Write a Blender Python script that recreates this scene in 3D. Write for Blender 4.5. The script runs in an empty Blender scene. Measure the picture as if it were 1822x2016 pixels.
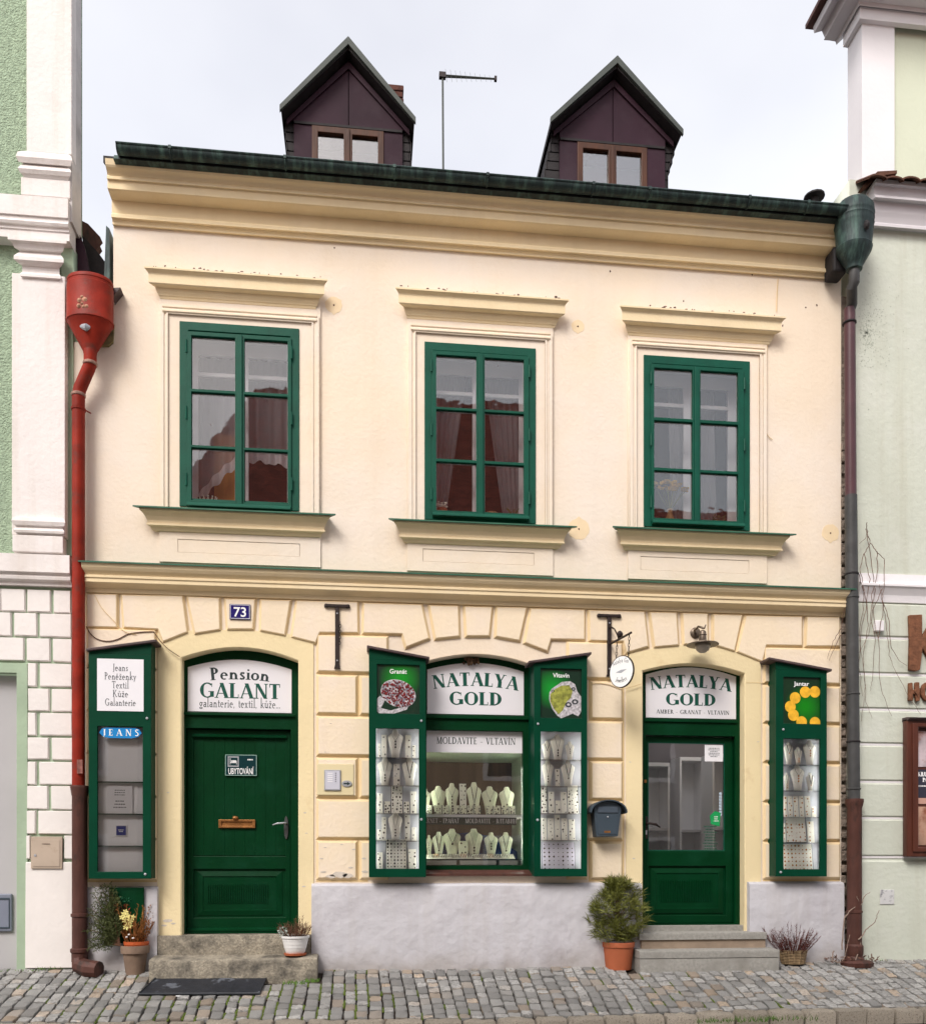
import bpy, bmesh, math, random
from mathutils import Vector, Matrix, noise
random.seed(7)
R = random.random
def U(a, b): return a + (b - a) * random.random()
S = bpy.context.scene
COL = S.collection
# ------------------------------------------------------------------ camera
FPX, CX, HZ = 1744.0, 911.0, 1711.0          # focal length, optical centre and horizon of the view, in units of a 1822-wide picture
TH = math.atan(FPX / 15989.0)                # the facade recedes slightly to the right
CAM = Vector((-8.0 * math.sin(TH), -8.0 * math.cos(TH), 0.876))
cd = bpy.data.cameras.new("camera"); cam = bpy.data.objects.new("camera", cd); COL.objects.link(cam)
cd.sensor_fit = 'HORIZONTAL'; cd.sensor_width = 36; cd.lens = 36 * FPX / 1822
cd.shift_y = (HZ - 1007.5) / 1822; cd.clip_start = .05; cd.clip_end = 400
cam.location = CAM; cam.rotation_euler = (math.radians(90), 0, -TH)
S.camera = cam
# ------------------------------------------------------------------ world: overcast
SUN_EL, SUN_AZ = math.radians(45), math.radians(33)      # soft sun behind the cloud, in front of the facade
W = bpy.data.worlds.new("World"); S.world = W; W.use_nodes = True
nt = W.node_tree; nt.nodes.clear()
def wn(t, **k):
    n = nt.nodes.new(t)
    for a, b in k.items(): setattr(n, a, b)
    return n
out = wn('ShaderNodeOutputWorld'); bg = wn('ShaderNodeBackground'); add = wn('ShaderNodeAddShader')
sky = wn('ShaderNodeTexSky', sky_type='NISHITA', sun_disc=False, sun_elevation=SUN_EL, sun_rotation=math.pi + SUN_AZ)
sky.dust_density = 3.5
bg.inputs[1].default_value = .055
nt.links.new(sky.outputs[0], bg.inputs[0])
cl = wn('ShaderNodeBackground'); tc = wn('ShaderNodeTexCoord'); mp = wn('ShaderNodeMapping'); nz = wn('ShaderNodeTexNoise')
mp.inputs['Scale'].default_value = (1.0, 1.0, 1.7)
nz.inputs['Scale'].default_value = 1.5; nz.inputs['Detail'].default_value = 5; nz.inputs['Roughness'].default_value = .5
cr = wn('ShaderNodeValToRGB')
cr.color_ramp.elements[0].position = .36; cr.color_ramp.elements[0].color = (.262, .245, .230, 1)
cr.color_ramp.elements[1].position = .64; cr.color_ramp.elements[1].color = (.365, .345, .315, 1)
nt.links.new(tc.outputs['Generated'], mp.inputs[0]); nt.links.new(mp.outputs[0], nz.inputs[0]); nt.links.new(nz.outputs[0], cr.inputs[0])
nt.links.new(cr.outputs[0], cl.inputs[0]); cl.inputs[1].default_value = .98
nt.links.new(bg.outputs[0], add.inputs[0]); nt.links.new(cl.outputs[0], add.inputs[1]); nt.links.new(add.outputs[0], out.inputs[0])
sl = bpy.data.lights.new("sun", 'SUN'); sl.energy = .95; sl.angle = math.radians(22); sl.color = (1, .975, .95)
so = bpy.data.objects.new("sun", sl); COL.objects.link(so)
so.rotation_euler = (math.radians(90) - SUN_EL, 0, -SUN_AZ)
S.view_settings.view_transform = 'Standard'; S.view_settings.look = 'None'; S.view_settings.gamma = 1
S.view_settings.use_curve_mapping = False; S.view_settings.exposure = 1.33
S.cycles.max_bounces = 7; S.cycles.transparent_max_bounces = 14; S.cycles.caustics_reflective = False; S.cycles.caustics_refractive = False
# ------------------------------------------------------------------ measuring: where a point seen in the picture lies on a plane d metres in front of the facade
CR_, AX = Vector((math.cos(TH), -math.sin(TH), 0)), Vector((math.sin(TH), math.cos(TH), 0))
def P(px, py, d=0.0):
    r = AX + CR_ * ((px - CX) / FPX) + Vector((0, 0, (HZ - py) / FPX))
    t = (-d - CAM.y) / r.y
    return (CAM.x + t * r.x, CAM.z + t * r.z)
def PX(px, d=0.0): return P(px, 1000, d)[0]
def PZ(px, py, d=0.0): return P(px, py, d)[1]
def PP(px, py, d=0.0):
    a = P(px, py, d); return Vector((a[0], -d, a[1]))
# ------------------------------------------------------------------ materials
MC = {}
def mat(key, col, rough=.8, var=.06, vscale=3.0, bump=.0, bscale=60.0, spec=.3, metal=0.0, dirt=None, dscale=2.0, dlo=.52, dhi=.7, bump2=0, b2scale=4, stretch=None, isl=0.0, dist=.01, detail=4, streak=0.0, splash=0.0):
    if key in MC: return MC[key]
    m = bpy.data.materials.new(key); m.use_nodes = True; MC[key] = m
    t = m.node_tree; N = t.nodes; L = t.links; b = N['Principled BSDF']
    tc = N.new('ShaderNodeTexCoord'); vec = tc.outputs['Object']
    if stretch:
        mp = N.new('ShaderNodeMapping'); mp.inputs['Scale'].default_value = stretch; L.new(vec, mp.inputs[0]); vec = mp.outputs[0]
    b.inputs['Roughness'].default_value = rough; b.inputs['Metallic'].default_value = metal
    b.inputs['Specular IOR Level'].default_value = spec
    n1 = N.new('ShaderNodeTexNoise'); n1.inputs['Scale'].default_value = vscale; n1.inputs['Detail'].default_value = detail; L.new(vec, n1.inputs[0])
    mx = N.new('ShaderNodeMix'); mx.data_type = 'RGBA'; L.new(n1.outputs[0], mx.inputs[0])
    lo = tuple(c * (1 - var) for c in col); hi = tuple(min(.95, c * (1 + var)) for c in col)
    r1 = N.new('ShaderNodeMapRange'); r1.inputs[1].default_value = .3; r1.inputs[2].default_value = .7; L.new(n1.outputs[0], r1.inputs[0]); L.new(r1.outputs[0], mx.inputs[0])
    mx.inputs[6].default_value = (*lo, 1); mx.inputs[7].default_value = (*hi, 1); o = mx.outputs[2]
    if dirt:
        n2 = N.new('ShaderNodeTexNoise'); n2.inputs['Scale'].default_value = dscale; n2.inputs['Detail'].default_value = 8; n2.inputs['Roughness'].default_value = .65; L.new(vec, n2.inputs[0])
        r2 = N.new('ShaderNodeMapRange'); r2.inputs[1].default_value = dlo; r2.inputs[2].default_value = dhi; L.new(n2.outputs[0], r2.inputs[0])
        m2 = N.new('ShaderNodeMix'); m2.data_type = 'RGBA'; L.new(r2.outputs[0], m2.inputs[0]); L.new(o, m2.inputs[6]); m2.inputs[7].default_value = (*dirt, 1); o = m2.outputs[2]
    if isl:
        gi = N.new('ShaderNodeNewGeometry'); oi = N.new('ShaderNodeObjectInfo'); ad = N.new('ShaderNodeMath'); ad.operation = 'ADD'
        L.new(gi.outputs['Random Per Island'], ad.inputs[0]); L.new(oi.outputs['Random'], ad.inputs[1])
        fr = N.new('ShaderNodeMath'); fr.operation = 'FRACT'; L.new(ad.outputs[0], fr.inputs[0])
        rr = N.new('ShaderNodeMapRange'); rr.inputs[3].default_value = 1 - isl; rr.inputs[4].default_value = 1 + isl; L.new(fr.outputs[0], rr.inputs[0])
        hs = N.new('ShaderNodeHueSaturation'); L.new(rr.outputs[0], hs.inputs['Value']); L.new(o, hs.inputs['Color']); o = hs.outputs[0]
        if isl > .2:
            f2 = N.new('ShaderNodeMath'); f2.operation = 'MULTIPLY'; L.new(fr.outputs[0], f2.inputs[0]); f2.inputs[1].default_value = 7.31
            f3 = N.new('ShaderNodeMath'); f3.operation = 'FRACT'; L.new(f2.outputs[0], f3.inputs[0])
            rp = N.new('ShaderNodeMapRange'); rp.inputs[1].default_value = .78; rp.inputs[2].default_value = .98; L.new(f3.outputs[0], rp.inputs[0])
            m3 = N.new('ShaderNodeMix'); m3.data_type = 'RGBA'; m3.blend_type = 'MULTIPLY'; m3.inputs[7].default_value = (1.18, .97, .78, 1)
            L.new(rp.outputs[0], m3.inputs[0]); L.new(o, m3.inputs[6]); o = m3.outputs[2]
    if streak:                                   # faint runs left by rain
        mp2 = N.new('ShaderNodeMapping'); mp2.inputs['Scale'].default_value = (7, 7, .32); L.new(tc.outputs['Object'], mp2.inputs[0])
        n5 = N.new('ShaderNodeTexNoise'); n5.inputs['Scale'].default_value = 1.0; n5.inputs['Detail'].default_value = 5; n5.inputs['Roughness'].default_value = .6; L.new(mp2.outputs[0], n5.inputs[0])
        r5 = N.new('ShaderNodeMapRange'); r5.inputs[1].default_value = .50; r5.inputs[2].default_value = .78; r5.inputs[4].default_value = streak; L.new(n5.outputs[0], r5.inputs[0])
        m5 = N.new('ShaderNodeMix'); m5.data_type = 'RGBA'; m5.blend_type = 'MULTIPLY'; m5.inputs[7].default_value = (.72, .66, .56, 1); L.new(r5.outputs[0], m5.inputs[0]); L.new(o, m5.inputs[6]); o = m5.outputs[2]
    if splash:                                   # street dirt splashed up from the pavement, uneven along its edge
        sx = N.new('ShaderNodeSeparateXYZ'); L.new(tc.outputs['Object'], sx.inputs[0])
        n6 = N.new('ShaderNodeTexNoise'); n6.inputs['Scale'].default_value = 5; n6.inputs['Detail'].default_value = 6; L.new(tc.outputs['Object'], n6.inputs[0])
        a6 = N.new('ShaderNodeMath'); a6.operation = 'MULTIPLY_ADD'; L.new(n6.outputs[0], a6.inputs[0]); a6.inputs[1].default_value = .34; L.new(sx.outputs[2], a6.inputs[2])
        r6 = N.new('ShaderNodeMapRange'); r6.inputs[1].default_value = .34; r6.inputs[2].default_value = .16; r6.inputs[4].default_value = splash; L.new(a6.outputs[0], r6.inputs[0])
        m6 = N.new('ShaderNodeMix'); m6.data_type = 'RGBA'; m6.blend_type = 'MULTIPLY'; m6.inputs[7].default_value = (.70, .66, .60, 1); L.new(r6.outputs[0], m6.inputs[0]); L.new(o, m6.inputs[6]); o = m6.outputs[2]
    L.new(o, b.inputs['Base Color'])
    if bump:
        n3 = N.new('ShaderNodeTexNoise'); n3.inputs['Scale'].default_value = bscale; n3.inputs['Detail'].default_value = 6; L.new(vec, n3.inputs[0])
        bp = N.new('ShaderNodeBump'); bp.inputs['Strength'].default_value = bump; bp.inputs['Distance'].default_value = dist; L.new(n3.outputs[0], bp.inputs['Height'])
        if bump2:
            n4 = N.new('ShaderNodeTexNoise'); n4.inputs['Scale'].default_value = b2scale; n4.inputs['Detail'].default_value = 3; L.new(vec, n4.inputs[0])
            bq = N.new('ShaderNodeBump'); bq.inputs['Strength'].default_value = bump2; bq.inputs['Distance'].default_value = .04; L.new(n4.outputs[0], bq.inputs['Height']); L.new(bp.outputs[0], bq.inputs['Normal']); L.new(bq.outputs[0], b.inputs['Normal'])
        else: L.new(bp.outputs[0], b.inputs['Normal'])
    return m
def glassmat(key, refl, tint=(1, 1, 1), wob=0.0):
    if key in MC: return MC[key]
    m = bpy.data.materials.new(key); m.use_nodes = True; MC[key] = m
    t = m.node_tree; N = t.nodes; L = t.links; N.remove(N['Principled BSDF']); o = N['Material Output']
    tr = N.new('ShaderNodeBsdfTransparent'); tr.inputs[0].default_value = (*tint, 1)
    gl = N.new('ShaderNodeBsdfGlossy'); gl.inputs['Roughness'].default_value = .015
    fr = N.new('ShaderNodeLayerWeight'); fr.inputs[0].default_value = .25
    r = N.new('ShaderNodeMapRange'); r.inputs[3].default_value = refl; r.inputs[4].default_value = 1; L.new(fr.outputs['Fresnel'], r.inputs[0])
    mx = N.new('ShaderNodeMixShader'); L.new(r.outputs[0], mx.inputs[0]); L.new(tr.outputs[0], mx.inputs[1]); L.new(gl.outputs[0], mx.inputs[2]); L.new(mx.outputs[0], o.inputs[0])
    if wob:
        tc = N.new('ShaderNodeTexCoord'); n = N.new('ShaderNodeTexNoise'); n.inputs['Scale'].default_value = 5; L.new(tc.outputs['Object'], n.inputs[0])
        bp = N.new('ShaderNodeBump'); bp.inputs['Strength'].default_value = wob; bp.inputs['Distance'].default_value = .01; L.new(n.outputs[0], bp.inputs['Height']); L.new(bp.outputs[0], gl.inputs['Normal'])
    return m
def clothmat(key, col, alpha):
    if key in MC: return MC[key]
    m = bpy.data.materials.new(key); m.use_nodes = True; MC[key] = m
    t = m.node_tree; N = t.nodes; L = t.links; N.remove(N['Principled BSDF']); o = N['Material Output']
    tr = N.new('ShaderNodeBsdfTransparent'); df = N.new('ShaderNodeBsdfDiffuse'); tl = N.new('ShaderNodeBsdfTranslucent')
    df.inputs[0].default_value = (*col, 1); tl.inputs[0].default_value = (*col, 1)
    a = N.new('ShaderNodeMixShader'); a.inputs[0].default_value = .35; L.new(df.outputs[0], a.inputs[1]); L.new(tl.outputs[0], a.inputs[2])
    b = N.new('ShaderNodeMixShader'); b.inputs[0].default_value = alpha; L.new(tr.outputs[0], b.inputs[1]); L.new(a.outputs[0], b.inputs[2]); L.new(b.outputs[0], o.inputs[0])
    return m
def gradmat(key, c0, c1, centre, rad):
    """a print on paper: a bright spot fading to a dark edge, as the poster is printed"""
    m = bpy.data.materials.new(key); m.use_nodes = True
    t = m.node_tree; N = t.nodes; L = t.links; b = N['Principled BSDF']; b.inputs['Roughness'].default_value = .35
    tc = N.new('ShaderNodeTexCoord'); vm = N.new('ShaderNodeVectorMath'); vm.operation = 'DISTANCE'; vm.inputs[1].default_value = centre
    L.new(tc.outputs['Object'], vm.inputs[0]); r = N.new('ShaderNodeMapRange'); r.inputs[1].default_value = rad * .15; r.inputs[2].default_value = rad
    L.new(vm.outputs['Value'], r.inputs[0]); mx = N.new('ShaderNodeMix'); mx.data_type = 'RGBA'; L.new(r.outputs[0], mx.inputs[0])
    mx.inputs[6].default_value = (*c0, 1); mx.inputs[7].default_value = (*c1, 1); L.new(mx.outputs[2], b.inputs['Base Color'])
    return m
PEACH = mat('peach_plaster', (.80, .68, .535), .9, .045, .9, .35, 28, bump2=.25, b2scale=2.2, streak=.10, dirt=(.80, .71, .61), dscale=.55, dlo=.42, dhi=.62)
BLOCK = mat('cream_plaster', (.83, .70, .52), .9, .05, 1.6, .4, 30, dirt=(.83, .71, .58), dscale=1.4, dlo=.45, dhi=.66, streak=.15)
TRIM = mat('ochre_trim', (.80, .655, .42), .85, .06, 1.3, .25, 30, dirt=(.80, .67, .46), dscale=1.2, dlo=.5, dhi=.7, streak=.2)
SPLAY = mat('shaded_tan_splay', (.76, .60, .37), .9, .05, 2, .3, 30)  # ochre edge paint, with the shade along the splays mixed into its tone
JOINT = mat('ochre_joint', (.70, .52, .27), .85, .05, 2, .2, 30)
SURR = mat('straw_surround', (.80, .67, .41), .9, .05, 1.5, .35, 30, dirt=(.66, .50, .27), dscale=3.1, dlo=.62, dhi=.8)
PATCH = mat('ochre_patch', (.80, .64, .42), .9, .05, 9)
PLINTH = mat('lilac_plinth', (.54, .53, .56), .9, .05, 1.5, .7, 9, dirt=(.44, .42, .45), dscale=1.9, dlo=.5, dhi=.75, streak=.3, splash=.8, bump2=.45, b2scale=3.2, dist=.02)
GRN = mat('green_paint', (.0003, .031, .009), .42, .12, 5, .12, 40, spec=.11, dirt=(.004, .045, .02), dscale=3, dlo=.5, dhi=.8)
GRNC = mat('cabinet_green', (.0003, .044, .021), .42, .1, 5, .1, 40, spec=.12)
GRNW = mat('window_green', (.001, .070, .042), .5, .12, 8, .15, 60, spec=.2)
GRNP = mat('green_sheet', (.035, .12, .075), .45, .2, 6, .1, 20)
COPPER = mat('patina_copper', (.018, .032, .032), .55, .3, 8, .3, 30, metal=.1, dirt=(.085, .155, .13), dscale=5, dlo=.48, dhi=.74, stretch=(3.0, 1, .5))
PURP = mat('brown_sheet', (.032, .013, .022), .6, .22, 2.5, .15, 12, spec=.15, dirt=(.045, .027, .036), dscale=2.2, dlo=.5, dhi=.75)
DARK = mat('dark_slate', (.018, .015, .016), .7, .3, 10, .4, 20)
GREYM = mat('grey_edge_metal', (.06, .07, .062), .5, .15, 5)
WOODB = mat('brown_wood', (.062, .021, .008), .5, .3, 14, .2, 60, stretch=(1, 1, .2))
IRON = mat('black_iron', (.022, .013, .012), .5, .3, 30, .3, 80)
ROOFC = mat('cabinet_roof_sheet', (.075, .05, .05), .5, .25, 10, .2, 30)
REDP = mat('red_pipe', (.24, .020, .009), .5, .25, 7, .2, 40, spec=.15, dirt=(.13, .035, .025), dscale=9, dlo=.55, dhi=.75)
CAST = mat('brown_cast_iron', (.078, .030, .022), .6, .25, 9, .4, 40, dirt=(.03, .018, .014), dscale=6, dlo=.55, dhi=.66, stretch=(1, 1, .4))
PIPEP = mat('plum_pipe', (.075, .032, .038), .4, .12, 6, .1, 30)
PIPEG = mat('slate_pipe', (.055, .055, .055), .5, .2, 8, .2, 30)
WHITE = mat('white_plaster', (.78, .735, .71), .9, .04, 2, .4, 25, dirt=(.68, .63, .60), dscale=1.6, dlo=.52, dhi=.8, streak=.5)
WHITB = mat('white_block', (.80, .76, .73), .85, .035, 4, .3, 25)
WHITM = mat('white_render', (.78, .755, .77), .85, .03, 2, .2, 25)
SAGE = mat('sage_plaster', (.36, .46, .33), .9, .1, 4, .3, 30)
SAGEB = mat('rough_sage_stucco', (.35, .45, .32), .95, .22, 25, 1.0, 62, dist=.028, dirt=(.15, .20, .13), dscale=22, dlo=.60, dhi=.7)
MINT = mat('mint_plaster', (.57, .60, .515), .9, .04, 1.6, .5, 20, dirt=(.63, .65, .585), dscale=2.5, dlo=.5, dhi=.8, streak=.4)
MASON = mat('bare_masonry', (.20, .16, .13), .95, .4, 14, 1, 30, dist=.03)
STONE = mat('step_sandstone', (.31, .275, .215), .9, .25, 60, .9, 60, dirt=(.075, .068, .058), dscale=6, dlo=.42, dhi=.68)
GRAN = mat('grey_granite', (.29, .28, .255), .8, .15, 40, .3, 80, dirt=(.22, .21, .19), dscale=5)
COB = mat('cobble_granite', (.285, .280, .268), .75, .25, 45, .8, 80, isl=.22, dirt=(.15, .145, .14), dscale=34, dlo=.52, dhi=.72)
KERBM = mat('kerb_granite', (.50, .44, .36), .85, .25, 40, 1.0, 60, isl=.16, dirt=(.17, .13, .10), dscale=16, dlo=.54, dhi=.68, dist=.02)
SOIL = mat('joint_soil', (.035, .026, .02), 1, .3, 20, .6, 60)
MOSS = mat('moss', (.085, .12, .02), 1, .35, 30, .5, 60)
ROADM = mat('road_stone', (.24, .23, .22), .9, .3, 15, .8, 30)
SIGNW = mat('sign_white', (.76, .745, .775), .35, .015, 3)
PAPER = mat('paper', (.78, .77, .80), .6, .02, 5)
LET = mat('letter_green', (.004, .075, .050), .5, .05)
LETD = mat('letter_dark', (.02, .035, .035), .5, .05)
LETG = mat('letter_grey', (.09, .10, .11), .5, .05)
LETW = mat('letter_white', (.85, .85, .85), .5, .02)
SHG = glassmat('shelf_glass', .25)
INW = mat('white_interior', (.62, .62, .66), .6, .04, 4)
INWW = mat('white_joinery', (.90, .90, .92), .5, .03, 4)
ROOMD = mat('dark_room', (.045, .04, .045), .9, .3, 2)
VELV = mat('cream_velvet', (.92, .89, .79), .8, .04, 30)
VELG = mat('lime_cream_velvet', (.86, .87, .68), .8, .04, 30)
JEWD = mat('dark_stone_jewel', (.03, .022, .02), .25, .4, 80)
JEWS = mat('silver_jewel', (.35, .33, .28), .3, .3, 80, metal=.5)
AMB = mat('amber_jewel', (.50, .19, .03), .25, .35, 60)
ENAM = mat('blue_enamel', (.018, .012, .13), .25, .05)
BOXN = mat('slate_blue_metal', (.045, .065, .085), .4, .06, 5, spec=.5)
STEEL = mat('grey_steel', (.40, .41, .44), .4, .06, 12, metal=.3)
BRASS = mat('aged_brass', (.34, .15, .05), .35, .3, 30, metal=.6)
TERR = mat('terracotta', (.38, .105, .045), .7, .08, 8, .1, 30)
TERG = mat('weathered_clay', (.21, .145, .105), .85, .15, 10, .3, 30)
POTW = mat('white_plastic', (.76, .75, .74), .4, .03)
EARTH = mat('potting_soil', (.03, .02, .012), 1, .4, 40)
LEAF = mat('needle_green', (.135, .145, .028), .6, .3, 14, isl=.18)
LEAFD = mat('fir_green', (.075, .09, .03), .6, .35, 14, isl=.18)
TWIGO = mat('orange_twig', (.30, .12, .03), .8, .4, 30, isl=.19)
TWIGR = mat('wine_red_twig', (.10, .028, .022), .8, .4, 30, isl=.19)
TWIGB = mat('brown_twig', (.12, .06, .035), .8, .3, 30)
YELF = mat('yellow_petal', (.85, .76, .28), .6, .1)
WICK = mat('wicker', (.26, .18, .10), .8, .35, 30)
RUST = mat('rusted_letter', (.17, .070, .035), .8, .3, 22, .6, 50)
CASE = mat('mahogany_case', (.085, .026, .016), .35, .25, 12, .1, 40, stretch=(1, 1, .15))
RUB = mat('black_rubber', (.018, .020, .026), .55, .25, 20, .3, 90, dirt=(.10, .11, .13), dscale=3.2, dlo=.58, dhi=.62)
TILEO = mat('opposite_roof_tile', (.42, .11, .075), .85, .45, 4, 1, 9, stretch=(1, 1, 5), dist=.08)
WALLO = mat('opposite_wall', (.44, .33, .24), .9, .1, 1)
GLW = glassmat('old_window_glass', .065, wob=.07)
GLS = glassmat('shop_glass', .09, wob=.03)
GLC = glassmat('cabinet_glass', .035)
LACE = clothmat('lace', (.8, .79, .84), .45)
LACED = clothmat('lace_border', (.93, .9, .93), .9)
# ------------------------------------------------------------------ mesh building
ORG = {}
class MB:
    def __init__(s): s.v = []; s.f = []; s.sm = False
    def add(s, vs, fs):
        o = len(s.v); s.v += [tuple(v) for v in vs]; s.f += [tuple(i + o for i in f) for f in fs]; return s
    def box(s, x0, x1, y0, y1, z0, z1):
        return s.add([(x0, y0, z0), (x1, y0, z0), (x1, y1, z0), (x0, y1, z0), (x0, y0, z1), (x1, y0, z1), (x1, y1, z1), (x0, y1, z1)],
                     [(0, 3, 2, 1), (4, 5, 6, 7), (0, 1, 5, 4), (1, 2, 6, 5), (2, 3, 7, 6), (3, 0, 4, 7)])
    def prism(s, pts, y0, y1):
        """outline of (x, z) points extruded from y0 to y1"""
        n = len(pts)
        return s.add([(x, y0, z) for x, z in pts] + [(x, y1, z) for x, z in pts],
                     [tuple(range(n)), tuple(range(2 * n - 1, n - 1, -1))] + [(i, i + n, (i + 1) % n + n, (i + 1) % n) for i in range(n)])
    def mold(s, prof, x0, x1, mitre=False, back=0.0):
        """moulding: profile of (d, z) from top to bottom run along x; mitre widens it by its own projection"""
        pr = [(back, prof[0][1])] + list(prof) + [(back, prof[-1][1])]; n = len(pr)
        a = [(x0 - (d if mitre else 0), -d, z) for d, z in pr]; b = [(x1 + (d if mitre else 0), -d, z) for d, z in pr]
        return s.add(a + b, [(i, i + 1, i + 1 + n, i + n) for i in range(n - 1)] + [(0, n, 2 * n - 1, n - 1)] + [tuple(range(n)), tuple(range(2 * n - 1, n - 1, -1))])
    def tube(s, pts, r, n=8, caps=True):
        pts = [Vector(p) for p in pts]; m = len(pts); rr = r if isinstance(r, (list, tuple)) else [r] * m
        vs = []; up = Vector((0, 0, 1)); last = None
        for i, p in enumerate(pts):
            t = (pts[min(i + 1, m - 1)] - pts[max(i - 1, 0)]); t = t.normalized() if t.length > 1e-9 else Vector((0, 0, 1))
            if last is None: a = t.cross(up); a = t.cross(Vector((1, 0, 0))) if a.length < .1 else a
            else: a = last - t * last.dot(t)
            a.normalize(); last = a; b = t.cross(a)
            for k in range(n):
                q = 2 * math.pi * k / n; vs.append(p + (a * math.cos(q) + b * math.sin(q)) * rr[i])
        fs = [(i * n + k, i * n + (k + 1) % n, (i + 1) * n + (k + 1) % n, (i + 1) * n + k) for i in range(m - 1) for k in range(n)]
        if caps: fs += [tuple(range(n - 1, -1, -1)), tuple(range((m - 1) * n, m * n))]
        return s.add(vs, fs)
    def lathe(s, c, prof, n=20, axis='z', sx=1.0, sy=1.0):
        """(r, h) profile turned about an axis through c"""
        m = len(prof); vs = []
        for r, h in prof:
            for k in range(n):
                q = 2 * math.pi * k / n; a, b = r * math.cos(q) * sx, r * math.sin(q) * sy
                vs.append((c[0] + a, c[1] + b, c[2] + h) if axis == 'z' else (c[0] + a, c[1] - h, c[2] + b))
        fs = [(i * n + k, i * n + (k + 1) % n, (i + 1) * n + (k + 1) % n, (i + 1) * n + k) for i in range(m - 1) for k in range(n)]
        fs += [tuple(range(n - 1, -1, -1)), tuple(range((m - 1) * n, m * n))]
        return s.add(vs, fs)
    def quad(s, a, b, c, d): return s.add([a, b, c, d], [(0, 1, 2, 3)])
    def mesh(s, name, m, org=(0, 0, 0), smooth=False, recalc=True):
        me = bpy.data.meshes.new(name); o = Vector(org)
        me.from_pydata([tuple(Vector(v) - o) for v in s.v], [], s.f)
        if recalc:
            bm = bmesh.new(); bm.from_mesh(me); bmesh.ops.recalc_face_normals(bm, faces=bm.faces); bm.to_mesh(me); bm.free()
        me.materials.append(m)
        if smooth: me.polygons.foreach_set('use_smooth', [True] * len(me.polygons)); me.update()
        return me
    def build(s, name, m, parent=None, smooth=False, bevel=0, org=None, recalc=True, auto=False, **pr):
        if parent is not None: org = ORG[parent.name]
        elif org is None:
            xs = [v[0] for v in s.v]; ys = [v[1] for v in s.v]; zs = [v[2] for v in s.v]
            org = ((min(xs) + max(xs)) / 2, (min(ys) + max(ys)) / 2, min(zs))
        me = s.mesh(name, m, org, smooth, recalc)
        return link(name, me, parent, org, bevel, auto, **pr)
def link(name, me, parent, org, bevel=0, auto=False, **pr):
    o = bpy.data.objects.new(name, me); COL.objects.link(o); ORG[o.name] = tuple(org)
    if parent is not None: o.parent = parent
    else: o.location = org
    if bevel:
        b = o.modifiers.new('edge', 'BEVEL'); b.width = bevel; b.segments = 2; b.limit_method = 'ANGLE'; b.angle_limit = math.radians(40)
    if auto:
        me.polygons.foreach_set('use_smooth', [True] * len(me.polygons))
        me.set_sharp_from_angle(angle=math.radians(32))
    return tag(o, **pr)
def tag(o, label=None, cat=None, group=None, kind=None):
    if label: o['label'] = label
    if cat: o['category'] = cat
    if group: o['group'] = group
    if kind: o['kind'] = kind
    return o
def empty(name, org, **pr):
    o = bpy.data.objects.new(name, None); COL.objects.link(o); o.location = org; ORG[o.name] = tuple(org); o.empty_display_size = .1
    return tag(o, **pr)
def poly(name, m, outer, holes, d0, d1, parent=None, bevel=0, **pr):
    """flat shape in the facade plane with holes, from d0 (front) to d1 (back) metres before the wall plane"""
    cu = bpy.data.curves.new(name, 'CURVE'); cu.dimensions = '2D'; cu.fill_mode = 'BOTH'; cu.extrude = abs(d0 - d1) / 2
    for ring in [outer] + list(holes):
        sp = cu.splines.new('POLY'); sp.points.add(len(ring) - 1); sp.use_cyclic_u = True
        for i, (x, z) in enumerate(ring): sp.points[i].co = (x, z, 0, 1)
    ob = bpy.data.objects.new('tmp', cu); me = bpy.data.meshes.new_from_object(ob)
    bpy.data.objects.remove(ob); bpy.data.curves.remove(cu)
    yc = -(d0 + d1) / 2
    vs = [(v.co.x, yc - v.co.z, v.co.y) for v in me.vertices]
    if parent is not None: org = ORG[parent.name]
    else:
        org = ((min(v[0] for v in vs) + max(v[0] for v in vs)) / 2, yc, min(v[2] for v in vs))
    for v, c in zip(me.vertices, vs): v.co = Vector(c) - Vector(org)
    bm = bmesh.new(); bm.from_mesh(me); bmesh.ops.remove_doubles(bm, verts=bm.verts, dist=1e-6); bmesh.ops.recalc_face_normals(bm, faces=bm.faces); bm.to_mesh(me); bm.free()
    me.name = name; me.materials.clear(); me.materials.append(m)
    return link(name, me, parent, org, bevel, **pr)
def rect(x0, x1, z0, z1): return [(x0, z0), (x1, z0), (x1, z1), (x0, z1)]
def arch(x0, x1, zb, zs, za, n=14):
    pts = [(x0, zb), (x1, zb)]
    for i in range(n + 1):
        t = 1 - 2 * i / n; pts.append(((x0 + x1) / 2 + t * (x1 - x0) / 2, zs + (za - zs) * (math.cos(t * math.pi / 3) - .5) / .5))
    return pts
def oval(cx, cz, rx, rz, n=24): return [(cx + rx * math.cos(2 * math.pi * i / n), cz + rz * math.sin(2 * math.pi * i / n)) for i in range(n)]
def offset(pts, o):
    """outline moved outward by o (counter-clockwise or clockwise alike)"""
    n = len(pts); ar = sum(pts[i][0] * pts[(i + 1) % n][1] - pts[(i + 1) % n][0] * pts[i][1] for i in range(n)); sg = 1 if ar > 0 else -1
    r = []
    for i in range(n):
        p = Vector(pts[i - 1]); q = Vector(pts[i]); s_ = Vector(pts[(i + 1) % n])
        a = (q - p).normalized(); b = (s_ - q).normalized(); na = Vector((a.y, -a.x)) * sg; nb = Vector((b.y, -b.x)) * sg
        k = na + nb; k = k / max(.35, k.length_squared / 2) ; r.append((q.x + k.x * o, q.y + k.y * o))
    return r
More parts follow.
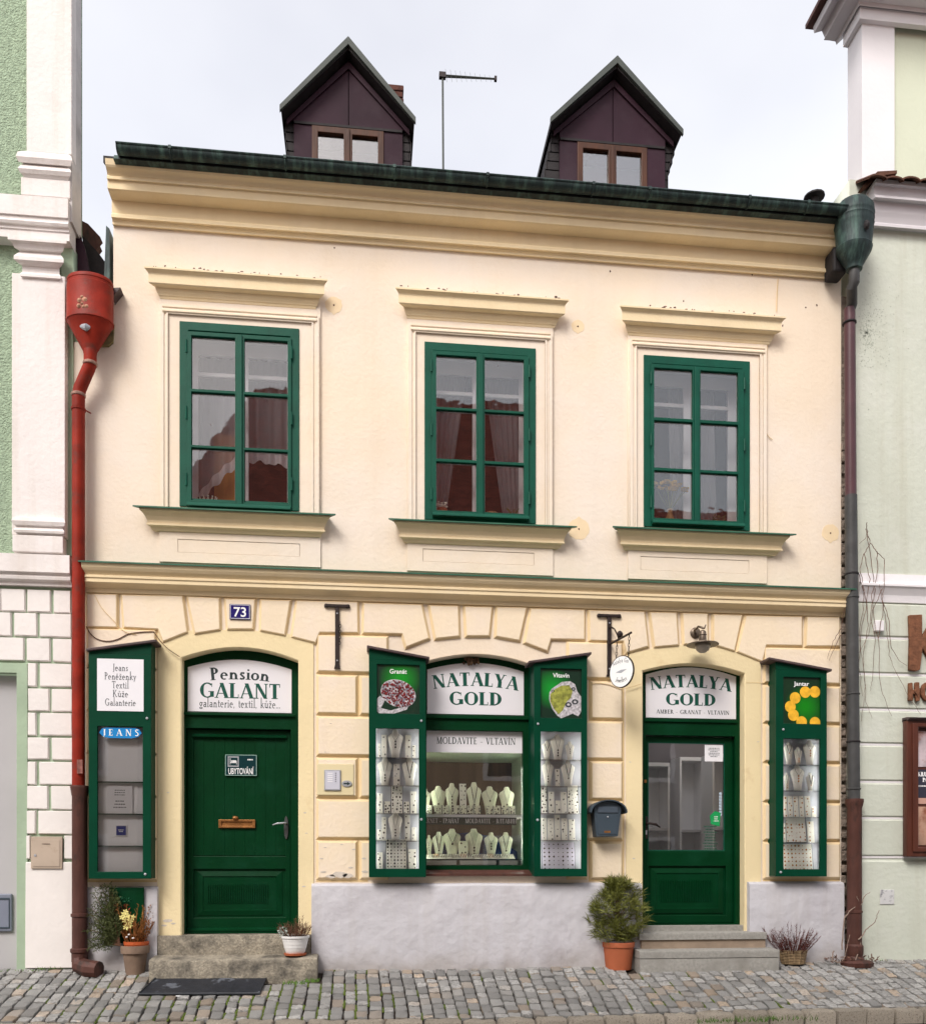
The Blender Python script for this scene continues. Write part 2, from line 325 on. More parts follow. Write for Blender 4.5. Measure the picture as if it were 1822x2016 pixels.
def pad(name, m, pts, d0, d1, ch, parent, jit=0.0, **pr):
    """raised stucco block: splayed edges from the joint up to a flat face"""
    n = len(pts); o1 = offset(pts, ch); mb = MB()
    rings = [(o1, d0), (offset(pts, ch * .45), d0 + (d1 - d0) * .45), (offset(pts, ch * .35), d0 + (d1 - d0) * .8), (pts, d1)]
    for ring, d in rings: mb.v += [(x, -d, z) for x, z in ring]
    for k in range(3): mb.f += [(k * n + i, k * n + (i + 1) % n, (k + 1) * n + (i + 1) % n, (k + 1) * n + i) for i in range(n)]
    mb.f.append(tuple(range(3 * n, 4 * n)))
    o = mb.build(name, m, parent, **pr)
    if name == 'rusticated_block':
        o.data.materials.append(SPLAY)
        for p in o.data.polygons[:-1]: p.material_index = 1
    return o
# ------------------------------------------------------------------ lettering: a broad-pen serif face drawn stroke by stroke
T_, t_, SH = .165, .075, .05
def glyph(c, T=T_, t=t_):
    g = []; A = g.append
    def D(x0, y0, x1, y1, w): A([(x0 - w / 2, y0), (x0 + w / 2, y0), (x1 + w / 2, y1), (x1 - w / 2, y1)])
    def Bx(x0, x1, y0, y1): A([(x0, y0), (x1, y0), (x1, y1), (x0, y1)])
    def Sf(x, y, w=None):
        w = w or T + .15; y0 = 0 if y < .02 else y - SH; Bx(x - w / 2, x + w / 2, y0, y0 + SH)
    def St(x, y0=0, y1=1, w=None, a=1, b=1):
        w = w or T; Bx(x - w / 2, x + w / 2, y0, y1)
        if a: Sf(x, y0, w + .15)
        if b: Sf(x, y1, w + .15)
    def E(cx, cy, rx, ry, a0=0, a1=360, wv=None, wh=None):
        wv = wv or T; wh = wh or t; n = max(4, int(abs(a1 - a0) / 15)); pi = []; po = []
        for i in range(n + 1):
            a = math.radians(a0 + (a1 - a0) * i / n); w = wh + (wv - wh) * abs(math.cos(a)) ** 1.3
            po.append((cx + rx * math.cos(a), cy + ry * math.sin(a))); pi.append((cx + (rx - w) * math.cos(a), cy + (ry - min(w, wh * 1.3)) * math.sin(a)))
        for i in range(n): A([po[i], po[i + 1], pi[i + 1], pi[i]])
    def Cv(pts, w):
        for i in range(len(pts) - 1):
            a = Vector(pts[i]); b = Vector(pts[i + 1]); nn = (b - a).normalized(); nn = Vector((-nn.y, nn.x)) * w / 2
            A([tuple(a + nn), tuple(b + nn), tuple(b - nn), tuple(a - nn)])
    x = .47; W = .6; tl = T * .78
    acc = {'ě': 'e', 'ž': 'z', 'ů': 'u', 'Í': 'I', 'í': 'i', 'Á': 'A', 'á': 'a'}
    base = acc.get(c, c)
    if base in 'AА': D(.06, 0, .36, .98, t); D(.66, 0, .36, 1, T); Bx(.15, .58, .28, .33); Sf(.07, 0, .22); Sf(.66, 0, .32); W = .76
    elif base in 'BВ': St(.16); E(.2, .75, .30, .25, -90, 90); E(.2, .26, .36, .26, -90, 90); Bx(.15, .25, .49, .54); W = .62
    elif base == 'D': St(.16); E(.24, .5, .48, .5, -90, 90); Bx(.16, .3, 0, t); Bx(.16, .3, 1 - t, 1); W = .78
    elif base == 'E': St(.16); Bx(.16, .52, 0, t); Bx(.16, .5, 1 - t, 1); Bx(.16, .42, .49, .54); Bx(.48, .52, 0, .22); Bx(.46, .5, .8, 1); Bx(.39, .42, .4, .62); W = .6
    elif base == 'G': E(.46, .5, .42, .51, 48, 312); Bx(.62, .62 + T, .06, .42); Sf(.68, .44, .32); Bx(.70, .74, .72, .96); W = .86
    elif base in 'HН': St(.16); St(.62); Bx(.16, .62, .49, .54); W = .78
    elif base == 'I': St(.16); W = .34
    elif base == 'J': Bx(.16, .16 + T, .05, 1); Sf(.24, 1, .32); Cv([(.24, .05), (.18, -.1), (.06, -.14)], .08); W = .38
    elif base == 'K': St(.16); D(.2, .42, .58, 1, t); D(.66, 0, .3, .55, T); Sf(.58, 1, .24); Sf(.66, 0, .26); W = .76
    elif base == 'L': St(.16); Bx(.16, .54, 0, t); Bx(.5, .54, 0, .26); W = .58
    elif base == 'M': St(.14, w=t, b=0); D(.44, 0, .15, 1, T * .9); D(.44, 0, .72, 1, t); St(.76); Sf(.12, 1, .2); W = .92
    elif base == 'N': St(.13, w=t, b=0); D(.66, 0, .16, 1, T); St(.68, w=t, a=0); Sf(.13, 1, .26); W = .8
    elif base == 'O': E(.43, .5, .42, .51); W = .86
    elif base in 'PР': St(.16); E(.2, .73, .34, .27, -90, 90); W = .6
    elif base == 'R': St(.16); E(.2, .74, .32, .26, -90, 90); D(.62, 0, .3, .5, T); Sf(.64, 0, .24); W = .7
    elif base in 'TТ': St(.33, b=0); Bx(.02, .64, 1 - t, 1); Bx(.02, .06, .76, 1); Bx(.6, .64, .76, 1); W = .66
    elif base == 'S': Cv([(.46, .9), (.3, .98), (.14, .9), (.12, .74), (.24, .6), (.4, .46), (.48, .3), (.42, .1), (.26, .02), (.08, .1)], T * .75); W = .58
    elif base == 'U': St(.16, .25, 1, a=0); E(.4, .3, .32, .32, 180, 360); St(.66, .25, 1, w=t, a=0); W = .8
    elif base == 'V': D(.36, 0, .12, 1, T); D(.38, 0, .62, 1, t); Sf(.12, 1, .3); Sf(.62, 1, .22); W = .72
    elif base == 'Y': St(.34, 0, .48, b=0); D(.34, .44, .12, 1, T); D(.36, .44, .58, 1, t); Sf(.11, 1, .3); Sf(.6, 1, .22); W = .7
    elif base == 'Г': St(.16); Bx(.16, .5, 1 - t, 1); Bx(.46, .5, .74, 1); W = .54
    elif base == 'Л': D(.08, 0, .3, 1, t); St(.6); Bx(.28, .6, 1 - t, 1); Sf(.1, 0, .2); W = .76
    elif base == 'И': St(.16); St(.62); D(.2, .1, .58, .9, t); W = .8
    elif base == 'a': Bx(.34, .34 + tl, 0, .33); E(.26, .33, .2, .15, 0, 150, tl, t); E(.24, .14, .2, .15, 60, 300, tl, t); Sf(.44, 0, .1); W = .5
    elif base == 'e': E(.25, .235, .23, .25, 0, 300, tl, t); Bx(.06, .46, .25, .30); W = .5
    elif base == 'g': E(.24, .29, .2, .19, 0, 360, tl, t); E(.25, -.1, .23, .12, 0, 360, tl * .8, t); Bx(.4, .52, .4, .45); W = .5
    elif base == 'i': St(.15, 0, x, w=tl, b=0); Sf(.11, x, .14); W = .28
    elif base == 'k': St(.15, 0, 1, w=tl, b=0); D(.18, .2, .42, x, t); D(.5, 0, .26, .28, tl); Sf(.42, x, .16); Sf(.5, 0, .18); W = .54
    elif base == 'l': St(.15, 0, 1, w=tl, b=0); W = .28
    elif base == 'n': St(.15, 0, x, w=tl, b=0); St(.44, 0, .3, w=tl, b=0); E(.3, .27, .2, .2, 0, 160, tl, t * 1.3); W = .58
    elif base == 'o': E(.26, .235, .25, .25, 0, 360, tl, t); W = .52
    elif base == 'r': St(.15, 0, x, w=tl, b=0); Cv([(.2, .3), (.28, .42), (.38, .43)], .09); W = .4
    elif base == 's': Cv([(.34, .4), (.22, .46), (.11, .38), (.16, .28), (.28, .2), (.34, .1), (.22, .02), (.07, .07)], tl * .8); W = .4
    elif base == 't': Bx(.12, .12 + tl, .04, .66); Bx(.04, .34, x - .05, x); Cv([(.18, .05), (.26, .03), (.33, .08)], .07); W = .34
    elif base == 'u': St(.15, .12, x, w=tl, a=0); St(.46, 0, x, w=tl, a=0, b=0); E(.3, .18, .2, .18, 180, 330, tl, t * 1.3); W = .58
    elif base == 'w': D(.2, 0, .08, x, tl); D(.22, 0, .34, x, t); D(.46, 0, .34, x, tl); D(.48, 0, .6, x, t); W = .66
    elif base == 'x': D(.38, 0, .1, x, tl); D(.08, 0, .38, x, t); Sf(.1, x, .2); Sf(.38, x, .16); Sf(.1, 0, .16); Sf(.38, 0, .2); W = .48
    elif base == 'y': D(.26, 0, .1, x, tl); D(.14, -.25, .42, x, t); Sf(.1, x, .2); Sf(.42, x, .16); W = .5
    elif base == 'z': Bx(.05, .4, 0, t); Bx(.05, .4, x - t, x); D(.1, .03, .34, .44, tl); W = .45
    elif base == ',': Bx(.04, .15, 0, .1); D(.06, -.12, .12, .02, .05); W = .26
    elif base == '.': Bx(.04, .15, 0, .11); W = .2
    elif base in '–-': Bx(.06, .44, .3, .35); W = .5
    else: W = .36
    if c in 'ěžůíá' or c.islower(): g[:] = [[(px_ * 1.1, pz_ * 1.2 if pz_ > 0 else pz_) for px_, pz_ in q_] for q_ in g]; W *= 1.1
    if c == 'i': Bx(.10, .23, .70, .83)
    if c == 'í': D(.14, .68, .24, .86, .08)
    if c in 'ěž': D(.26, .66, .14, .84, .07); D(.26, .66, .38, .84, .07)
    if c == 'ů': E(.33, .78, .10, .10, 0, 360, .045, .045)
    if c == 'Í': D(.14, 1.04, .24, 1.22, .08)
    if c == 'Á': D(.34, 1.04, .46, 1.22, .08)
    if c == 'á': D(.24, .66, .34, .86, .08)
    return g, W
def serif(text, h, cx, zb, d, m, parent, width=None, bow=0.0, sp=.05, T=T_, name='lettering', basis=None):
    """text centred on cx, baseline zb, cap height h; bow lifts the middle along an arc"""
    gs = []; x = 0
    for ch in text:
        if ch == ' ': x += .42; continue
        g, w = glyph(ch, T); gs.append((g, x, w)); x += w + sp
    tot = (x - sp) * h; k = (width / tot) if width else 1.0; mb = MB(); n = 0
    hw = tot * k / 2
    for g, gx, w in gs:
        mid = (gx + w / 2) * h * k - hw; u = mid / hw if hw else 0
        lift = bow * (1 - u * u); ang = -2 * bow * u / hw if hw else 0; ca, sa = math.cos(ang), math.sin(ang)
        for q in g:
            n += 1; dd = d + .0004 + .00004 * (n % 12)
            vs = []
            for px, pz in q:
                lx = (px - w / 2) * h * k; lz = pz * h
                X_, Z_ = cx + mid + lx * ca - lz * sa, zb + lift + lx * sa + lz * ca
                vs.append((X_, -dd, Z_) if basis is None else basis(X_ - cx, Z_ - zb, dd))
            mb.add(vs, [tuple(range(len(vs)))])
    return mb.build(name, m, parent, recalc=False)
def sans(text, h, cx, zb, d, m, parent, width=None, name='lettering', bold=0.0):
    bold = min(bold, h * .02)
    cu = bpy.data.curves.new('t', 'FONT'); cu.body = text; cu.size = h / .73; cu.align_x = 'CENTER'; cu.offset = bold
    ob = bpy.data.objects.new('tmp', cu); me = bpy.data.meshes.new_from_object(ob); bpy.data.objects.remove(ob); bpy.data.curves.remove(cu)
    xs = [v.co.x for v in me.vertices]; w = max(xs) - min(xs); k = width / w if width else 1; org = ORG[parent.name]
    mid = (max(xs) + min(xs)) / 2
    for v in me.vertices: v.co = Vector((cx + (v.co.x - mid) * k, -d - .0008, zb + v.co.y)) - Vector(org)
    me.name = name; me.materials.clear(); me.materials.append(m)
    return link(name, me, parent, org)
def tinylines(mb, x0, x1, z0, z1, d, rows, fill=.8, h=.45):
    """rows of print too small to read"""
    dz = (z1 - z0) / rows
    for i in range(rows):
        z = z1 - (i + .5) * dz; w = (x1 - x0) * U(fill * .6, fill) / 2; c = (x0 + x1) / 2; x = c - w
        while x < c + w:
            l = U(.004, .016); mb.quad((x, -d, z - dz * h / 2), (min(x + l, c + w), -d, z - dz * h / 2), (min(x + l, c + w), -d, z + dz * h / 2), (x, -d, z + dz * h / 2)); x += l + .004
    return mb
# ================================================================== the yellow house
def GZ(x, d=0.0): return .03 * min(1, abs(x) / 2.5) - .265 * max(0, min(d, 1.09))     # the pavement falls from the wall to the kerb
def contact(px, py):
    """distance in front of the wall at which the pavement is seen at this point"""
    a, b_ = 0.0, 1.1
    for i in range(40):
        m_ = (a + b_) / 2; q = P(px, py, m_)
        if q[1] > GZ(q[0], m_): b_ = m_
        else: a = m_
    return (a + b_) / 2
XL, XL2, XR = PX(223), PX(143), PX(1655)
ZTOP = PZ(230, 315, 0)
house = empty('yellow_house', (0, 0, 0), label='pale peach two-storey townhouse with ochre cornices, green joinery and two brown dormers', cat='house')
# openings
WIN = [dict(x0=354.5, x1=589, t=(354.5, 635), b=(354.5, 998), cols=[(376.8, 462.7), (481, 566)], rx=376.8, rows=[(660, 765), (770.6, 875.6), (880.5, 984.5)],
            ax=(316, 628), at=(316, 601), hx=(300, 637), ht=(300, 524), sx=(285, 645), st=(285, 998), px_=(349.5, 590), pz=(349.5, 1060, 1086)),
       dict(x0=835, x1=1053, t=(835, 675), b=(835, 1024), cols=[(858.5, 937.5), (953.8, 1031)], rx=858.5, rows=[(697.6, 800.4), (805.4, 902.3), (908, 1004)],
            ax=(803.8, 1086), at=(803.8, 638), hx=(786, 1105), ht=(786, 564.5), sx=(778, 1112), st=(778, 1023), px_=(832, 1051), pz=(832, 1079, 1104)),
       dict(x0=1265, x1=1473, t=(1265, 701), b=(1265, 1038), cols=[(1287, 1362.7), (1378, 1452.3)], rx=1287, rows=[(723.4, 821), (827, 920), (925.5, 1019)],
            ax=(1238.6, 1507), at=(1238.6, 667), hx=(1220, 1526), ht=(1220, 599.5), sx=(1210, 1537), st=(1210, 1038), px_=(1260.7, 1474.5), pz=(1260.7, 1094, 1121))]
for w in WIN:
    w['X0'], w['X1'] = PX(w['x0']), PX(w['x1']); w['ZT'] = PZ(*w['t']); w['ZB'] = PZ(*w['b'])
PD = dict(x0=PX(356), x1=PX(589), zs=PZ(356, 1294), za=PZ(472, 1273.6), zb=PZ(470, 1846))        # pension door opening
SW = dict(x0=PX(828), x1=PX(1053), zs=PZ(840, 1304), za=PZ(943, 1287), zb=PZ(930, 1722))         # shop window opening
SD = dict(x0=PX(1262.5), x1=PX(1466), zs=PZ(1262.5, 1320), za=PZ(1352, 1305), zb=PZ(1352, 1840)) # shop door opening
hol = [rect(w['X0'] + .03, w['X1'] - .03, w['ZB'] + .02, w['ZT'] - .03) for w in WIN]
hol += [arch(o['x0'], o['x1'], o['zb'], o['zs'], o['za']) for o in (PD, SW, SD)]
ZN = PZ(200, 676)
poly('wall', PEACH, [(XL2, -.4), (XR, -.4), (XR, ZTOP), (XL, ZTOP), (XL, ZN), (XL2, ZN)], hol, 0, -.34, house)
MB().box(XL + .02, XL + .30, .345, 6.5, -.4, ZTOP - .05).box(XR - .30, XR - .02, .345, 6.5, -.4, ZTOP - .05).box(XL + .3, XR - .3, 6.3, 6.5, -.4, ZTOP - .05).build('rear_wall', PEACH, house)
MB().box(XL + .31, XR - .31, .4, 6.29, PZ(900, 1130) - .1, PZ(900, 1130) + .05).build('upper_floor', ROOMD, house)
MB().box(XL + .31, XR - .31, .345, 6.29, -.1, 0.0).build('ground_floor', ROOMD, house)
# roof behind the gutter
mb = MB(); zr = ZTOP + .12; mb.prism([(XL - .05, 0), (XR + .05, 0), (XR + .05, .06), (XL - .05, .06)], 0, 1); mb.v = [(x, -.12 + 7.2 * y, zr - .24 + z + 2.6 * y) for x, y, z in mb.v]
mb.build('roof', DARK, house)
# top cornice
def zc(y, d): return PZ(230, y, d)
prof = [(.245, zc(312, .245)), (.24, zc(318, .24)), (.235, zc(324, .235)), (.225, zc(329, .225)), (.20, zc(336, .20)), (.185, zc(342, .185)), (.180, zc(345.5, .18)), (.192, zc(347.5, .19)), (.192, zc(352, .19)), (.176, zc(354, .175)),
        (.172, zc(356.5, .172)), (.172, zc(371, .172)), (.155, zc(375, .155)), (.06, zc(392, .06)), (.05, zc(393.5, .05)), (.045, zc(419, .045)), (.062, zc(421, .062)), (.062, zc(427, .062)), (.040, zc(430, .04)), (.034, zc(434, .034)), (.028, zc(436, .028)), (.026, zc(441, .026)), (.0, zc(444, 0))]
MB().mold(prof, XL, XR - .01, back=-.01).build('top_cornice', TRIM, house)
zg = PZ(230, 306.5, .28)
MB().mold([(.275, zg + .012), (.278, zg - .01), (.30, zg - .03), (.30, zg - .036), (.27, zg - .036)], PX(226, .25), PX(1652, .25), back=.0).build('drip_flashing', COPPER, house)
# gutter
gut = empty('gutter', (0, 0, 0)); gut.parent = house
gy, gr_ = -.335, .052; gz = PZ(900, 345, .335) - .010
x0g, x1g = PX(231, .33), PX(1662, .33)
mb = MB(); n = 10
for xx in (x0g, x1g):
    for r_ in (gr_, gr_ - .006):
        for k in range(n + 1):
            q = math.pi + math.pi * k / n; mb.v.append((xx, gy + r_ * math.cos(q), gz + r_ * math.sin(q)))
m1 = n + 1
for k in range(n): mb.f += [(k, k + 1, 2 * m1 + k + 1, 2 * m1 + k), (m1 + k, m1 + k + 1, 3 * m1 + k + 1, 3 * m1 + k)]
mb.f += [(0, m1, 3 * m1, 2 * m1), (n, m1 + n, 3 * m1 + n, 2 * m1 + n)]
mb.add([(x0g, gy, gz)] + [(x0g, gy + gr_ * math.cos(math.pi + math.pi * k / n), gz + gr_ * math.sin(math.pi + math.pi * k / n)) for k in range(n + 1)], [tuple(range(n + 2))])
mb.build('gutter_trough', COPPER, gut, auto=True)
MB().tube([(x0g, gy - gr_, gz + .004), (x1g, gy - gr_, gz + .004)], .009, 6).build('gutter_bead', COPPER, gut)
for px in (337, 562, 776, 958, 1165, 1275, 1470, 1585):
    x = PX(px, .33); mb = MB()
    mb.tube([(x, gy + (gr_ + .004) * math.cos(math.pi + math.pi * k / 8), gz + (gr_ + .004) * math.sin(math.pi + math.pi * k / 8)) for k in range(9)], .007, 5)
    mb.box(x - .012, x + .012, gy - gr_ - .012, gy - gr_ + .004, gz - .012, gz + .014).build('gutter_bracket', COPPER, gut)
MB().box(XL + .12, XR - .08, -.29, -.20, zg - .03, gz + .02).build('eaves_sheet', DARK, house)
# string course
def zs(y, d): return PZ(200, y, d)
prof = [(.16, zs(1107, .16)), (.155, zs(1112, .155)), (.15, zs(1116, .15)), (.135, zs(1122, .135)), (.112, zs(1128, .112)), (.105, zs(1131, .105)), (.115, zs(1132.5, .115)), (.115, zs(1136, .115)), (.106, zs(1137.5, .106)), (.106, zs(1145, .106)), (.098, zs(1147, .098)), (.035, zs(1157, .035)), (.03, zs(1158, .03)), (.026, zs(1166, .026)), (.0, zs(1168.5, 0))]
sc0, sc1 = PX(171, .0), PX(1660, 0)
MB().mold(prof, sc0, sc1, back=-.01).build('string_course', TRIM, house)
zt = zs(1104.5, .17)
MB().add([(sc0 - .02, -.175, zt), (sc1 + .03, -.175, zt), (sc1 + .03, 0.0, zt + .035), (sc0 - .02, 0.0, zt + .035), (sc0 - .02, -.175, zt - .012), (sc1 + .03, -.175, zt - .012), (sc1 + .03, 0.0, zt + .022), (sc0 - .02, 0.0, zt + .022)],
         [(0, 1, 2, 3), (7, 6, 5, 4), (0, 4, 5, 1), (3, 2, 6, 7), (0, 3, 7, 4), (1, 5, 6, 2)]).build('flashing', GRNP, house)
# plinths with sloped tops
def plinth(px0, px1, py, l=0, r=0):
    x0, x1 = PX(px0, .06), PX(px1, .06); zt = PZ((px0 + px1) / 2, py, .06)
    mb = MB(); n = 26; prof = [(.0, zt + .012), (.052, zt + .004), (.066, zt - .012), (.07, zt - .04), (.072, zt - .45), (.08, -.3)]
    for i in range(n + 1):
        for j, (d, z) in enumerate(prof):
            x = x0 + (x1 - x0) * i / n
            mb.v.append((x, -d + (0 if j == 0 else .005 * noise.noise(Vector((x * 2.2, z * 2.2, 3)))), z + (.004 * noise.noise(Vector((x * 3, 0, 0))) if j < 4 else 0)))
    m_ = len(prof)
    mb.f = [(i * m_ + j, i * m_ + j + 1, (i + 1) * m_ + j + 1, (i + 1) * m_ + j) for i in range(n) for j in range(m_ - 1)]
    o = len(mb.v); mb.v += [(x0, .0, -.3), (x1, .0, -.3)]
    mb.f += [tuple(range(m_)) + (o,), tuple(n * m_ + j for j in range(m_)) + (o + 1,)]
    return mb.build('plinth', PLINTH, house, auto=True)
plinth(171, 309.5, 1748); plinth(613, 1262.5, 1741); plinth(1474, 1660, 1738)
# straw coloured plain surrounds of the two doors and joint bed under the rusticated blocks
def surround(o, pxl, pxr, ptop, zb):
    x0, x1 = PX(pxl, .01), PX(pxr, .01); zs_, za_ = ptop
    return poly('door_surround', SURR, arch(x0, x1, zb, zs_, za_), [arch(o['x0'], o['x1'], o['zb'] + .003, o['zs'], o['za'])], .012, .001, house)
def surr2(name, o, pxl, pxr, zs_, za_, zb, m):
    x0, x1 = PX(pxl, .01), PX(pxr, .01); out = [(x0, zb)] + [(o['x0'], zb), (o['x0'], o['zs'])]
    inner = arch(o['x0'], o['x1'], o['zb'], o['zs'], o['za'])[2:]
    outer = arch(x0, x1, zb, zs_, za_)[2:]
    pts = [(x0, zb), (o['x0'] - .001, zb)] + inner[::-1] + [(o['x1'] + .001, zb), (x1, zb)] + outer
    return poly(name, m, pts, [], .010, .001, house)
surr2('door_surround', PD, 310, 617, PZ(310, 1246), PZ(470, 1241), GZ(0) + .05, SURR)
surr2('door_surround', SD, 1232, 1497, PZ(1234, 1290), PZ(1370, 1270.5), .05, SURR)
# reveals painted like the surrounds
def reveal(o, m):
    pts = arch(o['x0'], o['x1'], o['zb'], o['zs'], o['za']); inn = [((x - (o['x0'] + o['x1']) / 2) * .985 + (o['x0'] + o['x1']) / 2, z - .006 if z > o['zb'] + .1 else z) for x, z in pts]
    mb = MB(); n = len(pts)
    for ring, y in ((pts, -.009), (inn, -.004), (inn, .30)): mb.v += [(x, y, z) for x, z in ring]
    for k in range(2): mb.f += [(k * n + i, k * n + i + 1, (k + 1) * n + i + 1, (k + 1) * n + i) for i in range(1, n - 1)] + [(k * n + n - 1, k * n, (k + 1) * n, (k + 1) * n + n - 1)]
    return mb.build('door_reveal' if o is not SW else 'window_reveal', m, house)
reveal(PD, SURR); reveal(SD, SURR); reveal(SW, BLOCK)
# rusticated blocks above the openings
BL = [
 [(172, 1170), (228, 1171), (228, 1233), (172, 1232)],
 [(241, 1172), (357.5, 1174), (366.5, 1242.7), (321.5, 1260.7), (312, 1237), (245, 1233)],
 [(370.4, 1175.5), (429.7, 1178), (431, 1237.5), (384.6, 1245)],
 [(445, 1180), (500, 1181), (496, 1236.5), (449, 1236.5)],
 [(515, 1182), (569.4, 1183), (559, 1247.8), (513.9, 1239)],
 [(585, 1183.5), (702, 1186), (703, 1243.5), (628, 1243), (620, 1263), (575.9, 1251.7)],
 [(717, 1188), (828.5, 1191.4), (842.3, 1255), (800, 1271.5), (792.6, 1246), (716, 1244)],
 [(847, 1193), (900.4, 1194), (902.3, 1250.4), (858, 1255)],
 [(916, 1195), (966.8, 1196), (961.3, 1249.8), (918.9, 1249.8)],
 [(979.3, 1196), (1034.6, 1197), (1020.8, 1258.7), (977.5, 1251)],
 [(1046, 1199), (1149, 1201.5), (1149, 1257), (1083, 1256), (1076, 1279), (1034.6, 1263.3)],
 [(1161, 1202.4), (1267, 1205), (1274.3, 1270.6), (1233.7, 1282.6), (1228, 1260.5), (1161.8, 1258.7)],
 [(1281, 1206), (1330, 1207), (1333.7, 1267.9), (1289.5, 1271.6)],
 [(1344.8, 1208), (1391, 1209), (1391.8, 1266), (1347.6, 1266)],
 [(1405.6, 1210.7), (1459, 1211.6), (1444.4, 1279), (1405.6, 1267)],
 [(1469.3, 1213), (1577, 1215), (1577, 1269), (1507, 1268), (1499.3, 1300), (1452.7, 1281.4)],
 [(1589.5, 1215), (1651, 1216), (1651, 1270), (1587.4, 1270)]]
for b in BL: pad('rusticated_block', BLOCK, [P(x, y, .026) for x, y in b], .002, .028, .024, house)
# piers: courses between horizontal joints
YJ = [PZ(670, y) for y in (1248, 1327, 1408.5, 1490, 1571.5, 1653, 1736)]
YJ2 = [PZ(670, 1250)] + YJ[1:]
def course(px0, px1, i, ch=.024, zlo=None):
    x0, x1 = PX(px0, .026), PX(px1, .026); z1 = YJ[i] - .030; z0 = (zlo if zlo is not None else YJ[i + 1] + .026)
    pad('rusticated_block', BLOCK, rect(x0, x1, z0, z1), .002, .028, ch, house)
for i in range(6):
    zlo = PZ(670, 1727, .026) if i == 5 else None
    course(174, 303, i, zlo=zlo)
    if i in (1, 3, 5): course(627, 699, i, zlo=zlo); course(712, 760, i, zlo=zlo)
    else: course(627, 760, i, zlo=zlo)
    if i in (1, 3, 5): course(1166, 1222, i, zlo=zlo); course(1120, 1152, i, zlo=zlo)
    else: course(1120, 1222, i, zlo=zlo)
    course(1507, 1651, i, zlo=zlo)
# ochre joint bed behind the blocks
for a, b in ((172, 309), (622, 724), (1158, 1228), (1501, 1652)):
    MB().box(PX(a), PX(b), -.0016, .0, PZ(670, 1736), YJ[0] + .0).build('joint_bed', JOINT, house)
# strip of bare masonry at the right hand edge
mb = MB(); n = 60
for i in range(n + 1):
    z = -.05 + (PZ(1655, 700) + .05) * i / n; wv = .050 + .022 * noise.noise(Vector((0, 0, z * 5))) + (.012 if z < 2.4 else -.03 + .03 * noise.noise(Vector((3, 0, z * 2))))
    mb.v += [(XR + .075, -.003, z), (XR + .02 - max(wv, .012) * .55, -.006 - .004 * R(), z), (XR - .0, -.004, z)]
mb.f = [(i * 3 + j, i * 3 + j + 1, i * 3 + j + 4, i * 3 + j + 3) for i in range(n) for j in range(2)]
MB().box(XR + .001, XR + .07, .02, .3, -.3, ZTOP - .7).build('bare_masonry', MASON, house)
mb = MB()
for i in range(46):
    z = -.02 + i * .108; w_ = U(.05, .085); zz = z + U(.06, .1)
    if R() < .1: continue
    mb.box(XR - .002, XR + w_ * .7, U(-.03, -.005), .05, z, zz)
mb.build('masonry_edge', MASON, house, bevel=.008, kind='stuff')
# plaster patches
for px, py, r in ((657, 600, .075), (1137, 642, .06), (1139, 1041, .10), (1634, 1049, .085)):
    c = P(px, py); pts = [(c[0] + r * (1 + .22 * noise.noise(Vector((k * .7, px, 0)))) * math.cos(k * math.pi / 10), c[1] + r * (1 + .25 * noise.noise(Vector((k * .7, px, 5)))) * math.sin(k * math.pi / 10)) for k in range(20)]
    poly('plaster_patch', PATCH, pts, [], .0015, -.001, house)
    MB().lathe((c[0], -.001, c[1]), [(.008, 0), (.006, .004)], 8, 'y').build('wall_hole', CAST, house)
# small chips and holes in the plaster
mb = MB()
for px, py in ((980, 719), (658, 487), (970, 790), (415, 836), (250, 1350), (1200, 533), (1480, 540), (1585, 605), (1607, 600), (1345, 592), (1540, 640)):
    c = P(px, py); mb.prism([(c[0] + U(.004, .012) * math.cos(k), c[1] + U(.006, .016) * math.sin(k)) for k in (0, 1.2, 2.5, 3.7, 5)], -.0012, .001)
for w in WIN:                                                         # flaking along the top of each hood moulding
    for k in range(26):
        t = R() ** .8 if w is WIN[2] else R(); x = PX(w['hx'][0]) + t * (PX(w['hx'][1]) - PX(w['hx'][0])); z = PZ(w['hx'][0], w['ht'][1]) + U(-.004, .012); l = U(.006, .03)
        if R() < .8: mb.prism([(x, z), (x + l, z + U(-.003, .003)), (x + l * .8, z + U(.004, .012)), (x + l * .2, z + U(.004, .01))], -.0012, .001)
mb.build('plaster_chips', CAST, house, kind='stuff')
# peeling paint low on the piers and the door surround
PEEL = mat('bare_plaster', (.60, .54, .47), .95, .1, 20, .4, 60)
mb = MB()
def flake(px, py, r, d=.0292, n=9):
    c = P(px, py, d); k0 = U(0, 50); mb.prism([(c[0] + r * (1 + .5 * noise.noise(Vector((k * .9, k0, 0)))) * math.cos(k * 6.283 / n) * 1.5, c[1] + r * .55 * (1 + .6 * noise.noise(Vector((k * .9, k0, 5)))) * math.sin(k * 6.283 / n)) for k in range(n)], -d - .0008, -d + .002)
for px, py, r in ((668, 1722, .045), (650, 1725, .03), (684, 1724, .035), (636, 1716, .018), (690, 1708, .014), (633, 1690, .010), (696, 1672, .012), (718, 1716, .02), (716, 1690, .014), (672, 1662, .008), (640, 1668, .008), (640, 1480, .006), (651, 1424, .006)): flake(px, py, r)
for px, py, r in ((330, 1812, .030), (323, 1822, .016), (341, 1818, .014), (600, 1600, .010), (603, 1640, .008), (331, 1560, .008), (598, 1745, .012), (1247, 1690, .010), (1492, 1460, .008), (1240, 1500, .008)): flake(px, py, r, .0105)
mb.build('peeled_paint', PEEL, house, kind='stuff')
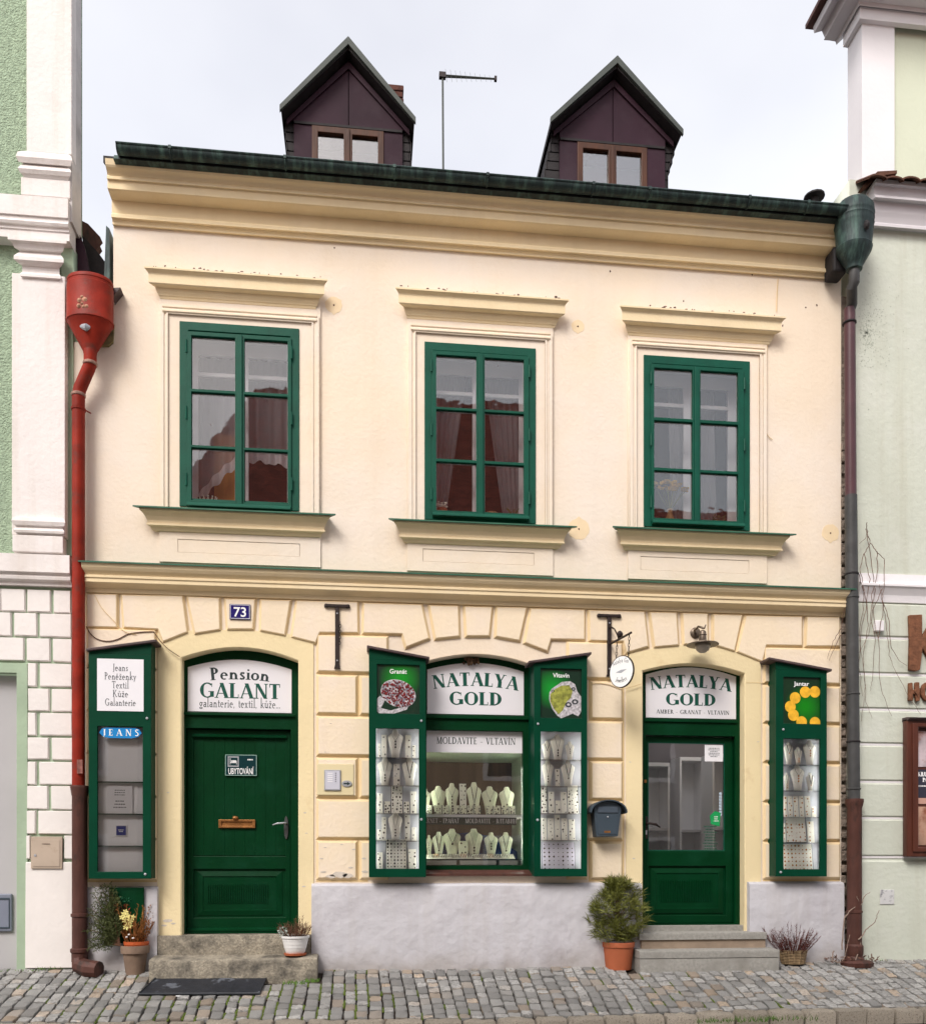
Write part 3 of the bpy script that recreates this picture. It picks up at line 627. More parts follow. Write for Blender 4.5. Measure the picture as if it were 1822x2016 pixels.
# ------------------------------------------------------------------ upper windows
def window(w, k):
    root = empty('window', (0, 0, 0)); root.parent = house
    X0, X1, ZT, ZB = w['X0'], w['X1'], w['ZT'], w['ZB']
    # surround
    a0, a1 = PX(w['ax'][0], .02), PX(w['ax'][1], .02); at = PZ(*w['at'], .03)
    ht = PZ(*w['ht'], .13); h0, h1 = PX(w['hx'][0]) + .04, PX(w['hx'][1]) - .04
    zsill = PZ(*w['st'], .12)
    zap = PZ(*w['px_'][:1], 1100) if 0 else zs(1104, 0) + .03
    poly('surround_board', PEACH, rect(a0 - .012, a1 + .012, zsill - .03, ht - .10), [rect(X0 + .02, X1 - .02, ZB + .01, ZT - .02)], .018, .0, root)
    for o_, i_, dd in ((0, .030, .036), (.030, .050, .028), (.050, .064, .036)):
        out_ = [(a0 + o_, zsill), (a0 + o_, at - o_), (a1 - o_, at - o_), (a1 - o_, zsill), (a1 - i_, zsill), (a1 - i_, at - i_), (a0 + i_, at - i_), (a0 + i_, zsill)]
        poly('architrave', PEACH, out_, [], dd, .017, root)
    MB().mold([(.030, at + .003), (.044, at + .001), (.044, at - .012), (.03, at - .02), (.046, at - .036), (.046, at - .05), (.03, at - .062)], a0 + .02, a1 - .02, back=.016).build('architrave_head', TRIM if 0 else BLOCK, root)
    # hood moulding
    p = [(.13, ht), (.13, ht - .014), (.118, ht - .022), (.104, ht - .034), (.10, ht - .045), (.10, ht - .115), (.092, ht - .122), (.055, ht - .126), (.052, ht - .135), (.046, ht - .155), (.036, ht - .170), (.034, ht - .178), (.026, ht - .185), (.022, ht - .20), (.018, ht - .202)]
    MB().mold(p, h0 + .05, h1 - .05, mitre=True, back=0).build('hood_moulding', TRIM, root)
    # sill
    s0, s1 = PX(w['sx'][0]) + .10, PX(w['sx'][1]) - .09
    p = [(.118, zsill), (.118, zsill - .018), (.10, zsill - .034), (.082, zsill - .055), (.066, zsill - .085), (.062, zsill - .108), (.070, zsill - .112), (.07, zsill - .128), (.045, zsill - .134), (.03, zsill - .16), (.018, zsill - .162)]
    sil = MB().mold(p, s0, s1, mitre=True, back=0).build('window_sill', TRIM, root)
    y0 = -.15
    MB().add([(s0 - .165, y0, zsill + .002), (s1 + .165, y0, zsill + .002), (s1 + .10, -.012, zsill + .03), (s0 - .10, -.012, zsill + .03), (s0 - .165, y0, zsill - .010), (s1 + .165, y0, zsill - .010), (s1 + .10, -.012, zsill + .018), (s0 - .10, -.012, zsill + .018)],
             [(0, 1, 2, 3), (7, 6, 5, 4), (0, 4, 5, 1), (3, 2, 6, 7), (0, 3, 7, 4), (1, 5, 6, 2)]).build('sill_sheet', GRNP, root)
    # apron with framed panel
    zb_ = zs(1104, 0) + .04
    q0, q1 = PX(w['px_'][0], .02), PX(w['px_'][1], .02); qt, qb = PZ(w['pz'][0], w['pz'][1], .02), PZ(w['pz'][0], w['pz'][2], .02)
    poly('apron_board', PEACH, rect(a0 - .012, a1 + .012, zb_ - .03, zsill - .031), [rect(q0, q1, qb, qt)], .016, .0, root)
    poly('apron_panel', PEACH, rect(q0 + .004, q1 - .004, qb + .003, qt - .006), [], .0135, .0, root)
    # joinery: outer frame, two sashes, six panes
    fr = poly('window_frame', GRNW, rect(X0, X1, ZB, ZT), [rect(X0 + .075, X1 - .075, ZB + .07, ZT - .075)], .030, -.04, root, bevel=.004)
    c = [(PX(a, .04), PX(b, .04)) for a, b in w['cols']]; rws = [(PZ(w['rx'], a, .04), PZ(w['rx'], b, .04)) for a, b in w['rows']]
    mid = (c[0][1] + c[1][0]) / 2; zt_, zb2 = rws[0][0] + .035, rws[-1][1] - .04
    for i, (xa, xb) in enumerate(c):
        sa = X0 + .066 if i == 0 else mid + .002; sb = mid - .002 if i == 0 else X1 - .066
        poly('sash', GRNW, rect(sa, sb, zb2, zt_), [rect(xa, xb, b_, t2) for t2, b_ in rws], .046, -.0, root, bevel=.003)
        for t2, b_ in rws:
            MB().box(xa - .006, xb + .006, -.020, -.017, b_ - .006, t2 + .006).build('pane', GLW, root)
        for t2, b_ in rws: poly('putty_bead', INWW, rect(xa + .0005, xb - .0005, b_ + .0005, t2 - .0005), [rect(xa + .006, xb - .006, b_ + .006, t2 - .006)], .012, .006, root)
    poly('mullion', GRNW, rect(mid - .022, mid + .022, zb2 + .01, zt_ - .01), [], .062, .040, root, bevel=.004)
    MB().mold([(.070, zb2 + .015), (.085, zb2 - .012), (.085, zb2 - .02), (.04, zb2 - .022)], X0 + .07, X1 - .07, back=.03).build('drip_rail', GRNW, root)
    for sx in (X0 + .062, X1 - .062):
        for t in (.14, .5, .86):
            z = ZB + (ZT - ZB) * t; MB().tube([(sx, -.048, z - .055), (sx, -.048, z + .055)], .009, 6).build('hinge', GRNW, root)
    # white box between the outer and the inner casement, then the inner casement
    bx = MB(); a, b, z0, z1 = X0 + .04, X1 - .04, ZB + .035, ZT - .04
    for q in ((a, a, z0, z1), (b, b, z0, z1)): bx.quad((q[0], .041, z0), (q[0], .20, z0), (q[0], .20, z1), (q[0], .041, z1))
    bx.quad((a, .041, z0), (b, .041, z0), (b, .20, z0), (a, .20, z0)); bx.quad((a, .041, z1), (b, .041, z1), (b, .20, z1), (a, .20, z1))
    bx.build('inner_reveal', INWW, root, recalc=False)
    m2 = (a + b) / 2
    poly('inner_casement', INWW, rect(a, b, z0, z1), [rect(a + .075, m2 - .045, z0 + .06, z1 - .30), rect(a + .075, m2 - .045, z1 - .27, z1 - .11), rect(m2 + .045, b - .075, z0 + .06, z1 - .30), rect(m2 + .045, b - .075, z1 - .27, z1 - .11)], -.20, -.235, root)
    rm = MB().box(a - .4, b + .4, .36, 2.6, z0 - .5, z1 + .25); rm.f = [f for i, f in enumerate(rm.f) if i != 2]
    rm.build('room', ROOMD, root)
    rv = MB()
    for qa in (a, b): rv.quad((qa, .235, z0), (qa, .36, z0), (qa, .36, z1), (qa, .235, z1))
    rv.build('room_reveal', INW, root, recalc=False)
    return root
_e = empty
for k, w in enumerate(WIN):
    org = (w['X0'], 0.0, w['ZB'])
    r_ = window(w, k)
# lace curtains and curtains
def cloth(name, x0, x1, y, ztop, zbot, m, label, n=40, waves=9, amp=.02, parent=None, band=None, **k):
    rows = 14; mb = MB()
    for i in range(n + 1):
        u = i / n; x = x0 + (x1 - x0) * u
        zb = zbot(u) if callable(zbot) else zbot
        for j in range(rows + 1):
            v = j / rows; z = ztop + (zb - ztop) * v; xs = x + (k['gather'](u, v) if 'gather' in k else 0)
            mb.v.append((xs, y + amp * math.sin(u * waves * 6.283 + .6 * math.sin(v * 3)), z))
    mb.f = [(i * (rows + 1) + j, i * (rows + 1) + j + 1, (i + 1) * (rows + 1) + j + 1, (i + 1) * (rows + 1) + j) for i in range(n) for j in range(rows)]
    o = mb.build(name, m, smooth=True, recalc=False, label=label, cat='curtain')
    if band:
        b2 = MB()
        for i in range(n * 2 + 1):
            u = i / (n * 2); x = x0 + (x1 - x0) * u; zb = zbot(u) if callable(zbot) else zbot
            yy = y - .006 + amp * math.sin(u * waves * 6.283 + .6 * math.sin(3)); b2.v += [(x, yy, zb + band), (x, yy, zb - .03 * abs(math.sin(u * 19)))]
        b2.f = [(2 * i, 2 * i + 1, 2 * i + 3, 2 * i + 2) for i in range(n * 2)]
        b2.build('lace_border', LACED, o, recalc=False)
    return o
w = WIN[0]; zt_ = w['ZT'] - .12; H_ = w['ZT'] - w['ZB']
cloth('lace_curtain', w['X0'] + .06, w['X1'] - .06, .30, zt_, lambda u: w['ZB'] + H_ * (.06 + .30 * (1 - (1 - min(1, u * 1.7)) ** 1.6) - .06 * max(0, u - .62)), LACE, 'white lace curtain swept up in a curve, in the upper window above the pension door', band=.085)
MB().box(w['X0'] + .22, w['X0'] + .50, .42, .44, w['ZB'] + .05, w['ZB'] + .85).build('wooden_screen', mat('honey_wood', (.55, .25, .05), .6, .3, 10, stretch=(1, 1, .2)), label='honey coloured wooden board behind the lace curtain over the pension door', cat='screen')
w = WIN[1]; H_ = w['ZT'] - w['ZB']
for s_, nm in ((0, 'sheer curtain hanging nearest the bracket side in the middle upper window'), (1, 'sheer curtain drawn aside above the succulent pot in the middle upper window')):
    xa = w['X0'] + .04 if s_ == 0 else w['X0'] + .58; xb = w['X0'] + .42 if s_ == 0 else w['X1'] - .05
    g = (lambda u, v: -.22 * u * v) if s_ == 0 else (lambda u, v: .2 * (1 - u) * v)
    cloth('sheer_curtain', xa, xb, .30, w['ZT'] - .1, w['ZB'] + .03, LACE, nm, n=30, waves=6, gather=g)
w = WIN[2]
cloth('sheer_curtain', w['X0'] + .34, w['X0'] + .50, .30, w['ZT'] - .1, w['ZB'] + .05, LACE, 'narrow sheer curtain behind the dried yellow flowers', n=12, waves=3, gather=lambda u, v: .05 * v)
cloth('sheer_curtain', w['X0'] + .60, w['X0'] + .80, .30, w['ZT'] - .1, w['ZB'] + .05, LACE, 'narrow sheer curtain behind the small cream flowerpot', n=12, waves=3, gather=lambda u, v: .04 * v)
# things on the sills behind the glass
def pot(c, r, h, m, name, label, cat, hs=(1, .92, .78), handle=False, rim=.012):
    root = empty(name, c, label=label, cat=cat)
    MB().lathe(c, [(r * hs[2], 0), (r * hs[1], h * .4), (r, h * .75), (r * .95, h * .88), (r * .95, h), (r * .8, h), (r * .78, h * .8)], 18).build('pot', m, root, smooth=True)
    if handle: MB().tube([(c[0] + r * .9, c[1], c[2] + h * .8), (c[0] + r * 1.45, c[1], c[2] + h * .7), (c[0] + r * 1.4, c[1], c[2] + h * .35), (c[0] + r * .85, c[1], c[2] + h * .3)], .007, 6).build('handle', m, root)
    return root
CLAY = mat('honey_clay', (.36, .21, .09), .6, .2, 20)
w = WIN[1]; zi = w['ZB'] + .037
def at(px, y=.12, z=zi): return (PX(px, -y), y, z)
p_ = pot(at(869), .055, .12, TERR, 'flowerpot', 'terracotta flowerpot with pale dry blooms in the middle upper window', 'flowerpot')
mb = MB(); c = at(869)
for k in range(26): q = Vector((c[0] + U(-.05, .05), c[1] + U(-.02, .02), c[2] + U(.14, .18))); mb.box(q.x - .008, q.x + .008, q.y - .006, q.y + .006, q.z - .004, q.z + .006)
mb.build('blooms', VELV, p_, kind='stuff')
pot(at(915), .055, .085, CLAY, 'clay_mug', 'round brown clay mug with a handle in the middle upper window', 'mug', handle=True)
pot(at(967), .065, .10, CLAY, 'clay_jug', 'wide honey coloured clay jug beside the window mullion', 'jug', handle=True)
p_ = pot(at(1009), .055, .07, CAST, 'succulent_pot', 'low dark pot with a sparse plant in the middle upper window', 'flowerpot')
mb = MB(); c = at(1009)
for k in range(12): a = U(0, 6.28); mb.tube([(c[0], c[1], c[2] + .06), (c[0] + .03 * math.cos(a), c[1] + .02 * math.sin(a), c[2] + .11), (c[0] + .06 * math.cos(a), c[1] + .03 * math.sin(a), c[2] + U(.11, .17))], .003, 4)
mb.build('foliage', LEAF, p_, kind='stuff')
w = WIN[2]; zi = w['ZB'] + .037
c = (PX(1318, -.12), .12, zi); v_ = empty('flower_vase', c, label='bulbous amber vase of dried yellow flowers on the window sill', cat='vase')
MB().lathe(c, [(.045, 0), (.062, .03), (.06, .07), (.035, .12), (.022, .155), (.030, .19)], 16).build('vase', CLAY, v_, smooth=True)
ms = MB(); mf = MB()
for k in range(17):
    a = U(0, 6.28); rr = U(.02, .17); tx, ty, tz = c[0] + rr * math.cos(a), c[1] + .3 * rr * math.sin(a), c[2] + U(.36, .45)
    ms.tube([(c[0], c[1], c[2] + .17), ((c[0] + tx) / 2, (c[1] + ty) / 2, c[2] + .28), (tx, ty, tz)], .0028, 4)
    for q in range(7): z_ = Vector((tx + U(-.018, .018), ty + U(-.01, .01), tz + U(-.006, .02))); mf.box(z_.x - .013, z_.x + .013, z_.y - .006, z_.y + .006, z_.z - .009, z_.z + .010)
ms.build('stems', LEAF, v_, kind='stuff'); mf.build('dried_flowers', mat('straw_flower', (.75, .45, .06), .8, .35, 40), v_, kind='stuff')
c = (PX(1343, -.10), .10, zi); g_ = empty('cow_figurine', c, label='tiny white figurine with dark spots beside the amber vase', cat='figurine')
fb = MB().lathe((c[0], c[1], c[2] + .02), [(.012, 0), (.034, .008), (.038, .03), (.025, .048), (.006, .055)], 12, sx=1.5); fb.lathe((c[0] - .055, c[1], c[2] + .045), [(.008, 0), (.018, .008), (.016, .028), (.005, .034)], 10)
for dx in (-.035, -.015, .02, .04): fb.tube([(c[0] + dx, c[1], c[2]), (c[0] + dx, c[1], c[2] + .03)], .006, 5)
fb.build('figure_body', WHITM, g_, smooth=True)
sp_ = MB()
for k in range(9): sp_.lathe((c[0] + U(-.05, .05), c[1] - .037, c[2] + U(.03, .06)), [(.006, 0), (.005, .003)], 7, 'y')
sp_.build('spots', IRON, g_, kind='stuff')
p_ = pot((PX(1414, -.12), .12, zi), .058, .075, VELV, 'small_flowerpot', 'cream flowerpot with a small dark green plant on the window sill', 'flowerpot', hs=(1, .95, .8))
c = (PX(1414, -.12), .12, zi); mb = MB()
for k in range(60): q = Vector((c[0] + U(-.06, .06), c[1] + U(-.03, .03), c[2] + U(.07, .14))); mb.quad(q, q + Vector((.018, .004, .006)), q + Vector((.022, 0, .018)), q + Vector((.004, 0, .014)))
mb.build('foliage', LEAFD, p_, kind='stuff')
c = (PX(407, -.12), .12, WIN[0]['ZB'] + .037); p_ = empty('wire_basket', c, label='small dark basket with crossed wires in the upper window over the pension door', cat='basket')
mb = MB()
for k in range(14):
    a = k * math.pi / 7; b = a + .5; mb.tube([(c[0] + .07 * math.cos(a), c[1] + .04 * math.sin(a), c[2]), (c[0] + .09 * math.cos(b), c[1] + .05 * math.sin(b), c[2] + .11)], .003, 4); b = a - .5
    mb.tube([(c[0] + .07 * math.cos(a), c[1] + .04 * math.sin(a), c[2]), (c[0] + .09 * math.cos(b), c[1] + .05 * math.sin(b), c[2] + .11)], .003, 4)
mb.build('wires', VELV, p_, kind='stuff'); MB().lathe(c, [(.06, 0), (.082, .10), (.06, .10)], 14, sy=.5).build('basket_body', CAST, p_)
# ------------------------------------------------------------------ dormers
def dormer(cxp, pk, ev, fx0, fx1, wy, label_):
    Y = .55; d = -Y
    root = empty('dormer', (0, 0, 0)); root.parent = house
    cx_ = PX(cxp, d) * .6 + (PX(ev[0], d + .12) + PX(ev[2], d + .12)) * .2; zp = PZ(cxp, pk, d + .12); e0, e1 = PX(ev[0], d + .12), PX(ev[2], d + .12); ze0, ze1 = PZ(ev[0], ev[1], d + .12), PZ(ev[2], ev[3], d + .12); ze = (ze0 + ze1) / 2
    x0, x1 = PX(fx0, d), PX(fx1, d); zb = ZTOP + .15; th = .055
    # gabled roof with grey edge and dark slates
    mb = MB(); hw = (e1 - e0) / 2
    mb.prism([(cx_ - hw, ze), (cx_, zp), (cx_ + hw, ze), (cx_ + hw, ze - th), (cx_, zp - th - .02), (cx_ - hw, ze - th)], Y - .12, Y + 2.2); mb.build('dormer_roof', DARK, root)
    for s_ in (-1, 1):
        mb = MB(); mb.prism([(cx_ + s_ * (hw + .012), ze - .012), (cx_ + s_ * (hw + .012), ze - .065), (cx_ + s_ * .0005, zp - .052), (cx_ + s_ * .0005, zp + .02)], Y - .15, Y - .121); mb.build('barge_board', GREYM, root)
    # cheeks hung with slates
    for s_ in (-1, 1):
        ox = cx_ + s_ * (hw - .035); ix = x0 if s_ < 0 else x1
        mb = MB().box(min(ix, ix + s_ * .03), max(ix, ix + s_ * .03), Y + .04, Y + 1.8, zb - .3, ze - .02); mb.build('cheek', DARK, root)
        z = ze - .03; i = 0
        while z > zb - .1:
            mb = MB(); lean = {('L', -1): -.05, ('L', 1): .0, ('R', -1): .10, ('R', 1): -.12}[(label_, s_)] * i * .09 / .6 * 1.0
            w_ = abs(ox - ix) + lean; w_ = max(.03, w_ + U(-.006, .006))
            mb.box(min(ix, ix + s_ * w_), max(ix, ix + s_ * w_), Y + .02, Y + .05, z - .10, z); 
            for q in range(3): mb.box(min(ix + s_ * (w_ - .004), ix + s_ * (w_ + .012)), max(ix + s_ * (w_ - .004), ix + s_ * (w_ + .012)), Y + .02 + q * .14, Y + .14 + q * .14, z - .10, z + .005)
            mb.build('slate', DARK, root); z -= .088; i += 1
    # front: sheet metal panels and the window
    yw = PZ(*wy, d); mid = (x0 + x1) / 2; f = .10
    hw2 = (x1 - x0) / 2; slope = (zp - ze) / hw
    def gz_(x): return zp - th - .03 - abs(x - cx_) * slope
    zl = ze - .02
    for a, b in ((x0, mid - .004), (mid + .004, x1)):
        pts = [(a, yw + .012), (b, yw + .012), (b, min(gz_(b), 99)), (a, gz_(a))]
        MB().prism(pts, Y - .012, Y + .03).build('front_panel', PURP, root)
    for s_ in (-1, 1):                                               # inner rake trim
        a = (cx_ + s_ * hw * .93, gz_(cx_ + hw * .93) - .05); b = (cx_, gz_(cx_) - .09)
        mb = MB().prism([a, (a[0], a[1] + .05), (b[0], b[1] + .07), b], Y - .03, Y - .013); mb.build('rake_trim', PURP, root)
    MB().box(x0 + .004, x1 - .004, Y - .02, Y - .0125, yw - .008, yw + .014).build('seam', DARK, root)
    w0, w1 = x0 + (x1 - x0) * .165, x1 - (x1 - x0) * .175
    for a, b in ((x0, w0), (w1, x1)): MB().box(a, b, Y - .008, Y + .03, zb, yw - .009).build('side_panel', PURP, root)
    m2 = (w0 + w1) / 2; fr = poly('dormer_frame', WOODB, rect(w0, w1, zb, yw - .012), [rect(w0 + .055, m2 - .04, zb + .08, yw - .07), rect(m2 + .04, w1 - .055, zb + .08, yw - .07)], d + .02, d - .04, root, bevel=.004)
    poly('dormer_mullion', WOODB, rect(m2 - .016, m2 + .016, zb, yw - .03), [], d + .035, d + .0205, root, bevel=.003)
    for a, b in ((w0 + .05, m2 - .035), (m2 + .035, w1 - .05)): MB().box(a, b, Y + .012, Y + .015, zb + .07, yw - .06).build('pane', GLD, root)
    MB().box(w0, w1, Y + .25, Y + .26, zb, yw - .03).build('blind', mat('grey_blind', (.34, .34, .40), .8, .05, 3), root)
GLD = glassmat('dormer_glass', .17)
dormer(686, 80, (553, 212, 815, 228), 578.5, 792, (578.5, 242.5), 'L')
dormer(1211, 117, (1078, 240, 1334, 246), 1101, 1308, (1101, 275), 'R')
# chimney pot showing behind the first dormer
cx_, cy_ = PX(776, -1.6), 1.6; z_ = PZ(776, 196, -1.6)
ch = empty('chimney', (0, 0, 0)); ch.parent = house
for k in range(4):
    MB().box(cx_ - .13, cx_ + .09 + .01 * (k % 2), cy_, cy_ + .3, z_ - .10 + .07 * k - .3 * (k == 0), z_ - .04 + .07 * k).build('brick', mat('chimney_brick', (.08, .03, .022), .9, .4, 14, .6, 40), ch, bevel=.008)
# aerial
zb = ZTOP + .2; Ya = .7
an = empty('roof_aerial', (PX(871, -Ya), Ya, zb), label='thin roof aerial on a tall mast between the dormers', cat='aerial')
MB().tube([(PX(873, -Ya), Ya, zb - .2), (PX(871, -Ya), Ya, PZ(871, 146, -Ya))], .011, 6).build('mast', GREYM, an)
A0, A1 = PP(869, 147, -Ya), PP(975, 154.5, -Ya)
MB().tube([A0, A1], .009, 5).tube([A0 + Vector((0, 0, -.02)), (A0 + A1) / 2 + Vector((0, 0, -.012)), A1 + Vector((0, 0, -.005))], .006, 4).build('boom', GREYM, an)
MB().box(A1.x - .012, A1.x + .012, Ya - .015, Ya + .015, A1.z - .02, A1.z + .02).build('end_cap', IRON, an)
MB().box(A0.x - .025, A0.x + .04, Ya - .02, Ya + .02, A0.z - .03, A0.z + .02).build('mast_clamp', IRON, an)
for k in range(10):
    t = (k + 1) / 11; p = A0.lerp(A1, t); l = .085 - .04 * t
    MB().tube([(p.x + .012 * l * 10 * .4, Ya - .02, p.z - l), (p.x - .01, Ya + .02, p.z + l)], .0016, 4).build('element', GREYM, an)
# vent cap on the roof at the far end
p = PP(1602, 386, -.4); v = empty('roof_vent', (p.x, .4, p.z - .2), label='small dark vent cap above the far end of the gutter', cat='vent')
MB().lathe((p.x, .4, p.z - .3), [(.04, 0), (.04, .28), (.10, .285), (.10, .30), (.03, .325)], 14).build('vent_cap', DARK, v)
# ================================================================== doors and shop window
def xz(o, dx0, dx1): return (PX(dx0, -.15), PX(dx1, -.15))
RD = -.15                                        # plane of the door leaves: 15 cm back in the wall
def DXf(px, d=RD): return PX(px, d)
def DZf(px, py, d=RD): return PZ(px, py, d)
# ---- pension door
root = empty('pension_door', (0, 0, 0)); root.parent = house; root.name = 'door'; ORG['door'] = (0, 0, 0); pdoor = root
o = PD; f0, f1 = o['x0'] - .02, o['x1'] + .02
lt = DZf(470, 1436); lb = DZf(470, 1834.5)
l0, l1 = DXf(367.5), DXf(573)
sg = (DXf(372), DXf(574.6)); sgz = (DZf(473, 1403.7), DZf(473, 1318), DZf(473, 1301))
poly('door_frame', GRN, arch(f0, f1, lb - .01, o['zs'] + .0, o['za'] + .03), [rect(l0, l1, lb - .02 + .021, lt), arch(sg[0] - .004, sg[1] + .004, sgz[0] - .004, sgz[1], sgz[2] + .004)], -.10, -.20, root, bevel=.004)
poly('transom_ledge', GRN, rect(sg[0] - .03, sg[1] + .03, sgz[0] - .035, sgz[0] - .012), [], -.075, -.105, root, bevel=.003)
leaf = MB().box(l0 + .004, l1 - .004, .165, .20, lb + .005, lt - .004).build('door_leaf', GRN, root)
fx0, fx1 = DXf(381), DXf(562)
zz = lambda y: DZf(470, y)
poly('leaf_frame', GRN, rect(l0 + .005, l1 - .005, lb + .006, lt - .005), [rect(fx0, fx1, zz(1685), zz(1451)), rect(fx0, fx1, zz(1806), zz(1711))], -.145, -.166, root, bevel=.005)
n = 9
for i in range(n):                               # upright boards of the upper field
    a = fx0 + (fx1 - fx0) * i / n; b = fx0 + (fx1 - fx0) * (i + 1) / n
    MB().box(a + .0004, b - .0004, .156 + .0012 * (i % 2), .166, zz(1684), zz(1452)).build('board', GRN, root, bevel=.001)
def raised(x0, x1, z0, z1, nm='raised_panel'):
    mb = MB(); r_ = [(rect(x0, x1, z0, z1), .160), (rect(x0 + .05, x1 - .05, z0 + .045, z1 - .045), .150), (rect(x0 + .055, x1 - .055, z0 + .05, z1 - .05), .158), (rect(x0 + .06, x1 - .06, z0 + .055, z1 - .055), .158)]
    for q, y in r_: mb.v += [(x, y, z) for x, z in q]
    for k in range(3): mb.f += [(k * 4 + i, k * 4 + (i + 1) % 4, k * 4 + 4 + (i + 1) % 4, k * 4 + 4 + i) for i in range(4)]
    mb.f.append((12, 13, 14, 15)); return mb.build(nm, GRN, root)
raised(fx0 + .03, fx1 - .03, zz(1802), zz(1715))
for i in range(28):
    x = DXf(409) + (DXf(526) - DXf(409)) * i / 27; MB().box(x - .004, x + .004, .150, .1575, zz(1778), zz(1741)).build('reed', GRN, root)
MB().mold([(-.14, zz(1826)), (-.115, zz(1829)), (-.115, zz(1833)), (-.14, zz(1834))], l0 + .01, l1 - .01, back=-.166).build('kick_rail', GRN, root)
MB().mold([(-.145, zz(1446)), (-.122, zz(1449)), (-.125, zz(1452)), (-.14, zz(1453))], fx0 - .01, fx1 + .01, back=-.146).build('weather_bar', GRN, root)
# letter slot with knob, handle
s0, s1 = DXf(430.4), DXf(502.6); sz0, sz1 = DZf(466, 1630), DZf(466, 1613.5)
sl_ = poly('letter_slot', BRASS, rect(s0, s1, sz0, sz1), [rect(s0 + .025, s1 - .025, sz0 + .018, sz1 - .018)], -.135, -.156, root, bevel=.003)
MB().box(s0 + .024, s1 - .024, .148, .152, sz0 + .017, sz1 - .017).build('slot_flap', BRASS, sl_)
MB().lathe((DXf(463.5), .15, DZf(463.5, 1610.5)), [(.028, 0), (.028, .02), (.02, .035), (.005, .038)], 12, 'y', sy=.7).build('door_knocker', BRASS, root, smooth=True)
hx = DXf(563.5); hz0, hz1 = DZf(563, 1652.5), DZf(563, 1606.5)
hd = poly('handle', PIPEG, oval(hx, (hz0 + hz1) / 2, .020, (hz1 - hz0) / 2, 16), [], -.130, -.146, root, bevel=.003)
hm = DZf(563, 1621); MB().tube([(hx, .13, hm), (hx, .09, hm), (hx - .02, .075, hm), (hx - .075, .075, hm - .004), (hx - .115, .08, hm - .018)], [.009, .009, .009, .008, .006], 8).build('lever', STEEL, hd, smooth=True)
# ---- signboards
def board(name, x0, x1, zb, zs_, za_, d, label, cat='sign'):
    e = empty(name, ((x0 + x1) / 2, -d, zb), label=label, cat=cat)
    poly('board', SIGNW, arch(x0, x1, zb, zs_, za_), [], d, d - .012, e)
    return e
db = -.098
b = board('signboard', sg[0], sg[1], sgz[0], sgz[1], sgz[2], db, 'arched white sign of the pension with green letters over the plank door')
cxs = (sg[0] + sg[1]) / 2; q = lambda y: PZ(473, y, db); wsc = lambda a: abs(PX(473 + a, db) - PX(473, db))
serif('Pension', .112, cxs, q(1340.5), db, LETD, b, width=wsc(114), bow=.014, T=.195, sp=.02)
serif('GALANT', .134, cxs, q(1374.5), db, LET, b, width=wsc(158), T=.215)
serif('galanterie, textil, kůže...', .078, cxs, q(1393), db, LETD, b, width=wsc(158), T=.13)
# accommodation plate
p0, p1 = DXf(443.6), DXf(505.5); pz0, pz1 = DZf(474, 1527), DZf(474, 1486)
pl = empty('lodging_plate', ((p0 + p1) / 2, .15, pz0), label='small dark blue lodging plate with a white bed symbol on the plank door', cat='sign')
NAVY = mat('navy_print', (.003, .03, .035), .3, .05)
poly('plate', NAVY, rect(p0, p1, pz0, pz1), [], -.140, -.150, pl)
poly('rim', mat('pale_rim', (.30, .45, .40), .4, .05), rect(p0, p1, pz0, pz1), [rect(p0 + .005, p1 - .005, pz0 + .005, pz1 - .005)], -.1385, -.1405, pl)
w_ = p1 - p0; h_ = pz1 - pz0
poly('symbol_frame', STEEL, rect(p0 + .08 * w_, p0 + .43 * w_, pz0 + .42 * h_, pz1 - .08 * h_), [rect(p0 + .115 * w_, p0 + .395 * w_, pz0 + .48 * h_, pz1 - .14 * h_)], -.139, -.1405, pl)
bx_ = p0 + .15 * w_; bz_ = pz0 + .53 * h_; mb = MB()
for x0, x1, z0, z1 in ((0, .015, 0, .30), (.20, .215, 0, .16), (0, .215, .07, .11), (.03, .07, .13, .19), (.08, .2, .12, .20)): mb.prism(rect(bx_ + x0 * w_, bx_ + x1 * w_, bz_ + z0 * h_, bz_ + z1 * h_), .1385, .1402)
mb.build('bed_symbol', LETW, pl)
sans('UBYTOVÁNÍ', .30 * h_, (p0 + p1) / 2, pz0 + .07 * h_, -.139, LETW, pl, width=.8 * w_, bold=.004)
tinylines(MB(), p0 + .62 * w_, p1 - .04 * w_, pz1 - .3 * h_, pz1 - .16 * h_, -.139, 1).build('small_print', LETW, pl, kind='stuff')
# ---- shop window
d = -.15; root = empty('shop_window', (0, 0, 0)); root.parent = house; o = SW
a0, a1 = o['x0'] - .02, o['x1'] + .02
s0, s1 = PX(840, d), PX(1028.5, d); sz0, szs, sza = PZ(934, 1408, d), PZ(934, 1322.5, d), PZ(934, 1307.5, d)
g0, g1 = PX(838.5, d), PX(1027.5, d); gz0, gz1 = PZ(934, 1703.5, d), PZ(934, 1439.5, d)
poly('shop_window_frame', GRN, arch(a0, a1, o['zb'] + .03, o['zs'], o['za'] + .03), [arch(s0 - .004, s1 + .004, sz0 - .004, szs, sza + .004), rect(g0, g1, gz0, gz1)], -.10, -.18, root, bevel=.004)
MB().box(s0 - .05, s1 + .05, .078, .099, sz0 - .045, sz0 - .014).build('transom_ledge', GRN, root, bevel=.004)
MB().box(g0 - .004, g1 + .004, .150, .154, gz0 - .004, gz1 + .004).build('shop_pane', GLS, root)
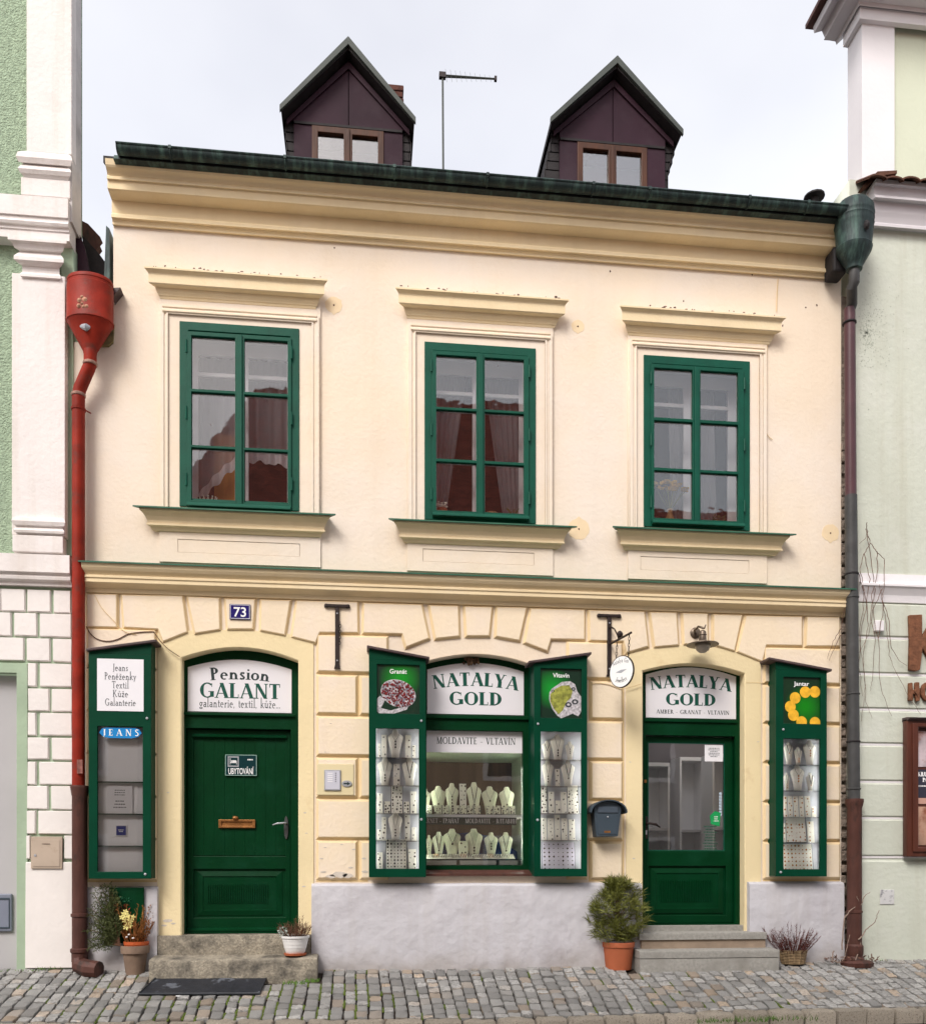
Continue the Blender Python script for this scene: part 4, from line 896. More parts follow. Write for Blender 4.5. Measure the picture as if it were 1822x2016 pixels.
MB().add([(a0, -.055, o['zb'] + .008), (a1, -.055, o['zb'] + .008), (a1, .1, o['zb'] + .045), (a0, .1, o['zb'] + .045), (a0, -.055, o['zb'] - .012), (a1, -.055, o['zb'] - .012), (a1, .1, o['zb'] + .02), (a0, .1, o['zb'] + .02)],
         [(0, 1, 2, 3), (7, 6, 5, 4), (0, 4, 5, 1), (3, 2, 6, 7), (0, 3, 7, 4), (1, 5, 6, 2)]).build('shop_sill_sheet', CAST, root)
b = board('signboard', s0, s1, sz0, szs, sza, -.098, 'arched white sign with two green words above the jewellery window')
q = lambda y: PZ(934, y, -.098); cxs = (s0 + s1) / 2; wsc = lambda a: abs(PX(934 + a, -.098) - PX(934, -.098))
serif('NATALYA', .124, cxs, q(1358), -.098, LET, b, width=wsc(164), bow=.036, T=.235)
serif('GOLD', .120, cxs, q(1388), -.098, LET, b, width=wsc(105), T=.235)
# white printed band behind the glass
z0, z1 = PZ(934, 1482, -.157), PZ(934, 1439, -.157)
bd = empty('printed_band', ((g0 + g1) / 2, .157, z0), label='white printed band across the top of the jewellery window', cat='sign')
MB().box(g0 + .001, g1 - .001, .1485, .1495, z0, z1).build('band', SIGNW, bd)
serif('MOLDAVITE – VLTAVÍN', .062, cxs + .01, PZ(934, 1465, -.148), -.148, LETD, bd, width=wsc(153) * 1.01, T=.15)
# display niche behind the glass: back, sides, shelves
GRNI = mat('pale_green_lining', (.62, .72, .55), .7, .04, 3)
MB().box(g0 - .05, g0 - .03, .16, .95, gz0 - .1, gz1).build('niche_side', GRNI, root)
MB().box(g1 + .03, g1 + .05, .16, .95, gz0 - .1, gz1).build('niche_side', GRNI, root)
MB().box(g0 - .03, g1 + .03, .19, .95, PZ(934, 1482, -.2), PZ(934, 1482, -.2) + .04).build('niche_top', GRNI, root)
MB().box(g0 - .03, g1 + .03, .93, .95, gz0 - .1, gz1).build('niche_back', mat('niche_wood', (.085, .045, .03), .6, .35, 3, stretch=(4, 1, .4)), root)
zA = PZ(934, 1603, -.20); zB = PZ(934, 1690.5, -.20)
MB().box(g0 - .03, g1 + .03, .185, .60, zA - .028, zA - .004).build('niche_shelf', INWW, root)
MB().box(g0 - .03, g1 + .03, .185, .93, gz0 - .03, gz0 - .004).build('niche_shelf', INW, root)
for i in range(3):
    x0 = PX((838, 905, 983)[i], -.18); x1 = PX((899, 977, 1019)[i], -.18)
    MB().box(x0, x1, .19, .55, gz0 + .005, zB - .016).build('niche_step', mat('step_white', (.72, .76, .70), .5, .03), root, bevel=.003)
MB().box(g0 - .03, g1 + .03, .188, .56, zB - .013, zB - .003).build('niche_glass_shelf', NAVY, root)
for px_, nm_ in ((g0 + .0, 'l'), (g1 - .0, 'r')):
    s_ = -1 if nm_ == 'l' else 1
    MB().box(px_ + s_ * .012 - .006, px_ + s_ * .012 + .006, .186, .198, gz0, gz1 - .3).build('light_strip', mat('lit_strip', (1, 1, 1)) if 0 else INWW, root)
    ld = bpy.data.lights.new('window_light', 'AREA'); ld.shape = 'RECTANGLE'; ld.size = .012; ld.size_y = gz1 - gz0 - .35; ld.energy = 1.7; ld.color = (.99, 1, .88)
    lo_ = bpy.data.objects.new('window_light', ld); COL.objects.link(lo_); lo_.location = (px_ + s_ * .004, .20, (gz0 + gz1 - .3) / 2); lo_.rotation_euler = (math.radians(90), 0, math.radians(180) + s_ * .6)
# dark banner with lettering between the shelves
z0, z1 = PZ(925, 1623.5, -.165), PZ(925, 1609, -.165)
bn = empty('dark_banner', (PX(925, -.165), .165, z0), label='narrow black banner with white words between the two rows of necklace busts', cat='sign')
MB().box(g0 - .003, PX(1016, -.165), .166, .168, z0, z1).build('banner', NAVY, bn)
serif('ARNET – ГРАНАТ', .042, PX(869, -.164), z0 + .014, -.1635, LETW, bn, width=PX(905, -.164) - PX(836, -.164), T=.16)
serif('MOLDAVITE – ВЛТАВИН', .042, PX(966, -.164), z0 + .014, -.1635, LETW, bn, width=PX(1015, -.164) - PX(914, -.164), T=.16)
# blue backdrop card on the lower shelf
mb = MB(); cx_ = PX(922, -.6); r_ = 18
pts = [(cx_ - .52, zB)] + [(cx_ - .52 + 1.04 * i / r_, zB + .05 + .21 * math.sin(math.pi * i / r_)) for i in range(r_ + 1)] + [(cx_ + .52, zB)]
bk = poly('blue_backdrop', mat('blue_card', (.006, .035, .16), .5, .2, 5), pts, [], -.60, -.61, None, label='blue arched card behind the lower row of necklace busts', cat='backdrop card')
# wasp nest under the arch
nz_ = PP(927, 1303, -.06); mb = MB()
for i in range(34): a = U(0, 6.28); r_ = U(0, .07); mb.lathe((nz_.x + r_ * math.cos(a), .07 + U(-.015, .02), nz_.z + U(-.02, .03) - .02 * (1 - r_ / .07)), [(.006, 0), (.012, .01), (.012, .02), (.006, .026)], 6)
mb.build('wasp_nest', mat('nest_paper', (.10, .06, .035), .95, .4, 60), label='small brown wasp nest under the arch of the jewellery window', cat='wasp nest')
# ---- shop door
o = SD; root = empty('shop_door', (0, 0, 0)); root.parent = house
lt = DZf(1352, 1449.5); lb = DZf(1352, 1818); l0, l1 = DXf(1267), DXf(1442.5)
s0, s1 = DXf(1266.5), DXf(1443.5); sz0, szs, sza = DZf(1352, 1415.5), DZf(1352, 1332), DZf(1352, 1316)
poly('door_frame', GRN, arch(o['x0'] - .005, o['x1'] + .01, lb - .01, o['zs'], o['za'] + .03), [rect(l0, l1, lb + .001, lt), arch(s0 - .0, s1 + .004, sz0 - .004, szs, sza + .004)], -.10, -.20, root, bevel=.004)
MB().box(s0 - .01, s1 + .01, .082, .099, sz0 - .04, sz0 - .014).build('transom_ledge', GRN, root, bevel=.004)
g0, g1, gz0, gz1 = DXf(1274.5), DXf(1425.5), DZf(1350, 1675), DZf(1350, 1462)
pa0, pa1, pz0, pz1 = DXf(1276), DXf(1428), DZf(1350, 1802), DZf(1350, 1705)
poly('leaf_frame', GRN, rect(l0 + .004, l1 - .004, lb + .003, lt - .004), [rect(g0, g1, gz0, gz1), rect(pa0, pa1, pz0, pz1)], -.145, -.185, root, bevel=.005)
MB().box(pa0 - .005, pa1 + .005, .168, .18, pz0 - .005, pz1 + .005).build('lower_field', GRN, root)
root_ = root
raised(pa0 + .025, pa1 - .025, pz0 + .02, pz1 - .02)
for i in range(30):
    x = DXf(1300) + (DXf(1400) - DXf(1300)) * i / 29; MB().box(x - .0035, x + .0035, .150, .1575, DZf(1350, 1775), DZf(1350, 1733)).build('reed', GRN, root)
MB().box(g0 - .004, g1 + .004, .162, .166, gz0 - .004, gz1 + .004).build('door_pane', GLS, root)
poly('glazing_bead', GRNW, rect(g0, g1, gz0, gz1), [rect(g0 + .008, g1 - .008, gz0 + .008, gz1 - .008)], -.150, -.161, root)
MB().box(o['x0'] + .005, o['x1'] - .005, .02, .25, o['zb'] - .01, lb - .011).build('threshold', GRAN, root, bevel=.004)
hx = DXf(1270); hz_ = DZf(1270, 1622)
hd = MB().box(hx - .02, hx + .02, .132, .146, hz_ - .14, hz_ + .07).build('handle', IRON, root, bevel=.004)
MB().tube([(hx, .132, hz_ + .0), (hx, .09, hz_ + .003), (hx + .02, .08, hz_ + .003), (hx + .08, .08, hz_ - .008), (hx + .12, .085, hz_ - .035)], [.01, .01, .011, .012, .006], 8).build('lever', IRON, hd, smooth=True)
MB().box(hx - .008, hx + .008, .128, .133, hz_ - .10, hz_ - .06).build('keyhole', STEEL, hd)
MB().box(DXf(1264), DXf(1268.5), .09, .10, DZf(1266, 1542), DZf(1266, 1536)).build('bolt_plate', BRASS, root)
b = board('signboard', s0 + .004, s1, sz0, szs, sza, -.098, 'arched white sign with green letters over the glazed shop door')
q = lambda y: PZ(1355, y, -.098); cxs = (s0 + s1) / 2; wsc = lambda a: abs(PX(1355 + a, -.098) - PX(1355, -.098))
serif('NATALYA', .118, cxs, q(1360), -.098, LET, b, width=wsc(156), bow=.034, T=.235)
serif('GOLD', .113, cxs, q(1388.5), -.098, LET, b, width=wsc(100), T=.235)
serif('AMBER – GRANAT – VLTAVIN', .038, cxs + .02, q(1405.5), -.098, LETD, b, width=wsc(142), T=.17)
pc = P(1405, 1482.5, -.15); nt_ = empty('door_notice', (pc[0], .157, pc[1]), label='white sheet of paper taped inside the top corner of the shop door glass', cat='notice')
MB().box(pc[0] - .09, pc[0] + .09, .156, .158, pc[1] - .078, pc[1] + .078).build('sheet', PAPER, nt_)
tinylines(MB(), pc[0] - .07, pc[0] + .07, pc[1] - .04, pc[1] + .055, -.1545, 6).build('print', LETG, nt_, kind='stuff')
pc = P(1409, 1612, -.15); st = empty('green_sticker', (pc[0], .16, pc[1]), label='bright green sticker with white print on the shop door glass', cat='sticker')
poly('sticker', mat('bright_green', (.01, .30, .085), .5, .05), [(pc[0] - .05, pc[1] - .05), (pc[0] + .035, pc[1] - .07), (pc[0] + .045, pc[1] + .06), (pc[0] - .01, pc[1] + .075), (pc[0] - .06, pc[1] + .03)], [], -.152, -.154, st)
tinylines(MB(), pc[0] - .03, pc[0] + .03, pc[1] - .03, pc[1] + .03, -.1515, 3).build('print', LETW, st, kind='stuff')
pc = P(1400, 1645, -.15); tinylines(MB(), pc[0] - .10, pc[0] + .08, pc[1] - .14, pc[1] + .10, -.156, 9, h=.35).build('opening_hours_print', mat('hours_green', (.01, .11, .06), .5, .05), label='rows of small green print low on the shop door glass', cat='lettering', kind='stuff')
for i in range(9):
    pc = P(1414.5, 1562 + i * 5.2, -.15); 
st_ = MB()
for i in range(8):
    pc = P(1418, 1562 + i * 6.0, -.15); st_.box(pc[0] - .013, pc[0] + .013, .157, .158, pc[1] - .011, pc[1] + .011)
st_.build('card_stickers', mat('card_print', (.45, .55, .65), .4, .3, 60), label='column of tiny payment stickers at the edge of the shop door glass', cat='sticker', kind='stuff')
# inside the shop: tall white display cases, counter
xw0, xw1 = DXf(1230, -.2), DXf(1480, -.2)
sc_ = [(1262, 1318, 1.25, 1508), (1338, 1388, 1.55, 1497), (1402, 1450, 1.0, 1490)]
for i, (a, b_, dy, yt) in enumerate(sc_):
    x0, x1 = PX(a, -dy), PX(b_, -dy); zt = PZ(a, yt, -dy); e = empty('showcase', ((x0 + x1) / 2, dy, 0), label=('white glazed showcase seen behind the shop door handle', 'white glazed showcase seen through the middle of the shop door', 'white glazed showcase seen below the taped paper')[i], cat='showcase', group='showcases inside the shop')
    MB().box(x0, x1, dy + .3, dy + .32, .05, zt).build('back', INWW, e)
    for xa in (x0, x1 - .02): MB().box(xa, xa + .02, dy, dy + .299, .05, zt).build('side', INWW, e)
    for k in range(3): MB().box(x0 + .021, x1 - .021, dy + .02, dy + .298, .45 + k * .42, .475 + k * .42).build('shelf', INW, e)
    MB().box(x0, x1, dy, dy + .32, zt + .001, zt + .04).build('top', INWW, e)
MB().box(xw0 - .3, xw1 + .6, 1.9, 1.95, 0, 2.5).build('shop_partition', mat('grey_shop_wall', (.20, .18, .19), .8, .1, 3), house)
ld = bpy.data.lights.new('shop_light', 'AREA'); ld.size = 1.0; ld.energy = 3.5; ld.color = (1, .98, .97)
lo_ = bpy.data.objects.new('shop_light', ld); COL.objects.link(lo_); lo_.location = (PX(1380, -.9), .85, PZ(1352, 1320) + .25)
MB().box(PX(1380, -.9) - .5, PX(1380, -.9) + .5, .35, 1.35, PZ(1352, 1320) + .27, PZ(1352, 1320) + .30).build('ceiling_lamp', INWW, label='flat white ceiling lamp inside the shop behind the glazed door', cat='lamp')
MB().box(DXf(1392, -.8), DXf(1500, -.8), .8, 1.3, .0, .75).build('shop_counter', CASE, label='dark red-brown counter inside the shop behind the green sticker', cat='counter')
for i in range(3):
    x0 = PX((1278, 1345, 1408)[i], -1.3)
# ================================================================== display cabinets
CABS = {}
STRIP = mat('lit_strip', (.9, .9, .88), .4, .01); STRIP.node_tree.nodes['Principled BSDF'].inputs['Emission Color'].default_value = (1, .97, .93, 1); STRIP.node_tree.nodes['Principled BSDF'].inputs['Emission Strength'].default_value = .6
def cabinet(nm, label, x0p, x1p, yb, ytl, ytr, roof, dep, poster, glass, shelves, lock, back=0.0, left_hi=False):
    """wall cabinet: green box with a sloping sheet roof, a poster field above and a glazed field below"""
    dF = dep; x0, x1 = PX(x0p, dF), PX(x1p, dF); zb = PZ((x0p + x1p) / 2, yb, dF)
    zl, zr_ = PZ(x0p, ytl, dF), PZ(x1p, ytr, dF)
    e = empty('display_cabinet', ((x0 + x1) / 2, -dF / 2, zb), label=label, cat='display cabinet', group='green display cabinets on the facade')
    po = rect(PX(poster[0], dF), PX(poster[1], dF), PZ(poster[0], poster[3], dF), PZ(poster[0], poster[2], dF))
    gl = rect(PX(glass[0], dF), PX(glass[1], dF), PZ(glass[0], glass[3], dF), PZ(glass[0], glass[2], dF))
    th = .018
    body = MB()
    body.box(x0, x0 + th, -dF + .03, back if nm != 'C' else .097, zb, zl - .002).box(x1 - th, x1, -dF + .03, back, zb, zr_ - .002).box(x0 + th + .0005, x1 - th - .0005, -dF + .031, back, zb, zb + th).box(x0 + th + .0005, x1 - th - .0005, -.03, -.012, zb + th, min(zl, zr_) - .01)
    body.build('cabinet_body', GRNC, e)
    MB().box(x0 + th + .002, x1 - th - .002, -(.035 if nm != 'A' else .085), -.0305, zb + th + .002, po[0][1] - .01).build('lining', mat('grey_velvet_lining', (.53, .54, .58), .8, .04, 3) if nm != 'A' else mat('faded_white_lining', (.88, .88, .92), .6, .06, 3), e)
    for s_ in (0, 1):
        xa = x0 + th + .0015 if s_ == 0 else x1 - th - .0045
        MB().box(xa, xa + .003, -dF + .035, -.036, zb + th + .002, po[0][1] - .01).build('side_lining', MC.get('grey_velvet_lining', INW) if nm != 'A' else INWW, e)
    fz = min(zl, zr_) - .02
    poly('door_frame', GRNC, rect(x0 - .0, x1 + .0, zb - .004, fz), [gl, po], dF, dF - .029, e, bevel=.003)
    poly('gable_board', GRNC, [(x0, fz + .002), (x1, fz + .002), (x1, zr_ - .003), (x0, zl - .003)], [], dF - .004, dF - .028, e)
    mb = MB(); (r0, y0), (r1, y1) = roof; a = PX(r0, dF + .02), PZ(r0, y0, dF + .02); b = PX(r1, dF + .02), PZ(r1, y1, dF + .02)
    mb.prism([(a[0], a[1]), (b[0], b[1]), (b[0], b[1] - .022), (a[0], a[1] - .022)], -dF - .03, back - .005)
    mb.build('cabinet_roof', ROOFC, e, bevel=.004)
    MB().box(gl[0][0] - .003, gl[1][0] + .003, -dF + .014, -dF + .018, gl[0][1] - .003, gl[2][1] + .003).build('glass_pane', GLC, e)
    if nm != 'A':                                # slim lit strips up both front corners light the jewellery
        for s_ in (-1, 1):
            xs_ = x0 + th + .012 if s_ < 0 else x1 - th - .012; z0_, z1_ = zb + .06, gl[2][1] - .02
            MB().box(xs_ - .005, xs_ + .005, -dF + .036, -dF + .044, z0_, z1_).build('light_strip', STRIP, e)
            ld = bpy.data.lights.new('strip_light', 'AREA'); ld.shape = 'RECTANGLE'; ld.size = .012; ld.size_y = z1_ - z0_; ld.energy = .85; ld.color = (1, .97, .93)
            lo_ = bpy.data.objects.new('strip_light', ld); COL.objects.link(lo_); lo_.parent = e; og = ORG[e.name]
            lo_.location = (xs_ - s_ * .006 - og[0], -dF + .046 - og[1], (z0_ + z1_) / 2 - og[2]); lo_.rotation_euler = (math.radians(90), 0, math.radians(180) + s_ * .35)
    for lx, ly in lock: MB().lathe((PX(lx, dF), -dF, PZ(lx, ly, dF)), [(.011, 0), (.011, .006), (.006, .009)], 10, 'y').build('lock', STEEL, e)
    for k, y in enumerate(shelves):
        z = PZ((x0p + x1p) / 2, y, dF - .06)
        MB().box(x0 + th + .005, x1 - th - .005, -dF + .035, -.037, z - .006, z).build('shelf', (GRNC if nm == 'A' else SHG), e)
    CABS[nm] = dict(e=e, x0=x0, x1=x1, zb=zb, po=po, gl=gl, d=dF, shelves=[PZ((x0p + x1p) / 2, y, dF - .06) for y in shelves], x0p=x0p, x1p=x1p)
    return e
DP = .17
cabinet('A', 'empty green cabinet beside the red downpipe, with grey shelves and a white notice', 174.5, 297.5, 1729, 1281, 1266, ((170, 1276.5), (308, 1258.5)), DP, (192.3, 281.8, 1297, 1398), (191.5, 280.8, 1429, 1716), [1539, 1602, 1665], [(289.5, 1414), (286, 1721)])
cabinet('B', 'green jewellery cabinet with a garnet ring poster, between the intercom and the shop window', 726, 838, 1726, 1275, 1296, ((722, 1270), (845, 1293)), DP, (741.8, 825.7, 1307, 1404), (740, 824.4, 1433, 1710), [1492, 1546.7, 1601.5, 1655], [(829, 1419), (829, 1613)])
cabinet('C', 'green jewellery cabinet with a moldavite poster, beside the slate blue letterbox', 1051, 1155.4, 1724.6, 1302, 1287, ((1040, 1301), (1163.5, 1283.5)), DP, (1064, 1145, 1315, 1412.6), (1064, 1144.3, 1439.3, 1710), [1496, 1548, 1601.5, 1654], [(1058.5, 1425), (1057.5, 1614)])
cabinet('D', 'green jewellery cabinet with an amber bead poster, next to the far downpipe', 1527, 1627, 1724.6, 1298, 1316, ((1512, 1293.5), (1636, 1317)), DP, (1541.8, 1615.4, 1332, 1424), (1541.8, 1614.3, 1453.4, 1711), [1506, 1556.8, 1608.6, 1658.7], [(1541, 1436), (1536, 1717)])
# posters
def poster(nm, c0, c1, cen, rad, title):
    C = CABS[nm]; p = C['po']; d = C['d'] - .018; org = ORG[C['e'].name]
    x0, x1, z0, z1 = p[0][0], p[1][0], p[0][1], p[2][1]; cx_ = x0 + cen[0] * (x1 - x0); cz_ = z0 + cen[1] * (z1 - z0)
    m = gradmat('poster_print_' + nm, c0, c1, (cx_ - org[0], -d - org[1], cz_ - org[2]), rad)
    MB().box(x0 - .004, x1 + .004, -d, -d + .006, z0 - .004, z1 + .004).build('poster', m, C['e'])
    sans(title, .040, (x0 + x1) / 2, z1 - .075, d, LETW, C['e'], bold=.012, width=.15)
    return C['e'], x0, x1, z0, z1, d
e, x0, x1, z0, z1, d = poster('B', (.0, .24, .01), (.002, .022, .010), (.55, .72), .19, 'Granát')
cx_, cz_ = x0 + .5 * (x1 - x0), z0 + .42 * (z1 - z0); ca, sa = math.cos(-.35), math.sin(-.35)
def el(cx_, cz_, rx, rz, ang=-.35, n=28): return [(cx_ + rx * math.cos(t) * math.cos(ang) - rz * math.sin(t) * math.sin(ang), cz_ + rx * math.cos(t) * math.sin(ang) + rz * math.sin(t) * math.cos(ang)) for t in [2 * math.pi * i / n for i in range(n)]]
RP = mat('ring_silver_print', (.46, .44, .46), .4, .5, 45)
poly('ring_print', RP, [(x0, z0 + .02), (x0 + .0, z0 + .13), (x0 + .03, z0 + .16), (x0 + .07, z0 + .12), (x0 + .035, z0 + .05), (x0 + .12, z0 + .03), (x0 + .25, z0 + .07), (x0 + .30, z0 + .12), (x0 + .26, z0 + .04), (x0 + .15, z0 + .004), (x0 + .02, z0 + .004)], [], d + .0012, d + .0008, e)
poly('ring_print', RP, el(cx_, cz_, .158, .118), [], d + .0016, d + .0012, e)
g = MB(); gw = MB()
for k in range(300):
    a = U(0, 6.28); r_ = math.sqrt(R()); px_, pz_ = el(cx_, cz_, .15 * r_, .112 * r_, -.35, 1)[0] if 0 else (cx_ + .15 * r_ * math.cos(a) * ca - .112 * r_ * math.sin(a) * sa, cz_ + .15 * r_ * math.cos(a) * sa + .112 * r_ * math.sin(a) * ca)
    (g if k % 3 else gw).prism(oval(px_, pz_, U(.006, .011), U(.006, .010), 6), -d - .0022 - .00002 * k, -d - .0017)
g.build('garnet_print', mat('garnet_print', (.17, .018, .02), .4, .6, 60), e, kind='stuff'); gw.build('setting_print', mat('grey_print', (.22, .20, .24), .4, .6, 60), e, kind='stuff')
e, x0, x1, z0, z1, d = poster('C', (.0, .26, .02), (.002, .022, .010), (.3, .6), .19, 'Vltavín')
W_, H_ = x1 - x0, z1 - z0
pts = [(.22, .52), (.28, .60), (.42, .68), (.52, .74), (.72, .76), (.84, .70), (.90, .55), (.99, .45), (.99, .14), (.92, .05), (.78, .10), (.50, .0), (.40, .06), (.28, .2), (.21, .38)]
poly('stone_print', RP, [(x0 + a * W_, z0 + b * H_) for a, b in pts], [], d + .0012, d + .0008, e)
pts = [(.24, .48), (.34, .58), (.5, .66), (.70, .68), (.78, .56), (.74, .42), (.64, .34), (.54, .16), (.44, .08), (.32, .2), (.24, .34)]
poly('stone_print', mat('olive_print', (.26, .27, .05), .5, .5, 35, bump=.0), [(x0 + a * W_, z0 + b * H_) for a, b in pts], [], d + .0018, d + .0013, e)
for a, b, r_ in ((.68, .28, .03), (.84, .34, .03), (.30, .55, .016), (.8, .6, .02)): poly('setting_print', mat('dark_print', (.04, .045, .05), .4, .3, 60), oval(x0 + a * W_, z0 + b * H_, r_, r_ * .8, 12), [oval(x0 + a * W_, z0 + b * H_, r_ * .5, r_ * .4, 10)], d + .0024, d + .0019, e)
e, x0, x1, z0, z1, d = poster('D', (.0, .20, .0), (.002, .025, .006), (.60, .38), .20, 'Jantar')
W_, H_ = x1 - x0, z1 - z0; AP = mat('amber_print', (.78, .42, .03), .4, .22, 22)
for k, (a, b) in enumerate(((.86, .70), (.60, .69), (.33, .56), (.20, .37), (.28, .19), (.50, .045), (.86, .035))):
    r_ = .052; pts = [(min(max(x, x0), x1), max(z, z0)) for x, z in oval(x0 + a * W_, z0 + b * H_, r_, r_ * 1.03, 22)]
    poly('bead_print', AP, pts, [], d + .0012 + .0005 * k, d + .0008 + .0005 * k, e)
# the empty cabinet: notice, blue word strip, paper, sticker
C = CABS['A']; e = C['e']; p = C['po']; d = C['d'] + .0008; cxs = (p[0][0] + p[1][0]) / 2; hh = p[2][1] - p[0][1]
nt_ = empty('white_notice', (cxs, -d, p[0][1]), label='white notice with five lines of grey words on the cabinet by the red downpipe', cat='notice')
MB().box(p[0][0] - .004, p[1][0] + .004, -d - .003, -d + .004, p[0][1] - .004, p[2][1] + .004).build('board', PAPER, nt_)
for i, (tx, wd) in enumerate((('Jeans', .34), ('Peněženky', .70), ('Textil', .37), ('Kůže', .34), ('Galanterie', .68))):
    serif(tx, .060, cxs, p[2][1] - hh * (.225 + .17 * i), d + .004, LETG, nt_, width=wd * (p[1][0] - p[0][0]), T=.115)
g = C['gl']; js = empty('jeans_strip', (cxs, -C['d'] + .02, g[2][1] - .1), label='blue strip with white capital letters at the top of the empty cabinet', cat='sign')
gx0, gx1 = g[0][0] + .012, g[1][0] - .012; jz0, jz1 = PZ(236, 1452.5, C['d']), PZ(236, 1432, C['d']); dj = C['d'] - .012
poly('strip', mat('jeans_blue', (.01, .22, .55), .4, .05), [(gx0, (jz0 + jz1) / 2), (gx0 + .02, jz1 - .01), (gx0 + .06, jz1), (gx1 - .06, jz1), (gx1 - .02, jz1 - .01), (gx1, (jz0 + jz1) / 2), (gx1 - .03, jz0 + .012), (gx1 - .08, jz0), (gx0 + .08, jz0), (gx0 + .03, jz0 + .012)], [], dj, dj - .001, js)
serif('JEANS', .055, cxs, jz0 + .020, dj + .0005, LETW, js, width=(gx1 - gx0) * .86, sp=.42, T=.18)
pc = P(236, 1574, .10); nt_ = empty('paper_notice', (pc[0], -.10, pc[1]), label='sheet of paper with dark print standing inside the empty cabinet', cat='notice')
MB().box(pc[0] - .105, pc[0] + .105, -.101, -.099, pc[1] - .12, pc[1] + .12).build('sheet', PAPER, nt_)
mb = MB(); tinylines(mb, pc[0] - .06, pc[0] + .06, pc[1] + .03, pc[1] + .09, .1015, 3, h=.35, fill=.9); tinylines(mb, pc[0] - .06, pc[0] + .06, pc[1] - .08, pc[1] - .0, .1015, 3, h=.35, fill=.95); mb.build('print', LETG, nt_, kind='stuff')
pc = P(238.5, 1635, .095); st = empty('blue_sticker', (pc[0], -.095, pc[1]), label='small square royal blue sticker inside the empty cabinet', cat='sticker')
MB().box(pc[0] - .047, pc[0] + .047, -.0945, -.0885, pc[1] - .047, pc[1] + .047).build('backing', PAPER, st)
MB().box(pc[0] - .04, pc[0] + .04, -.0965, -.095, pc[1] - .04, pc[1] + .04).build('sticker', mat('royal_blue', (.005, .02, .22), .4, .05), st)
tinylines(MB(), pc[0] - .03, pc[0] + .03, pc[1] - .015, pc[1] + .012, .0968, 2).build('print', LETW, st, kind='stuff')
# ================================================================== jewellery displays
ORD = ['first', 'second', 'third', 'fourth', 'fifth', 'sixth', 'seventh', 'eighth', 'ninth', 'tenth']
def bust(x, y, z, w, h, m, label, jewel=0, group=None, lean=0.10, neck=.34):
    """necklace bust: tapered stand, shoulders, rounded neck; wears a cord and a pendant"""
    e = empty('necklace_bust', (x, y, z), label=label, cat='necklace bust', group=group)
    n = 14; sec = [(0, .50, .20), (.25, .62, .22), (.5, .80, .26), (.66, .97, .26), (.74, 1.0, .24), (.80, .86, .22), (.855, .55, .2), (.89, neck + .06, .19), (.96, neck, .18), (1.0, neck * .7, .12)]
    mb = MB()
    for t, a, b in sec:
        for k in range(n):
            q = 2 * math.pi * k / n; c, s_ = math.cos(q), math.sin(q); mb.v.append((x + a * w / 2 * abs(c) ** .8 * (1 if c > 0 else -1), y + lean * h * (t - .3) + b * w * .55 * s_, z + t * h))
    m_ = len(sec); mb.f = [(i * n + k, i * n + (k + 1) % n, (i + 1) * n + (k + 1) % n, (i + 1) * n + k) for i in range(m_ - 1) for k in range(n)] + [tuple(range(n - 1, -1, -1)), tuple(range((m_ - 1) * n, m_ * n))]
    mb.build('bust_body', m, e, smooth=True)
    yf = lambda t: y + lean * h * (t - .3) - .26 * w * .55 - .006
    dp = (.52, .40, .60, .34)[jewel % 4]; nm_ = MB(); wn_ = neck * w * .62
    pts = [(x + u * wn_ * (1 if jewel % 2 else 1.2), yf(t) - .002, z + t * h) for u, t in ((-1, .86), (-.8, .76), (-.42, (dp + .74) / 2), (0, dp), (.42, (dp + .74) / 2), (.8, .76), (1, .86))]
    nm_.tube(pts, .0022 + .0015 * (jewel == 3), 5); nm_.build('necklace', JEWD if jewel in (0, 3) else JEWS, e)
    pm = MB()
    for k in range(1 + (jewel in (1, 2)) * 2): pm.lathe((x, yf(dp) + .002, z + (dp - .03 - .10 * k) * h), [(.0035, 0), (w * .055, .002), (w * .05, .006), (.002, .009)], 8, 'y', sy=1.3)
    pm.build('pendant', AMB if m.name == 'x' else JEWD, e)
    return e
